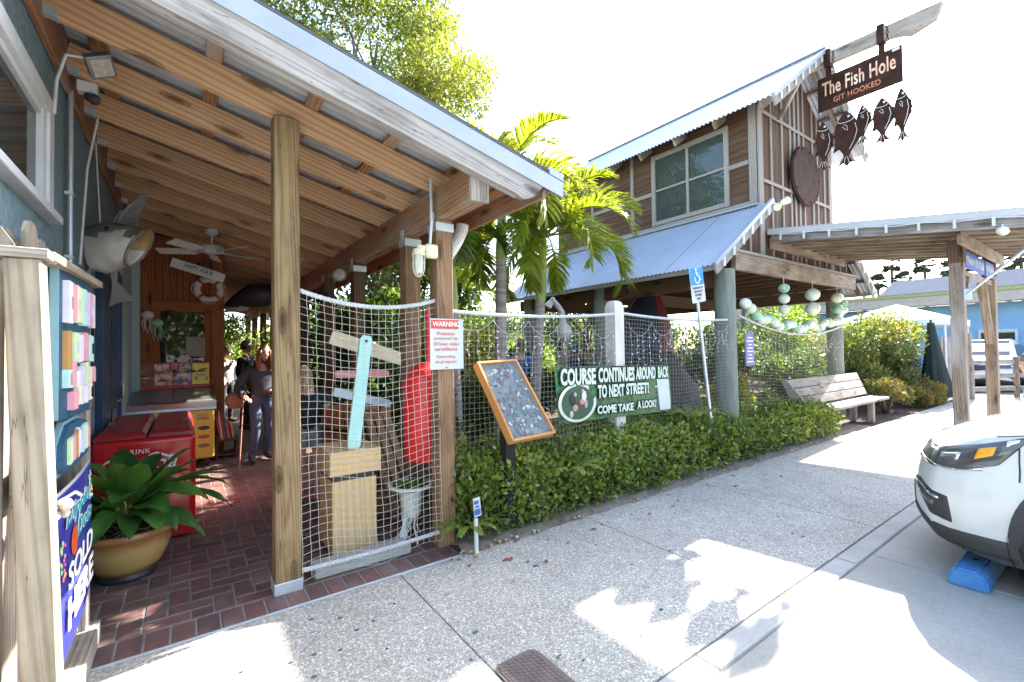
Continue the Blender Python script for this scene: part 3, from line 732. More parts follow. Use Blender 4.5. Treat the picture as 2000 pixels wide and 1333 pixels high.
# carved skull-like rope knot ornament on the post
kn = thing('shell_ornament', 'small white and brown shell ornament tied to the post', 'ornament', (-.36, 2.32, 1.02))
b = MB()
for i in range(9): b.ball((-.37+U(-.025, .03), 2.33+U(-.03, .03), 1.0+U(-.03, .03)), U(.012, .024), 8)
b.build('shells', mat('shell', (.62, .56, .48), .5, c2=(.30, .22, .16), scale=40), kn, smooth=True)
b = MB(); b.tube([(-.37, 2.33, 1.03), (-.34, 2.40, 1.04), (-.33, 2.43, 1.02)], .006, 6); b.build('cord', M_rope, kn)

# ================================================================== POT WITH PLANT
px, py = -.33, 4.27
pot = thing('plant_pot', 'tan glazed bowl pot on the brick floor beside the red cooler', 'pot', (px, py, 0))
def potmat():
    m, t, N, L, B = nodes('tan_glaze'); tc = N.new('ShaderNodeTexCoord'); sp = N.new('ShaderNodeSeparateXYZ'); L.new(tc.outputs['Object'], sp.inputs[0])
    n = noise(N, L, tc.outputs['Object'], 9, 4); ad = N.new('ShaderNodeMath'); ad.operation = 'MULTIPLY_ADD'; ad.inputs[1].default_value = .10; L.new(n.outputs[0], ad.inputs[0]); L.new(sp.outputs[2], ad.inputs[2])
    r = ramp(N, L, ad.outputs[0], [(.10, (.19, .105, .04)), (.15, (.46, .30, .10)), (.27, (.50, .33, .12)), (.33, (.36, .17, .055)), (.42, (.33, .18, .075))])
    L.new(r.outputs[0], B.inputs['Base Color']); B.inputs['Roughness'].default_value = .22; return m
lathe('bowl', [(.0, .03), (.15, .03), (.165, .045), (.205, .10), (.245, .20), (.262, .285), (.275, .30), (.292, .315), (.296, .335), (.285, .35), (.262, .35), (.25, .33), (.0, .31)], potmat(), pot, (px, py, 0), 48, auto=50)
lathe('saucer', [(0, 0), (.165, 0), (.175, .02), (.168, .045), (0, .045)], M_blk, pot, (px, py, 0), 36)
soil = MB(); soil.lathe([(0, .345), (.12, .34), (.25, .325)], 24, (px, py, 0)); soil.build('soil', M_soil, pot, smooth=True)
pl = thing('potted_plant', 'broad leafed green plant growing in the tan pot', 'plant', (px, py, .33))
M_broad = leafmat('broad_leaf', [(.035, .10, .02), (.06, .16, .03), (.09, .19, .035), (.18, .17, .04)], .18, .28)
def broadleaf(base, d, L_, W_, bend, parent, rv, roll=0):
    """arching lance leaf: grid with a folded midrib"""
    d = V(d).normalized(); side = d.cross(Z1).normalized(); side = Matrix.Rotation(roll, 3, d) @ side; nrm = side.cross(d)
    P = []; F = []; nu = 9
    pos = V(base); dirv = d.copy()
    for i in range(nu+1):
        t = i/nu; wdt = W_*math.sin(math.pi*min(1, (t*.93+.05))**.85)**.9*(1 if t < .97 else .2)
        wav = .06*W_*math.sin(t*14+rv*9)
        for j in (-1, -.5, 0, .5, 1): P.append(pos+side*wdt*j*.5+nrm*(abs(j)*wdt*.16+wav*abs(j)*(1 if j > 0 else -1)))
        dirv = (dirv-V((0, 0, bend/nu))).normalized(); nrm = side.cross(dirv).normalized(); pos = pos+dirv*L_/nu
    for i in range(nu):
        for j in range(4): F.append((i*5+j, i*5+j+1, (i+1)*5+j+1, (i+1)*5+j))
    o = mesh('leaf', P, F, M_broad, parent, smooth=True)
    at = o.data.attributes.new('rnd', 'FLOAT', 'POINT'); at.data.foreach_set('value', [min(1, rv*.75+(.28 if (k//5) in (0, 9, 8) and rv > .55 else 0)) for k in range(len(P))]); return o
lv = [(-160, .45, .46, .19), (-120, .62, .40, .2), (-95, .75, .36, .18), (-60, .66, .42, .2), (-35, .6, .46, .17), (-15, .45, .55, .15), (10, .55, .52, .16), (35, .8, .42, .19), (65, 1.0, .40, .2), (100, 1.05, .44, .2), (140, .9, .46, .2), (170, .7, .50, .2), (200, .55, .44, .18), (-75, 1.1, .46, .19), (-140, 1.0, .44, .2), (-25, 1.0, .48, .2), (20, .35, .42, .15), (-50, .3, .36, .15), (-110, .25, .30, .13), (-5, .75, .56, .16), (-85, .45, .34, .15), (-150, .7, .42, .2), (-45, .85, .44, .21), (50, .6, .44, .18), (-100, 1.2, .42, .18), (120, .7, .42, .18), (5, 1.1, .46, .19), (-130, .4, .38, .17), (-20, .25, .46, .16), (-65, .5, .40, .18)]
for i, (az, el, L_, W_) in enumerate(lv):
    A = R(az); st_l = U(.10, .22); d = V((math.cos(A)*math.cos(el), math.sin(A)*math.cos(el), math.sin(el)))
    p0 = V((px+.03*math.cos(A), py+.03*math.sin(A), .33)); p1 = p0+V((d.x*st_l*.6, d.y*st_l*.6, st_l*(.6+el*.7)))
    b = MB(); b.tube([p0, p0.lerp(p1, .5)+V((0, 0, .02)), p1], .006, 6); b.build('stalk', M_shaft, pl, smooth=True)
    broadleaf(p1, d, L_, W_*.95, .9+.7*(1-el), pl, rnd.random(), U(-.5, .5))
b = MB()
for i in range(26):
    A = U(0, 6.28); r_ = U(.05, .22); x, y = px+r_*math.cos(A), py+r_*math.sin(A); A2 = U(0, 6.28)
    b.tube([(x, y, .345), (x+.05*math.cos(A2), y+.05*math.sin(A2), .36+U(0, .03)), (x+.11*math.cos(A2), y+.11*math.sin(A2), .35)], .0022, 4)
b.build('dry_straw', mat('straw', (.42, .34, .22), .9), pl)

# ================================================================== RED COOLER
cx0, cx1, cy0, cy1, ch = -.615, .075, 4.86, 6.35, .86
ck = thing('drink_cooler', 'red enamel chest cooler lettered DRINK Coca-Cola', 'cooler', (-.27, 5.6, 0))
bm = bmesh.new(); bmesh.ops.create_cube(bm, size=1)
for v in bm.verts: v.co = V(((cx0+cx1)/2+v.co.x*(cx1-cx0), (cy0+cy1)/2+v.co.y*(cy1-cy0), .02+(v.co.z+.5)*(ch-.02)))
bmesh.ops.bevel(bm, geom=[e for e in bm.edges if abs(e.verts[0].co.z-e.verts[1].co.z) > .3], offset=.05, segments=5, affect='EDGES', profile=.5)
bmesh.ops.bevel(bm, geom=[e for e in bm.edges if all(v.co.z > ch-.01 for v in e.verts)], offset=.04, segments=4, affect='EDGES', profile=.5)
from_bm('body', bm, M_red, ck, auto=35)
def lid(x0, x1, y0, y1, slope=False):
    b = MB(); z0 = ch+.004
    P = [(x0, y0, z0), (x1, y0, z0), (x1, y1, z0), (x0, y1, z0)]; i_ = .03
    b.add(P+[(x0, y0, z0+.028), (x1, y0, z0+.028), (x1, y1, z0+.028), (x0, y1, z0+.028)]+[(x0+i_, y0+i_*1.6, z0+.06), (x1-i_, y0+i_*1.6, z0+.06), (x1-i_, y1-i_, z0+.06), (x0+i_, y1-i_, z0+.06)],
          [(0, 1, 5, 4), (1, 2, 6, 5), (2, 3, 7, 6), (3, 0, 4, 7), (4, 5, 9, 8), (5, 6, 10, 9), (6, 7, 11, 10), (7, 4, 8, 11), (8, 9, 10, 11), (3, 2, 1, 0)])
    return b.build('lid', M_redlid, ck)
xm = -.255
lid(cx0+.02, xm-.008, cy0+.03, 5.58); lid(xm+.008, cx1-.02, cy0+.03, 5.58); lid(cx0+.02, xm-.008, 5.60, cy1-.02); lid(xm+.008, cx1-.02, 5.60, cy1-.02)
for x in (-.55, .0): box('hinge', x-.02, x+.02, 5.575, 5.61, ch+.05, ch+.075, M_dgrey, ck, .003)
yf = cy0-.0015
text('lettering', 'DRINK', (-.41, yf, .745), X1, Z1, .175, .038, M_ltr, ck, .003, off=.004, shear=.1, space=1.15)
text('lettering', 'Coca', (-.55, yf, .605), X1, Z1, .235, .115, M_ltr, ck, .003, shear=.4, off=.004, space=.9)
text('lettering', 'Cola', (-.29, yf, .605), X1, Z1, .235, .115, M_ltr, ck, .003, shear=.4, off=.004, space=.9)
box('lettering_dash', -.315, -.294, yf-.003, yf, .645, .657, M_ltr, ck, 0)
def ribbon(P, ws, y):
    b = MB(); n = len(P); Q = []
    for i, (x, z) in enumerate(P):
        a_, c_ = P[max(0, i-1)], P[min(n-1, i+1)]; t = V((c_[0]-a_[0], 0, c_[1]-a_[1])).normalized(); nn = V((-t.z, 0, t.x))*ws[i]/2
        Q += [V((x, y, z))+nn, V((x, y, z))-nn]
    b.add(Q, [(2*i, 2*i+1, 2*i+3, 2*i+2) for i in range(n-1)]); return b
ribbon([(-.50+.025*i, .59-.018*math.sin(i/12*3.14)+.0006*i*i*.5) for i in range(13)], [.004+.012*math.sin(i/12*3.14) for i in range(13)], yf-.002).build('lettering_swash', M_ltr, ck)
ribbon([(-.25+.017*i, .72+.02*math.sin(i/12*6.28)) for i in range(13)], [.004+.012*math.sin(i/12*3.14) for i in range(13)], yf-.002).build('lettering_swash', M_ltr, ck)
text('lettering', 'ICE COLD', (-.42, yf, .14), X1, Z1, .40, .05, M_ltr, ck, .003, off=.012)
box('plinth', cx0+.03, cx1-.03, cy0+.04, cy1-.03, 0, .03, M_blk, ck, 0)

# ================================================================== ICE CREAM FREEZER
fz_ = thing('ice_cream_freezer', 'glass topped ice cream freezer with yellow front and picture header', 'freezer', (-.15, 8.0, 0))
M_yel = mat('yellow_decal', (.80, .53, .05), .35, c2=(.72, .45, .04), scale=3)
M_steel = mat('brushed_steel', (.34, .35, .35), .3, .8, c2=(.26, .27, .27), scale=3, stretch=(1, 20, 20))
box('cabinet', -.6, .335, 7.62, 8.36, .12, .80, M_yel, fz_, .02)
b = MB()
b.add([(-.62, 7.58, .80), (.355, 7.58, .80), (.355, 8.38, .80), (-.62, 8.38, .80), (-.62, 7.60, .90), (.355, 7.60, .90), (.355, 8.38, 1.06), (-.62, 8.38, 1.06)], [(0, 1, 5, 4), (1, 2, 6, 5), (2, 3, 7, 6), (3, 0, 4, 7), (3, 2, 1, 0), (4, 5, 6, 7)])
b.build('top_frame', M_steel, fz_)
b = MB()
for xa, xb in ((-.58, -.15), (-.12, .315)): b.add([(xa, 7.66, .9155), (xb, 7.66, .9155), (xb, 8.30, 1.048), (xa, 8.30, 1.048)], [(0, 1, 2, 3)])
b.build('sliding_glass', mat('freezer_glass', (.20, .21, .19), .06, c2=(.12, .13, .12), scale=9), fz_)
b = MB(); b.box(-.62, .355, 7.565, 7.60, .84, .905); b.build('handle_rail', M_steel, fz_)
for x in (-.5, .25):
    b = MB(); b.lathe([(0, -.02), (.045, -.02), (.05, 0), (.045, .02), (0, .02)], 14, (x, 7.72, .055), X1); b.box(x-.03, x+.03, 7.69, 7.75, .06, .12); b.build('caster', M_blk, fz_, auto=40)
hd = box('header', -.60, .31, 8.40, 8.43, 1.05, 1.44, mat('red_header', (.55, .03, .03), .4), fz_, .003)
pmats = [mat('picture_brown', (.09, .02, .012), .3, c2=(.30, .10, .05), scale=14, lo=.4, hi=.62), mat('picture_red', (.60, .10, .07), .3, c2=(.78, .62, .50), scale=16, lo=.4, hi=.6), mat('picture_blue', (.10, .09, .30), .3, c2=(.72, .48, .34), scale=14, lo=.42, hi=.55), mat('picture_yellow', (.85, .68, .05), .3, c2=(.80, .60, .06), scale=5)]
for i in range(4):
    pb = box('picture_panel', -.585+.225*i, -.375+.225*i, 8.393, 8.40, 1.11, 1.42, pmats[i], hd, 0)
    yy = 8.389
    if i == 0: bits = [((.40, .16, .06), -.54, 1.30, .055, .03), ((.62, .45, .3), -.46, 1.22, .05, .018), ((.5, .2, .1), -.50, 1.17, .07, .012)]
    elif i == 1: bits = [((.8, .72, .6), -.30, 1.35, .025, .05), ((.75, .3, .25), -.24, 1.29, .06, .025), ((.25, .08, .05), -.26, 1.18, .07, .02)]
    elif i == 2: bits = [((.85, .45, .2), -.03, 1.34, .07, .035), ((.8, .78, .75), -.03, 1.25, .08, .02), ((.6, .08, .06), -.02, 1.17, .06, .02)]
    else: bits = [((.75, .06, .05), .20, 1.30, .07, .012), ((.15, .5, .2), .14, 1.20, .02, .03), ((.85, .35, .05), .27, 1.19, .02, .03), ((.2, .35, .65), .20, 1.25, .07, .008)]
    for j, (c, bx_, bz, rw, rh) in enumerate(bits):
        bb = MB(); bb.ball((bx_, yy, bz), (rw, .004, rh), 12); bb.build('print', mat('print_%d%d' % (i, j), c, .4), hd, smooth=True)
box('price_tag', -.19, -.07, 8.385, 8.392, 1.32, 1.45, mat('red_tag', (.6, .02, .04), .4), hd, 0)
for z in (1.42, 1.39, 1.36): text('lettering', 'ICE', (-.165, 8.384, z-.012), X1, Z1, .07, .018, M_ltr, hd, .001)
M_bprint = mat('blue_print', (.05, .12, .40), .4)
text('lettering', 'GOOD', (.13, 7.618, .70), X1, Z1, .12, .035, M_bprint, fz_, .003, off=.01); text('lettering', 'HUMOR', (.13, 7.618, .655), X1, Z1, .14, .035, M_bprint, fz_, .003, off=.01)
for j, c in enumerate(((.03, .03, .05), (.55, .08, .05), (.35, .15, .06))):
    b = MB(); b.ball((.21, 7.618, .54-.12*j), (.07, .004, .028), 14); b.build('decal', mat('decal%d' % j, c, .4), fz_, smooth=True)
# rack of folded flags and boxes beside the freezer
rk = thing('merchandise_rack', 'dark wooden rack with red and white folded goods beside freezer', 'rack', (.5, 8.2, 0))
box('side', .36, .40, 8.05, 8.4, 0, .85, W_dark, rk); box('side', .62, .66, 8.05, 8.4, 0, .30, W_dark, rk); box('shelf', .40, .62, 8.05, 8.4, .25, .28, W_dark, rk); box('shelf', .40, .62, 8.05, 8.4, .04, .07, W_dark, rk)
gm = [mat('goods%d' % i, c, .6) for i, c in enumerate(((.6, .03, .04), (.7, .68, .64), (.55, .05, .08), (.10, .14, .35), (.6, .45, .1)))]
for i in range(7): board('folded_good', (.42+.03*i, 8.1+.02*i, .28), (.36+.035*i, 8.14, .78-.05*i), .022, .16, gm[i % 5], rk, .003, up=(0, 1, 0))

# things in and on the back window
tvn = thing('menu_panel', 'brown menu screen hung behind the shop window', 'panel', (.13, 8.46, 1.7))
box('frame', .0, .255, 8.43, 8.455, 1.52, 1.83, M_dgrey, tvn, .012); box('screen', .012, .243, 8.424, 8.43, 1.535, 1.815, mat('menu_face', (.16, .085, .06), .2, c2=(.10, .05, .04), scale=4), tvn, 0)
card = tag(box('price_card', -.06, .04, 8.42, 8.426, 1.44, 1.54, mat('card_print', (.70, .70, .68), .5, c2=(.2, .25, .3), scale=70), None, 0), 'small white price card leaning in the shop window', 'card')
# hanging octopus toys by the window
for nm, lab, c, x, z in (('hanging_toy', 'white hanging octopus toy at window corner', (.62, .58, .55), -.44, 2.14), ('hanging_toy', 'mint hanging jellyfish toy by shop window', (.30, .50, .42), -.33, 2.02)):
    t_ = thing(nm, lab, 'toy', (x, 8.42, z)); mm = mat('toy_'+str(c[0]), c, .6)
    b = MB(); b.ball((x, 8.40, z), (.075, .06, .065), 14); b.build('head', mm, t_, smooth=True)
    for j in range(6):
        A = j*6.28/6; b = MB(); b.tube([(x+.04*math.cos(A), 8.40+.04*math.sin(A), z-.04), (x+.06*math.cos(A), 8.40+.05*math.sin(A), z-.12), (x+.05*math.cos(A+.5), 8.40+.05*math.sin(A), z-.22-U(0, .06))], [.016, .012, .004], 6); b.build('tentacle', mm, t_, smooth=True)
for i, x in enumerate((-.24, -.12, .12)):
    p_ = thing('window_plant', ['leafy green plant at left of the shop window', 'leafy green plant at middle of shop window', 'leafy green plant below the menu screen'][i], 'plant', (x, 8.42, 1.15))
    lathe('pot', [(0, 0), (.04, 0), (.055, .09), (0, .085)], M_stem, p_, (x, 8.45, 1.16), 14)
    for j in range(9):
        A = U(0, 6.28); broadleaf((x, 8.45, 1.24), (math.cos(A)*.6, math.sin(A)*.35-.1, U(.5, 1)), .22, .06, 1.2, p_, rnd.random())

# ================================================================== CEILING FAN, LIFE RING, HAPPY HOUR, LAMPS
def fan(x, y, z, lab, a0, rad=.62):
    f = thing('ceiling_fan', lab, 'fan', (x, y, z), 'ceiling fans under the porch')
    lathe('canopy', [(.0, .30), (.075, .30), (.07, .25), (.03, .225), (0, .22)], M_white, f, (x, y, z), 20)
    lathe('downrod', [(.012, .10), (.012, .24)], M_white, f, (x, y, z), 10)
    lathe('motor', [(0, .11), (.05, .105), (.13, .085), (.14, .06), (.14, .03), (.11, .005), (.05, -.01), (0, -.015)], M_white, f, (x, y, z), 28)
    for k in range(5):
        A = a0+k*2*math.pi/5; d = V((math.cos(A), math.sin(A), 0)); s = V((-math.sin(A), math.cos(A), 0)); c = V((x, y, z+.01))
        b = MB(); b.obox(c+d*.10, c+d*.22, .03, .012); b.build('blade_arm', M_white, f)
        b = MB(); tl = V((0, 0, .022)); P = [c+d*.19-s*.05-tl, c+d*(rad-.02)-s*.068-tl, c+d*rad-s*.05-tl*.8, c+d*rad+s*.05+tl*.8, c+d*(rad-.02)+s*.068+tl, c+d*.19+s*.05+tl]
        b.prism(P, (0, 0, .008)); b.build('blade', mat('fan_blade', (.74, .70, .64), .5) if 'fan_blade' not in bpy.data.materials else bpy.data.materials['fan_blade'], f, fix=True)
    return f
fan(.28, 7.0, 2.86, 'white five-blade ceiling fan in front of plank gable', .2)
fan(.95, 10.6, 2.62, 'white ceiling fan far back under the walkway roof', .7, .5)
hh = thing('happy_hour_sign', 'white plank sign reading HAPPY HOUR hung under fan', 'sign', (.1, 7.6, 2.8))
d = V((.80, 0, -.235)).normalized(); u_ = V((.235, 0, .80)).normalized(); c0 = V((-.17, 7.7, 2.76))
b = MB(); b.prism([c0, c0+d*.64, c0+d*.64+u_*.125, c0+u_*.125], (0, .015, 0)); b.build('plank', M_white, hh, fix=True)
text('lettering', 'HAPPY HOUR', c0+d*.15+u_*.05+V((0, -.002, 0)), d, u_, .34, .055, M_blk, hh, .003, off=.01, shear=.1)
tube('wire', [c0+d*.05+u_*.12, c0+d*.2+u_*.5], .003, M_blk, hh, 5); tube('wire', [c0+d*.6+u_*.12, c0+d*.5+u_*.6], .003, M_blk, hh, 5)
lr = thing('life_ring', 'white life ring with red bands on the plank gable', 'life ring', (.30, 8.42, 2.55))
c0 = V((.30, 8.42, 2.555)); M_rband = mat('red_band', (.48, .06, .05), .6)
n1, n2, Rr, rr_ = 40, 12, .152, .045; b = MB(); P = []; F = []
for i in range(n1):
    A = 2*math.pi*i/n1
    for j in range(n2):
        B_ = 2*math.pi*j/n2; q = Rr+rr_*math.cos(B_); P.append(c0+V((q*math.cos(A), rr_*.8*math.sin(B_), q*math.sin(A))))
for i in range(n1):
    for j in range(n2): F.append((i*n2+j, ((i+1) % n1)*n2+j, ((i+1) % n1)*n2+(j+1) % n2, i*n2+(j+1) % n2))
b.add(P, F); b.build('ring', M_white, lr, smooth=True)
for k in range(4):
    A0 = R(45+90*k); b = MB(); b.tube([c0+V((q*math.cos(A0), 0, q*math.sin(A0))) for q in ()], .1) if False else None
    P = []; F = []
    for i in range(5):
        A = A0+(i-2)*.07
        for j in range(n2):
            B_ = 2*math.pi*j/n2; q = Rr+(rr_+.003)*math.cos(B_); P.append(c0+V((q*math.cos(A), (rr_+.004)*.8*math.sin(B_), q*math.sin(A))))
    for i in range(4):
        for j in range(n2): F.append((i*n2+j, (i+1)*n2+j, (i+1)*n2+(j+1) % n2, i*n2+(j+1) % n2))
    b.add(P, F); b.build('band', M_rband, lr, smooth=True)
b = MB(); b.tube([c0+V(((.205+.018*math.cos(4*A))*math.cos(A), -.02, (.205+.018*math.cos(4*A))*math.sin(A))) for A in [2*math.pi*i/48 for i in range(49)]], .006, 6); b.build('grab_line', M_rope, lr, smooth=True)
dl = thing('dome_lamp', 'white enamel dome pendant lamp beside the front post', 'lamp', (1.48, 7.5, 3.0))
lathe('shade', [(.0, .10), (.04, .095), (.10, .06), (.135, 0), (.14, -.005), (.125, 0), (.09, .05), (0, .08)], M_white, dl, (1.45, 7.5, 2.99), 24); tube('stem', [(1.45, 7.5, 3.08), (1.45, 7.5, 3.2)], .01, M_white, dl)
sp = thing('spot_lamp', 'round glass flood lamp clamped to the porch beam', 'lamp', (1.55, 5.6, 2.5))
b = MB(); b.lathe([(.03, -.12), (.05, -.08), (.085, -.02), (.088, 0), (.08, .004)], 18, (1.50, 5.62, 2.49), V((-.55, -.75, .1))); b.build('shell', M_dgrey, sp, auto=40)
b = MB(); b.lathe([(0, .015), (.05, .01), (.082, 0), (.082, -.004)], 18, (1.50, 5.62, 2.49), V((-.55, -.75, .1))); b.build('lens', mat('clear_lens', (.55, .57, .52), .08, c2=(.4, .42, .38), scale=30), sp, smooth=True)
tube('bracket', [(1.56, 5.7, 2.5), (1.64, 5.72, 2.52)], .014, M_dgrey, sp)
# caged jar light on post
jl = thing('caged_jar_light', 'ivory caged jar light with conduit on the corner porch post', 'lamp', (1.5, 3.3, 2.3))
tube('conduit', [(1.575, 3.262, 2.92), (1.578, 3.262, 2.6), (1.562, 3.262, 2.40)], .0125, M_galv, jl, 10)
box('junction_box', 1.515, 1.62, 3.222, 3.278, 2.285, 2.395, M_offw, jl, .014)
box('arm', 1.45, 1.52, 3.232, 3.268, 2.33, 2.38, M_offw, jl, .01)
lathe('collar', [(0, .0), (.04, 0), (.048, -.012), (.048, -.03), (.052, -.035), (.052, -.05), (.03, -.05), (0, -.05)], M_offw, jl, (1.462, 3.25, 2.345), 22)
gj = lathe('glass_jar', [(.034, -.05), (.036, -.14), (.028, -.185), (0, -.2)], mat('ribbed_glass', (.72, .72, .68), .12, c2=(.5, .5, .47), scale=5, stretch=(1, 1, 14)), jl, (1.462, 3.25, 2.345), 20)
b = MB()
for k in range(4):
    A = k*math.pi/4
    P = [(1.462+.047*math.cos(A)*math.cos(q), 3.25+.047*math.sin(A)*math.cos(q), 2.215-.085*math.sin(q)) for q in [math.pi*i/12 for i in range(13)]]
    P = [(P[0][0], P[0][1], 2.295)]+P+[(P[-1][0], P[-1][1], 2.295)]; b.tube(P, .0038, 6)
b.tube([(1.462+.047*math.cos(q), 3.25+.047*math.sin(q), 2.24) for q in [2*math.pi*i/20 for i in range(21)]], .0036, 6)
b.build('cage', M_offw, jl, smooth=True)
# corrugated downspout elbow
ds = thing('downspout', 'white corrugated downspout elbow behind the corner post', 'downspout', (1.95, 3.6, 2.4))
b = MB(); P = []; rr2 = []
for i in range(40):
    t = i/39; P.append(V((2.12-.25*t**1.4, 3.72, 2.74-.42*t))); rr2.append(.055+(.006 if i % 2 else 0))
b.tube(P, rr2, 14); b.build('elbow', M_white, ds, smooth=False); tube('pipe', [P[-1], (1.86, 3.72, 2.2), (1.86, 3.72, .1)], .05, M_white, ds, 14)

# ================================================================== MOUNTED GROUPER FISH
M_fish = mat('fish_grey_skin', (.20, .19, .175), .4, c2=(.09, .085, .08), scale=9, bump=.15)
M_belly = mat('fish_pale_belly', (.58, .55, .51), .4, c2=(.34, .31, .29), scale=7)
M_mouth = mat('fish_mouth', (.34, .22, .09), .45, c2=(.20, .12, .05), scale=12)
M_fin = mat('fish_fin', (.17, .16, .15), .5, c2=(.10, .095, .09), scale=14, stretch=(1, 1, 5))
gf = thing('mounted_fish', 'large grey mounted grouper with open mouth on the blue wall', 'fish', (-.5, 5.1, 2.5))
hd_ = V((.93, -.34, .05)).normalized(); c_ = V((-.575, 4.95, 2.44)); x, y, z = frame(hd_, (0, .1, 1)); Mx = mat4(c_, x, y, z)
prof = [(-.16, .05, .09), (-.11, .09, .145), (-.03, .125, .185), (.06, .14, .20), (.14, .14, .19), (.21, .132, .17), (.26, .125, .155), (.285, .118, .145), (.28, .10, .125), (.22, .085, .10), (.12, .05, .06), (.06, .0, .0)]
b = MB(); n = 28; P = []; F = []; MI = []
for i, (q, wy, wz) in enumerate(prof):
    for j in range(n):
        A = 2*math.pi*j/n; low = max(0, -math.sin(A)); P.append(V((q+(.085*math.sin(A)*min(1, (i-2)/4) if 2 < i < 10 else 0), wy*math.cos(A), wz*math.sin(A)*(1.06 if low else 1)+.012*math.sin(q*30+A*3)*(i < 6))))
for i in range(len(prof)-1):
    for j in range(n):
        F.append((i*n+j, i*n+(j+1) % n, (i+1)*n+(j+1) % n, (i+1)*n+j)); A = 2*math.pi*(j+.5)/n
        edge = .38+.25*math.sin(i*2.1); MI.append((2 if math.sin(A) > -.1 else 1) if i >= 7 else (1 if math.sin(A) < edge and 2 <= i else 0))
b.add(P, F); b.mi = MI; b.build('body', [M_fish, M_belly, M_mouth], gf, smooth=True, mw=Mx)
b = MB(); b.tube([V((.285+.085*math.sin(A), .121*math.cos(A), .15*math.sin(A)*(1.06 if math.sin(A) < 0 else 1))) for A in [2*math.pi*k/24 for k in range(25)]], .011, 8); b.build('lip', M_fish, gf, smooth=True, mw=Mx)
for s_ in (-1, 1): b = MB(); b.ball((.12, s_*.118, .115), (.02, .01, .02), 10); b.build('eye', M_eye, gf, smooth=True, mw=Mx)
def fin(P_, th=.01): b = MB(); b.prism([V(q) for q in P_], (0, th, 0)); b.build('fin', M_fin, gf, fix=True)
fin([(-.50, 5.02, 2.60), (-.37, 5.0, 2.58), (-.30, 5.0, 2.80), (-.235, 5.0, 3.05), (-.33, 5.0, 2.90), (-.41, 5.0, 2.80)]); fin([(-.54, 5.0, 2.60), (-.50, 5.0, 2.60), (-.425, 5.0, 2.80)])
fin([(-.60, 4.9, 2.36), (-.56, 4.9, 2.33), (-.645, 4.88, 2.15)]); fin([(-.50, 4.95, 2.28), (-.45, 4.95, 2.28), (-.46, 4.95, 2.10), (-.475, 4.95, 1.99)]); fin([(-.49, 5.08, 2.22), (-.35, 5.08, 2.03), (-.45, 5.08, 2.01), (-.52, 5.08, 1.97)])
tube('hanging_wire', [(-.56, 4.95, 2.6), (-.585, 4.9, 3.28)], .005, M_rope, gf, 5)
# dark shark hanging further back
M_shark = mat('shark_grey', (.05, .05, .055), .45); M_sharkb = mat('shark_white', (.55, .53, .50), .5)
sk = thing('hanging_shark', 'dark hanging shark model with pale fin far under roof', 'shark', (1.0, 9.4, 2.6))
b = MB(); b.tube([(.55, 9.6, 2.40), (.75, 9.5, 2.50), (1.0, 9.4, 2.60), (1.25, 9.3, 2.62), (1.42, 9.2, 2.56)], [.01, .12, .22, .20, .05], 14); b.build('body', M_shark, sk, smooth=True)
b = MB(); b.prism([(.48, 9.55, 2.30), (.86, 9.45, 2.44), (.72, 9.45, 2.30)], (0, .02, 0)); b.prism([(.70, 9.4, 2.30), (.95, 9.4, 2.58), (.92, 9.4, 2.34)], (0, .02, 0)); b.build('fin', M_sharkb, sk, fix=True)
# ================================================================== NETS
def netting(name, fn, nu, nv, r_, parent, m=None, seg=1):
    """fn(u,v)->Vector over [0,1]^2; knotted cord grid"""
    b = MB(); G = [[fn(i/nu, j/nv) for i in range(nu+1)] for j in range(nv+1)]
    for j in range(nv+1): b.tube(G[j], r_, 3, cap=False)
    for i in range(nu+1): b.tube([G[j][i] for j in range(nv+1)], r_, 3, cap=False)
    return b.build(name, m or M_net, parent)
from mathutils import noise as MN
def wob(p, s, a): return V((MN.noise(p*s), MN.noise(p*s+V((7, 3, 1))), MN.noise(p*s+V((1, 9, 5)))))*a
pn = thing('porch_net', 'rope edged fishing net strung between the two front porch posts', 'net', (1.1, 3.35, 1))
tp = rope_pts((.62, 3.33, 1.985), (1.64, 3.33, 1.965), .085); rope('top_rope', tp, .017, M_rope, pn)
bt = rope_pts((.63, 3.30, .115), (1.64, 3.30, .125), .012); rope('bottom_rope', bt, .016, M_rope, pn)
def f1(u, v):
    t = tp[0].lerp(tp[-1], u)-V((0, 0, .085*4*u*(1-u))); bo = V((.63+1.01*u, 3.27, .06+.03*math.sin(u*9)))
    p = t.lerp(bo, v); bul = math.sin(math.pi*v)*.03*math.sin(u*5+1); p += V((.012*math.sin(v*7+u*3)*(u*(1-u)*4), bul-.01, 0)); return p+wob(p, 6, .008)
netting('netting', f1, 19, 36, .0017, pn, mat('pale_net_cord', (.48, .45, .40), .9, c2=(.37, .345, .30), scale=8))
# concrete sill under the net
tag(box('concrete_sill', .72, 1.42, 3.34, 3.52, 0, .075, M_curb, None, .012), 'low worn concrete sill under the porch net', 'sill')

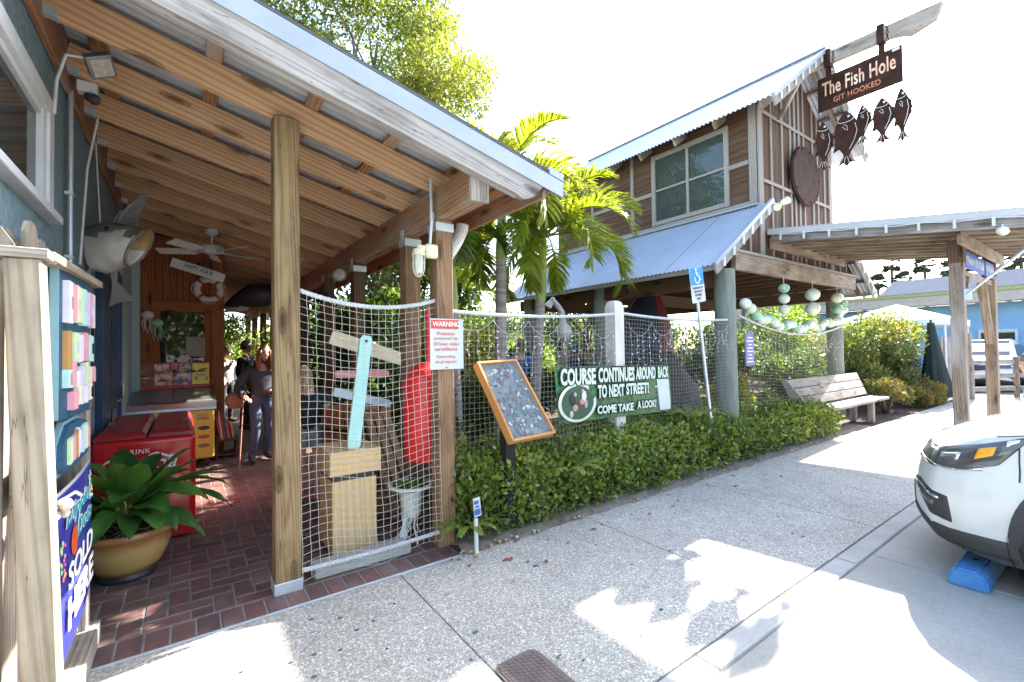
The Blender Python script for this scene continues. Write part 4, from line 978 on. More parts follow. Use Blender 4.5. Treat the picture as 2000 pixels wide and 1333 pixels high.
YF = 3.5
fpm = mat('white_washed_post', (.66, .63, .58), .7, c2=(.52, .47, .42), scale=5, stretch=(3, 3, .6), bump=.15)
wp = thing('fence_post', 'whitewashed chamfered fence post between the nets', 'post', (3.99, YF, 0))
b = MB(); h = .075
b.add([(s*q, t*q, zz) for q, zz in ((h, -1.0), (h, 1.02), (h*.78, 1.08), (h*.45, 1.10)) for s, t in ((-1, -1), (1, -1), (1, 1), (-1, 1))], [(k*4+i, k*4+(i+1) % 4, k*4+4+(i+1) % 4, k*4+4+i) for k in range(3) for i in range(4)]+[(12, 13, 14, 15)])
b.build('shaft', fpm, wp, mw=Matrix.Translation((3.98, YF+.03, 1.0)), fix=True)
def fence_net(lab, xa, za, xb, zb2, sag, zlow, cell=.05):
    t = thing('fence_net', lab, 'net', ((xa+xb)/2, YF, 1), 'net panels along the garden')
    P = rope_pts((xa, YF-.03, za), (xb, YF-.03, zb2), sag); rope('top_rope', P, .017, M_rope, t)
    def f(u, v):
        q = P[0].lerp(P[-1], u)-V((0, 0, sag*4*u*(1-u))); lo = V((xa+(xb-xa)*u, YF-.02, zlow))
        p = q.lerp(lo, v); return p+wob(p, 4, .012)+V((0, .03*math.sin(u*9)*math.sin(v*3.1), 0))
    netting('netting', f, int((xb-xa)/cell), int((za-zlow)/cell), .0014, t); return P
P1 = fence_net('garden net panel between corner porch post and whitewashed post', 1.79, 1.90, 3.92, 1.945, .04, .2)
P2 = fence_net('garden net panel between whitewashed post and green log post', 4.06, 1.955, 6.28, 1.945, .035, .2)
P3 = fence_net('garden net panel between the two log posts behind the bench', 6.58, 2.02, 10.45, 1.93, .22, .15, .055)
M_wire = mat('white_wire', (.46, .46, .44), .7); M_bulb = mat('tiny_clear_bulb', (.80, .80, .76), .15)
def icicles(lab, xa, xb, z0, nsw, seed, y=YF-.06, drop=(.15, .5)):
    q = random.Random(seed); t = thing('icicle_lights', lab, 'string lights', ((xa+xb)/2, y, z0), 'icicle lights on the nets'); b = MB(); bl = MB(); L_ = (xb-xa)/nsw
    for k in range(nsw):
        x = xa+k*L_; dz = q.uniform(.09, .16); P = [V((x+L_*i/8, y, z0-dz*4*(i/8)*(1-i/8))) for i in range(9)]; b.tube(P, .0024, 4, cap=False)
        for i in range(1, 8, 2):
            p = P[i]; ln = q.uniform(*drop); Q = [p]
            for s in range(1, 6): Q.append(V((p.x+q.uniform(-.02, .02), y+q.uniform(-.01, .01), p.z-ln*s/5)))
            b.tube(Q, .002, 4, cap=False)
            for w_ in Q[1:]:
                d = V((q.uniform(-1, 1), q.uniform(-.6, .2), q.uniform(-.8, .6))).normalized(); bl.tube([w_, w_+d*.012, w_+d*.03], [.003, .0045, .002], 5)
    b.build('wire', M_wire, t); o = bl.build('bulbs', M_bulb, t); o['kind'] = 'stuff'
icicles('white icicle lights draped on the net behind the display case', 1.85, 3.9, 1.83, 5, 1)
icicles('white icicle lights draped on the net above the banner', 4.1, 6.25, 1.86, 5, 2)
icicles('white icicle lights draped on the net behind the bench', 6.65, 10.4, 1.74, 8, 3)

# ================================================================== BEHIND THE PORCH NET
pd = thing('podium', 'light veneer podium cabinet behind the porch net', 'podium', (1.07, 3.8, 0))
box('body', .905, 1.245, 3.62, 4.02, .02, .57, W_pod, pd, .003, axis=2); box('dark_gap', .915, 1.235, 3.63, 4.01, .57, .62, M_blk, pd, 0)
box('top_box', .88, 1.27, 3.58, 4.04, .62, .80, W_pod, pd, .004, axis=0)
sgp = thing('plank_signpost', 'crossed pastel plank direction sign behind the net', 'signpost', (1.15, 4.0, 0))
def plank(nm, a_, b_, wid, th, m, parent, taper=1.0):
    x, y, z = frame(V(b_)-V(a_), (0, 1, 0)); L_ = (V(b_)-V(a_)).length; h = wid/2
    bb = MB(); P = [(-L_/2, -h*.8), (-L_/2+.02, -h), (L_/2-.03, -h*taper), (L_/2, -h*.6*taper), (L_/2, h*.6*taper), (L_/2-.03, h*taper), (-L_/2+.02, h), (-L_/2, h*.8)]
    o_ = (V(a_)+V(b_))/2; bb.prism([(p, q, -th/2) for p, q in P], (0, 0, th)); return bb.build(nm, m, parent, mw=mat4(o_, x, y, z), fix=True)
# frame(): y = up x x, z = x x y
def plank2(nm, a_, b_, wid, th, m, parent):
    a_, b_ = V(a_), V(b_); x = (b_-a_).normalized(); zz = V((0, -1, 0)); y = zz.cross(x).normalized(); L_ = (b_-a_).length; h = wid/2; bb = MB()
    P = [(-L_/2, -h*.75), (-L_/2+.025, -h), (L_/2-.03, -h*.95), (L_/2, -h*.6), (L_/2, h*.6), (L_/2-.03, h*.95), (-L_/2+.025, h), (-L_/2, h*.75)]
    bb.prism([(p, q, -th/2) for p, q in P], (0, 0, th)); return bb.build(nm, m, parent, mw=mat4((a_+b_)/2, x, y, zz), fix=True)
PT = {'mint': mat('mint_plank', (.42, .72, .68), .6, c2=(.34, .63, .60), scale=5, stretch=(.5, 4, 4)), 'cream': mat('cream_plank', (.76, .66, .47), .6, c2=(.66, .56, .38), scale=5, stretch=(.5, 4, 4)), 'pink': mat('pink_plank', (.76, .33, .37), .6, scale=5), 'ice': mat('ice_blue_plank', (.58, .70, .82), .6, scale=5)}
plank2('upright_plank', (1.075, 3.66, .80), (1.185, 3.66, 1.69), .10, .03, PT['mint'], sgp); lathe('nail', [(0, 0), (.012, 0), (.012, .006), (0, .008)], M_iron, sgp, (1.18, 3.643, 1.645), 10, -Y1)
plank2('arm_plank', (1.07, 4.3, 1.70), (1.78, 4.3, 1.47), .13, .03, PT['cream'], sgp)
plank2('arm_plank', (1.10, 4.28, 1.36), (1.60, 4.28, 1.345), .07, .03, PT['pink'], sgp)
plank2('arm_plank', (1.04, 4.1, 1.22), (1.55, 4.1, 1.07), .075, .03, PT['ice'], sgp)
tube('stake', [(1.3, 4.34, 0), (1.32, 4.34, 1.9)], .035, W_dark, sgp, 10)
br = thing('timber_barrel', 'dark slatted timber tub behind the podium', 'barrel', (1.42, 4.75, 0))
for k in range(18):
    A = 2*math.pi*k/18; c0, c1 = V((1.45+.27*math.cos(A), 4.75+.27*math.sin(A), 0)), V((1.45+.32*math.cos(A), 4.75+.32*math.sin(A), 1.0)); board('stave', c0, c1, .02, .10, W_plank, br, .004, up=(math.cos(A), math.sin(A), 0)) if False else board('stave', c0, c1, .10, .02, W_plank, br, .004, up=(math.cos(A), math.sin(A), 0))
for z, r_ in ((.25, .30), (.8, .325)):
    b = MB(); b.lathe([(r_+.002, -.02), (r_+.008, -.02), (r_+.008, .02), (r_+.002, .02)], 36, (1.45, 4.75, z), closed=True); b.build('hoop', M_iron, br, auto=40)
lathe('contents', [(0, .9), (.29, .9), (.29, .92), (0, .93)], M_soil, br, (1.45, 4.75, 0), 24)
for k in range(3): board('lumber', (1.60+.10*k, 4.1, 0), (1.40+.12*k, 4.5, 1.15-.1*k), .09, .03, W_postb, thing('leaning_plank', ['leaning brown plank nearest the barrel', 'leaning brown plank between barrel and red buoy', 'leaning brown plank behind the red buoy'][k], 'plank', (1.6, 4.3, 0), 'planks leaning behind the net') )
bu = thing('red_buoy', 'bright red plastic channel buoy behind the net', 'buoy', (1.64, 3.74, 0))
lathe('shell', [(0, .62), (.165, .62), (.185, .65), (.188, 1.28), (.18, 1.33), (.155, 1.38), (.09, 1.43), (.04, 1.46), (0, 1.465)], M_cone, bu, (1.705, 3.69, 0), 32); lathe('handle', [(0, 1.44), (.018, 1.44), (.018, 1.93), (0, 1.93)], M_cone, bu, (1.74, 3.69, 0), 12)
lathe('collar', [(.17, 1.26), (.197, 1.26), (.197, 1.285), (.17, 1.285)], M_cone, bu, (1.705, 3.69, 0), 32); lathe('base', [(0, 0), (.08, 0), (.08, .64), (0, .64)], W_dark, bu, (1.72, 3.76, 0), 16)
bk = thing('white_planter', 'white bucket planter in a ring stand at the net corner', 'planter', (1.53, 3.60, 0))
lathe('bucket', [(0, .20), (.075, .20), (.10, .40), (.105, .41), (.095, .41), (.07, .23), (0, .23)], M_white, bk, (1.53, 3.60, 0), 24)
b = MB(); b.lathe([(.155, -.008), (.19, -.008), (.19, .008), (.155, .008)], 28, (1.53, 3.60, .45), closed=True); b.build('ring_shelf', M_white, bk, auto=40)
for k in range(3):
    A = R(30+120*k); tube('leg', [(1.53+.08*math.cos(A), 3.60+.08*math.sin(A), .22), (1.53+.05*math.cos(A), 3.60+.05*math.sin(A), .12), (1.53+.13*math.cos(A), 3.60+.13*math.sin(A), .0)], .009, M_white, bk)
b = MB()
for i in range(14):
    A = U(0, 6.28); b.tube([(1.48+U(-.05, .05), 3.55+U(-.04, .04), .22), (1.46+U(-.05, .05), 3.53, .12), (1.42+U(-.06, .08), 3.51, .01)], .005, 4)
b.build('hanging_twine', mat('white_twine', (.66, .66, .64), .9), bk)
bp = thing('trailing_plant', 'small trailing green plant in the white bucket', 'plant', (1.53, 3.60, .42))
for j in range(22):
    A = U(0, 6.28); broadleaf((1.53+.03*math.cos(A), 3.60+.03*math.sin(A), .43), (math.cos(A), math.sin(A), U(.2, 1.4)), U(.09, .2), .05, 1.6, bp, rnd.random())
# birdhouse hung from eave and other dim items
bh = thing('birdhouse', 'small rusty birdhouse hanging between the porch posts', 'birdhouse', (1.35, 5.3, 2.0))
lathe('roof', [(0, .13), (.12, .0), (.0, .01)], M_iron, bh, (1.42, 5.9, 2.18), 4); box('body', 1.36, 1.48, 5.84, 5.96, 2.03, 2.18, W_dark, bh); tube('wire', [(1.42, 5.9, 2.3), (1.42, 5.9, 2.6)], .004, M_blk, bh, 5)

# ================================================================== WARNING SIGN
ws = thing('warning_sign', 'white and red WARNING video surveillance sign on corner post', 'sign', (1.69, 3.25, 1.6))
M_sred = mat('sign_red', (.62, .07, .05), .4); M_spale = mat('sign_red_text', (.66, .18, .16), .5)
b = MB(); P = rr(1.553, 1.835, 1.405, 1.815, .012, 3)
def bendx(x): return 3.255-.02*max(0, (x-1.76)/.08)**1.5
nn = 14; xs_ = [1.553+.285*i/nn for i in range(nn+1)]
b.add([(x, bendx(x), 1.412-.012*(x-1.55)/.28*0) for x in xs_]+[(x, bendx(x), 1.815) for x in xs_]+[(x, bendx(x)+.003, 1.412) for x in xs_]+[(x, bendx(x)+.003, 1.815) for x in xs_],
      [(i, i+1, nn+2+i, nn+1+i) for i in range(nn)]+[(2*nn+3+i, 2*nn+2+i, 3*nn+3+i, 3*nn+4+i) for i in range(nn)])
b.build('plate', M_white, ws)
b = MB(); b.add([(1.560, 3.2525, 1.735), (1.80, 3.2425, 1.735), (1.80, 3.2425, 1.805), (1.560, 3.2525, 1.805)], [(0, 1, 2, 3)]); b.build('red_band', M_sred, ws)
text('lettering', 'WARNING', (1.572, 3.2505, 1.752), V((1, -.035, 0)), Z1, .235, .04, M_ltr, ws, .002, off=.012)
for i, (s, w_) in enumerate((('Premises', .155), ('protected by', .205), ('24 hour video', .222), ('surveillance', .195), ('Recording', .16), ('in progress', .175))):
    z = 1.683-.041*i-(.022 if i > 3 else 0); text('lettering', s, (1.69-w_/2, 3.2515, z), V((1, -.02, 0)), Z1, w_, .028, M_spale, ws, .002, off=.006)
for z in (1.80, 1.425): lathe('screw', [(0, 0), (.006, 0), (.005, .004), (0, .004)], M_iron, ws, (1.692, 3.2525, z), 8, -Y1)

# ================================================================== DISPLAY CASE
dc = thing('display_case', 'tilted orange wood framed display case with pebbles on a black post', 'display case', (2.2, 3.2, 0))
TL, TR, BL, BR = V((2.0, 3.30, 1.46)), V((2.41, 3.30, 1.475)), V((2.11, 2.95, .83)), V((2.56, 2.95, .845))
nrm = (BR-BL).cross(TL-BL).normalized()
if nrm.y > 0: nrm = -nrm
def bl(u, v, o=0): return (BL.lerp(BR, u)).lerp(TL.lerp(TR, u), v)+nrm*o
def cbar(a_, b_, wd): 
    board('frame_bar', a_+nrm*-.03, b_+nrm*-.03, wd, .085, W_case, dc, .003, up=nrm)
cbar(bl(.02, 0), bl(.02, 1), .022); cbar(bl(.98, 0), bl(.98, 1), .022); cbar(bl(.0, .012), bl(1, .012), .022); cbar(bl(0, .985), bl(1, .985), .022)
b = MB(); b.prism([bl(.03, .02, -.07), bl(.97, .02, -.07), bl(.97, .98, -.07), bl(.03, .98, -.07)], nrm*.045); b.build('back_panel', mat('case_lining', (.26, .28, .31), .7, c2=(.10, .14, .15), scale=14), dc, fix=True)
stm = [mat('stone%d' % i, c, .6, scale=20) for i, c in enumerate(((.42, .42, .44), (.12, .20, .18), (.26, .10, .09), (.72, .70, .66), (.10, .22, .24), (.22, .20, .18)))]
for i in range(150):
    u, v = U(.08, .92), U(.05, .95); s = U(.008, .022); b = MB(); b.ball((0, 0, 0), (s*U(.8, 1.8), s*.5, s), 7); b.build('pebble', stm[i % 6], dc, smooth=True, mw=Matrix.Translation(bl(u, v, -.018)) @ Matrix.Rotation(U(0, 6), 4, nrm))
b = MB(); b.add([bl(.03, .02, .004), bl(.97, .02, .004), bl(.97, .98, .004), bl(.03, .98, .004)], [(0, 1, 2, 3)]); b.build('glass', glassmat('display_glass', (.92, .95, .96), .78, .06), dc)
M_pblk = wood('black_stained_post', (.012, .011, .01), (.03, .028, .026), knots=False)
box('post', 2.20, 2.30, 3.17, 3.27, 0, 1.0, M_pblk, dc, .004)

# ================================================================== BANNER
bn = thing('banner', 'green printed banner reading COURSE CONTINUES AROUND BACK on the net', 'banner', (3.9, 3.42, 1.1))
def banmat():
    m, t, N, L, B = nodes('banner_print'); mp = mapping(N, L, (1, 1, 1), False); n = noise(N, L, mp.outputs[0], 3.4, 6, .68, 1.8)
    r = ramp(N, L, n.outputs[0], [(.34, (.006, .02, .01)), (.43, (.008, .05, .018)), (.50, (.02, .15, .04)), (.545, (.05, .19, .04)), (.58, (.12, .07, .025)), (.66, (.04, .014, .01))])
    n2 = noise(N, L, mp.outputs[0], 14, 4); r2 = ramp(N, L, n2.outputs[0], [(.3, (.6, .6, .6)), (.7, (1.2, 1.2, 1.2))]); L.new(mix(N, L, .7, r.outputs[0], r2.outputs[0], 'MULTIPLY'), B.inputs['Base Color']); B.inputs['Roughness'].default_value = .45; return m
yb = 3.43
BT = [V((2.975, yb, 1.385)), V((4.81, yb, 1.345))]; BB = [V((3.02, yb, .815)), V((4.88, yb, .785))]
def bq(u, v, o=0):
    p = BB[0].lerp(BB[1], u).lerp(BT[0].lerp(BT[1], u), v); return p+V((0, .012*math.sin(u*17)*math.sin(v*2.5)-o, 0))
def bgrid(u0, u1, v0, v1, nu, nv, o): 
    b = MB(); b.add([bq(u0+(u1-u0)*i/nu, v0+(v1-v0)*j/nv, o) for j in range(nv+1) for i in range(nu+1)], [(j*(nu+1)+i, j*(nu+1)+i+1, (j+1)*(nu+1)+i+1, (j+1)*(nu+1)+i) for j in range(nv) for i in range(nu)]); return b
bgrid(0, 1, 0, 1, 40, 8, 0).build('sheet', banmat(), bn, smooth=True)
bgrid(.875, .985, .04, .70, 5, 5, .004).build('paper_notice', mat('paper', (.66, .66, .62), .8, c2=(.58, .58, .54), scale=6), bn, smooth=True)
M_btxt = mat('banner_letter', (.66, .74, .62), .5); M_bout = mat('banner_letter_outline', (.015, .03, .018), .5)
def btext(s, u, v, wd, ht):
    o_ = bq(u, v); xd = (BT[1]-BT[0]).lerp(BB[1]-BB[0], .5).normalized(); yd = Z1+V((.0, 0, 0))
    for ox, oz in ((-.011, -.009), (.011, -.009), (-.009, .009), (.009, .009)): text('lettering_outline', s, o_+V((ox, -.016, oz)), xd, yd, wd, ht, M_bout, bn, .001, off=.04, space=1.02)
    text('lettering', s, o_+V((0, -.019, 0)), xd, yd, wd, ht, M_btxt, bn, .002, off=.04, space=1.02)
btext('COURSE', .03, .66, .50, .175); btext('CONTINUES', .315, .69, .585, .16); btext('AROUND', .645, .715, .355, .145); btext('BACK', .878, .73, .205, .135)
btext('TO NEXT', .30, .40, .42, .14); btext('STREET!', .55, .42, .40, .13); btext('COME TAKE', .29, .10, .58, .09); btext('A LOOK!', .64, .12, .34, .09)
b = MB(); o_ = bq(.86, .55, .018); b.obox(o_-V((.04, 0, 0)), o_+V((.04, 0, 0)), .01, .014); b.prism([o_+V((.03, 0, .02)), o_+V((.06, 0, 0)), o_+V((.03, 0, -.02))], (0, -.003, 0)); b.build('arrow', M_btxt, bn, fix=True)
oc = bq(.15, .345, .013)
def ell(rx, rz, o, m, nm):
    b = MB(); b.prism([oc+V((rx*math.cos(q), -o, rz*math.sin(q))) for q in [2*math.pi*i/40 for i in range(40)]], (0, -.002, 0)); return b.build(nm, m, bn, fix=True)
ell(.268, .20, 0, mat('golf_ball_rim', (.72, .72, .62), .5, c2=(.5, .48, .36), scale=5), 'photo_rim'); ell(.225, .172, .004, mat('photo_dark', (.03, .05, .03), .5, c2=(.02, .10, .04), scale=8), 'photo')
for nm, c, dx, dz, rx, rz in (('photo_figure', (.02, .02, .03), -.07, .07, .06, .09), ('photo_figure', (.70, .68, .66), .075, .10, .045, .08), ('photo_figure', (.62, .22, .16), .05, .02, .05, .045), ('photo_figure', (.52, .26, .20), -.04, -.06, .05, .05), ('photo_figure', (.6, .35, .28), -.04, .13, .028, .032), ('photo_figure', (.6, .35, .28), .06, .175, .026, .03), ('photo_figure', (.5, .42, .36), -.09, -.14, .035, .05), ('photo_figure', (.30, .36, .5), .10, -.02, .03, .06)):
    b = MB(); b.ball((0, 0, 0), (rx*.8, .003, rz*.72), 12); b.build(nm, mat('photo_tone', c, .5), bn, smooth=True, mw=Matrix.Translation(oc+V((dx*1.1, -.009, dz*.72-.01))))

# ================================================================== ACCESSIBLE PARKING SIGN
hs = thing('parking_sign', 'blue and white accessible parking sign on a leaning steel pole', 'sign', (5.36, 3.12, 0))
p0, p1 = V((5.73, 3.37, 0)), V((5.30, 3.36, 2.585)); ux = (p1-p0).normalized()
board('pole', p0, p1, .045, .028, M_galv, hs, .006, up=(0, 1, 0))
sx = V((1, 0, .0)); sx = (sx-ux*sx.dot(ux)).normalized(); so = p1-ux*.455-sx*.15+V((0, -.022, 0)); sn_ = V((0, -1, 0))
def sp_(u, v, o=0): return so+sx*u+ux*v+sn_*o
def splate(nm, u0, u1, v0, v1, o, m, r_=.02):
    b = MB(); b.prism([sp_(u, v, o) for u, v in rr(u0, u1, v0, v1, r_, 4)], sn_*.003); return b.build(nm, m, hs, fix=True)
M_hblue = mat('sign_blue', (.03, .26, .62), .4, c2=(.03, .22, .55), scale=4); M_sblk = mat('sign_text_black', (.05, .05, .06), .5)
splate('plate', 0, .305, 0, .455, 0, M_white); splate('blue_panel', .006, .299, .225, .449, .004, M_hblue, .016)
b = MB()
ring = [sp_(.145+.052*math.cos(q), .30+.052*math.sin(q), .011) for q in [R(60)-R(270)*i/20 for i in range(21)]]
b.tube(ring, .0075, 5); b.tube([sp_(.13, .40, .011), sp_(.14, .345, .011), sp_(.185, .34, .011), sp_(.205, .285, .011), sp_(.225, .29, .011)], .0085, 5); b.tube([sp_(.137, .375, .011), sp_(.178, .372, .011)], .006, 5); b.ball(sp_(.128, .42, .011), .015, 10)
b.build('wheelchair_symbol', M_ltr, hs, smooth=True)
for i, (s, w_) in enumerate((('PARKING BY', .23), ('DISABLED', .20), ('PERMIT', .16), ('ONLY', .11))): text('lettering', s, sp_(.152-w_/2, .172-.046*i, .004), sx, ux, w_, .032, M_sblk, hs, .002, off=.008)
for v in (.02, .435): lathe('bolt', [(0, 0), (.009, 0), (.007, .006), (0, .006)], M_galv, hs, sp_(.152, v, .008), 8, sn_)
# little stake sign
sk2 = thing('stake_sign', 'tiny blue and white utility tag on a white pipe stake', 'sign', (1.82, 3.03, 0))
tube('pipe', [(1.815, 3.03, 0), (1.812, 3.03, .27)], .016, M_white, sk2, 12); board('tag', (1.825, 3.02, .285), (1.812, 3.02, .43), .062, .006, M_white, sk2, .003, up=(0, 1, 0))
b = MB(); b.box(1.795, 1.845, 3.014, 3.0165, .30, .345); b.box(1.80, 1.835, 3.014, 3.0165, .355, .37); b.box(1.79, 1.83, 3.014, 3.0165, .38, .41); b.build('blue_print', M_bprint, sk2)

# ================================================================== FOLIAGE
def leafcloud(name, blobs, n, size, m, parent, seed, asp=.5, shell=.55, up=.35, jit=.8):
    q = np.random.default_rng(seed); C = np.array([b_[0] for b_ in blobs], float); Rd = np.array([b_[1] for b_ in blobs], float)
    wgt = (Rd[:, 0]*Rd[:, 1]+Rd[:, 1]*Rd[:, 2]); wgt /= wgt.sum(); k = q.choice(len(blobs), n, p=wgt)
    d = q.normal(size=(n, 3)); d /= np.linalg.norm(d, axis=1)[:, None]
    pos = C[k]+Rd[k]*d*(shell+(1-shell)*q.random((n, 1))**.7)
    ax = d*.7+q.normal(size=(n, 3))*jit+np.array([0, 0, up]); ax /= np.linalg.norm(ax, axis=1)[:, None]
    sd_ = np.cross(ax, q.normal(size=(n, 3))); sd_ /= np.linalg.norm(sd_, axis=1)[:, None]; nm = np.cross(sd_, ax)
    L_ = size*(.6+.8*q.random((n, 1))); W_ = L_*asp
    v0 = pos; v1 = pos+ax*L_*.5+sd_*W_*.5+nm*W_*.15; v2 = pos+ax*L_; v3 = pos+ax*L_*.5-sd_*W_*.5+nm*W_*.15
    co = np.stack([v0, v1, v2, v3], 1).reshape(-1, 3).astype('f')
    me = bpy.data.meshes.new(name); me.vertices.add(4*n); me.vertices.foreach_set('co', co.ravel())
    me.loops.add(4*n); me.loops.foreach_set('vertex_index', np.arange(4*n, dtype='i')); me.polygons.add(n); me.polygons.foreach_set('loop_start', np.arange(0, 4*n, 4, dtype='i')); me.update(calc_edges=True)
    # colour varies by clump and by leaf
    cl = q.random(len(blobs)); val = np.clip(.45*cl[k]+.75*q.random(n)-.1, 0, 1)
    at = me.attributes.new('rnd', 'FLOAT', 'POINT'); at.data.foreach_set('value', np.repeat(val, 4).astype('f'))
    me.materials.append(m); o = bpy.data.objects.new(name, me); return put(o, parent)

L_hedge = leafmat('hedge_leaf', [(.026, .05, .011), (.075, .12, .022), (.13, .19, .036), (.20, .265, .055), (.31, .34, .10)], .36, .32, .5)
L_oak = leafmat('tree_leaf', [(.05, .075, .012), (.10, .135, .022), (.165, .20, .036), (.25, .265, .07)], .45, .4)
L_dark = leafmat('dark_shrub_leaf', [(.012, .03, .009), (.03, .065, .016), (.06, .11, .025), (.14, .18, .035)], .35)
L_bright = leafmat('bright_shrub_leaf', [(.03, .07, .015), (.08, .15, .03), (.16, .23, .05), (.30, .30, .07)], .42)
L_olive = leafmat('olive_bush_leaf', [(.03, .06, .015), (.07, .11, .03), (.13, .165, .05), (.24, .21, .07)], .35)
L_var = leafmat('croton_leaf', [(.04, .09, .02), (.15, .22, .03), (.34, .30, .03), (.40, .14, .03)], .4)
L_rust = leafmat('reddish_hedge_leaf', [(.05, .085, .02), (.10, .15, .035), (.20, .17, .06), (.26, .10, .05)], .35)
hq = random.Random(5)
hg = thing('hedge', 'low clipped green hedge along the sidewalk below the nets', 'hedge', (5.5, 3.3, 0))
blobs = []; x = 1.86
while x < 9.15:
    top = .65-.022*(x-1.9)+.04*math.sin(x*1.7)+hq.uniform(-.03, .03)
    for yy in (3.20, 3.40, 3.58): blobs.append(((x+hq.uniform(-.05, .05), yy+hq.uniform(-.03, .03), .27), (.17, .15, .24))); blobs.append(((x+hq.uniform(-.05, .05), yy+.03+hq.uniform(-.03, .03), top-.13+(.0 if yy < 3.3 else .05 if yy < 3.5 else .12)), (.17, .16, .16)))
    x += .16
near = [b_ for b_ in blobs if b_[0][0] < 4.6]; far_ = [b_ for b_ in blobs if b_[0][0] >= 4.6]
leafcloud('foliage', near, 19000, .052, L_hedge, hg, 1, .55, .6, .5); leafcloud('foliage', far_, 17000, .058, L_hedge, hg, 2, .55, .6, .5)
b = MB()
for i in range(70):
    x, y = hq.uniform(1.9, 9), hq.uniform(3.15, 3.45); b.tube([(x, y, 0), (x+hq.uniform(-.06, .06), y+hq.uniform(-.05, .05), .25), (x+hq.uniform(-.15, .15), y+hq.uniform(-.1, .1), .5)], [.009, .006, .003], 5)
b.build('stems', M_stem, hg)['kind'] = 'stuff'

def frond(base, az, el, L_, nl, lw, droop, m, parent, q, ll=.42, vee=.5, rw=.016, green=.5):
    P = []; pos = V(base); e = el; n = 14
    for i in range(n+1):
        P.append(pos.copy()); pos = pos+V((math.cos(az)*math.cos(e), math.sin(az)*math.cos(e), math.sin(e)))*L_/n; e -= droop/n*(.6+.9*i/n)
    vs_, fs, rv = [], [], []
    for i in range(nl):
        t = .14+.86*i/(nl-1); k = min(n-1, int(t*n)); f_ = t*n-k; p = P[k].lerp(P[k+1], f_); d = (P[k+1]-P[k]).normalized()
        s = d.cross(Z1); s = s.normalized() if s.length > 1e-3 else X1; up_ = s.cross(d)
        ln = ll*(math.sin(math.pi*(t*.86+.10))**.7)*q.uniform(.85, 1.1)
        for sg in (-1, 1):
            o_ = (s*sg*(1-.35*t)+d*(.55+.5*t)+up_*(vee*q.uniform(.4, 1.2))).normalized(); wv = o_.cross(up_).normalized()*lw*.5; b0 = len(vs_)
            g_ = V((0, 0, -1)); p1 = p+o_*ln*.5+g_*ln*.05; p2 = p+o_*ln*.92+g_*ln*q.uniform(.18, .42)
            vs_ += [p-wv*.6, p+wv*.6, p1+wv, p1-wv, p2]; fs += [(b0, b0+1, b0+2, b0+3), (b0+3, b0+2, b0+4)]; v_ = min(1, max(0, green+q.uniform(-.25, .25))); rv += [v_]*5
    bb = MB(); bb.tube(P, [rw*(1-.8*i/n) for i in range(n+1)], 6); b0 = len(vs_); vs_ += bb.v; fs += [tuple(i+b0 for i in f) for f in bb.f]; rv += [.75]*len(bb.v)
    o = mesh('frond', vs_, fs, m, parent); at = o.data.attributes.new('rnd', 'FLOAT', 'POINT'); at.data.foreach_set('value', rv); return o
L_palm = leafmat('palm_frond', [(.03, .06, .009), (.075, .13, .016), (.15, .205, .024), (.29, .30, .035)], .46, .3, .6)
def palm(x, y, zt_, lab, seed, nf=15, lean=(0, 0), L_=1.9, r_=.075, shaft=.95, ll=.42, green=.5):
    q = random.Random(seed); t = thing('palm_tree', lab, 'palm', (x, y, 0), 'palms in the garden')
    top = V((x+lean[0], y+lean[1], zt_)); base = V((x, y, 0)); ms = base.lerp(top, 1-shaft/zt_); n = 16
    P = [base.lerp(ms, i/n) for i in range(n+1)]; tube('trunk', P, [r_*(1.25-.35*i/n)*(1+.05*(i % 2)) for i in range(n+1)], M_palmtrunk, t, 14)
    tube('crownshaft', [ms, ms.lerp(top, .15), ms.lerp(top, .5), ms.lerp(top, .85), top], [r_*.98, r_*1.05, r_*.85, r_*.6, r_*.45], M_shaft, t, 14)
    for k in range(nf):
        az = k*2.399+q.uniform(-.2, .2); el = R(80-75*(k/nf)**.8); frond(top-V((0, 0, .03)), az, el, L_*q.uniform(.85, 1.1), 70, .028, 1.6+.9*k/nf, L_palm, t, q, ll=ll, vee=.75, green=green)
    return t
palm(3.36, 5.0, 3.7, 'slender ringed palm nearest the porch corner with bright fronds', 3, 20, (.1, 0), 1.4, ll=.46, green=.8)
palm(3.93, 5.05, 3.2, 'slender ringed palm beside the grey house roof', 4, 21, (.28, -.02), 1.6, ll=.48, green=.7)
palm(2.55, 4.6, 3.0, 'thin grey palm trunk just behind the corner porch post', 5, 9, (.2, .5), .9, .05)
palm(5.6, 9.6, 3.0, 'small fan of palm fronds behind the house roof', 6, 12, (.1, .1), 1.5, .06)

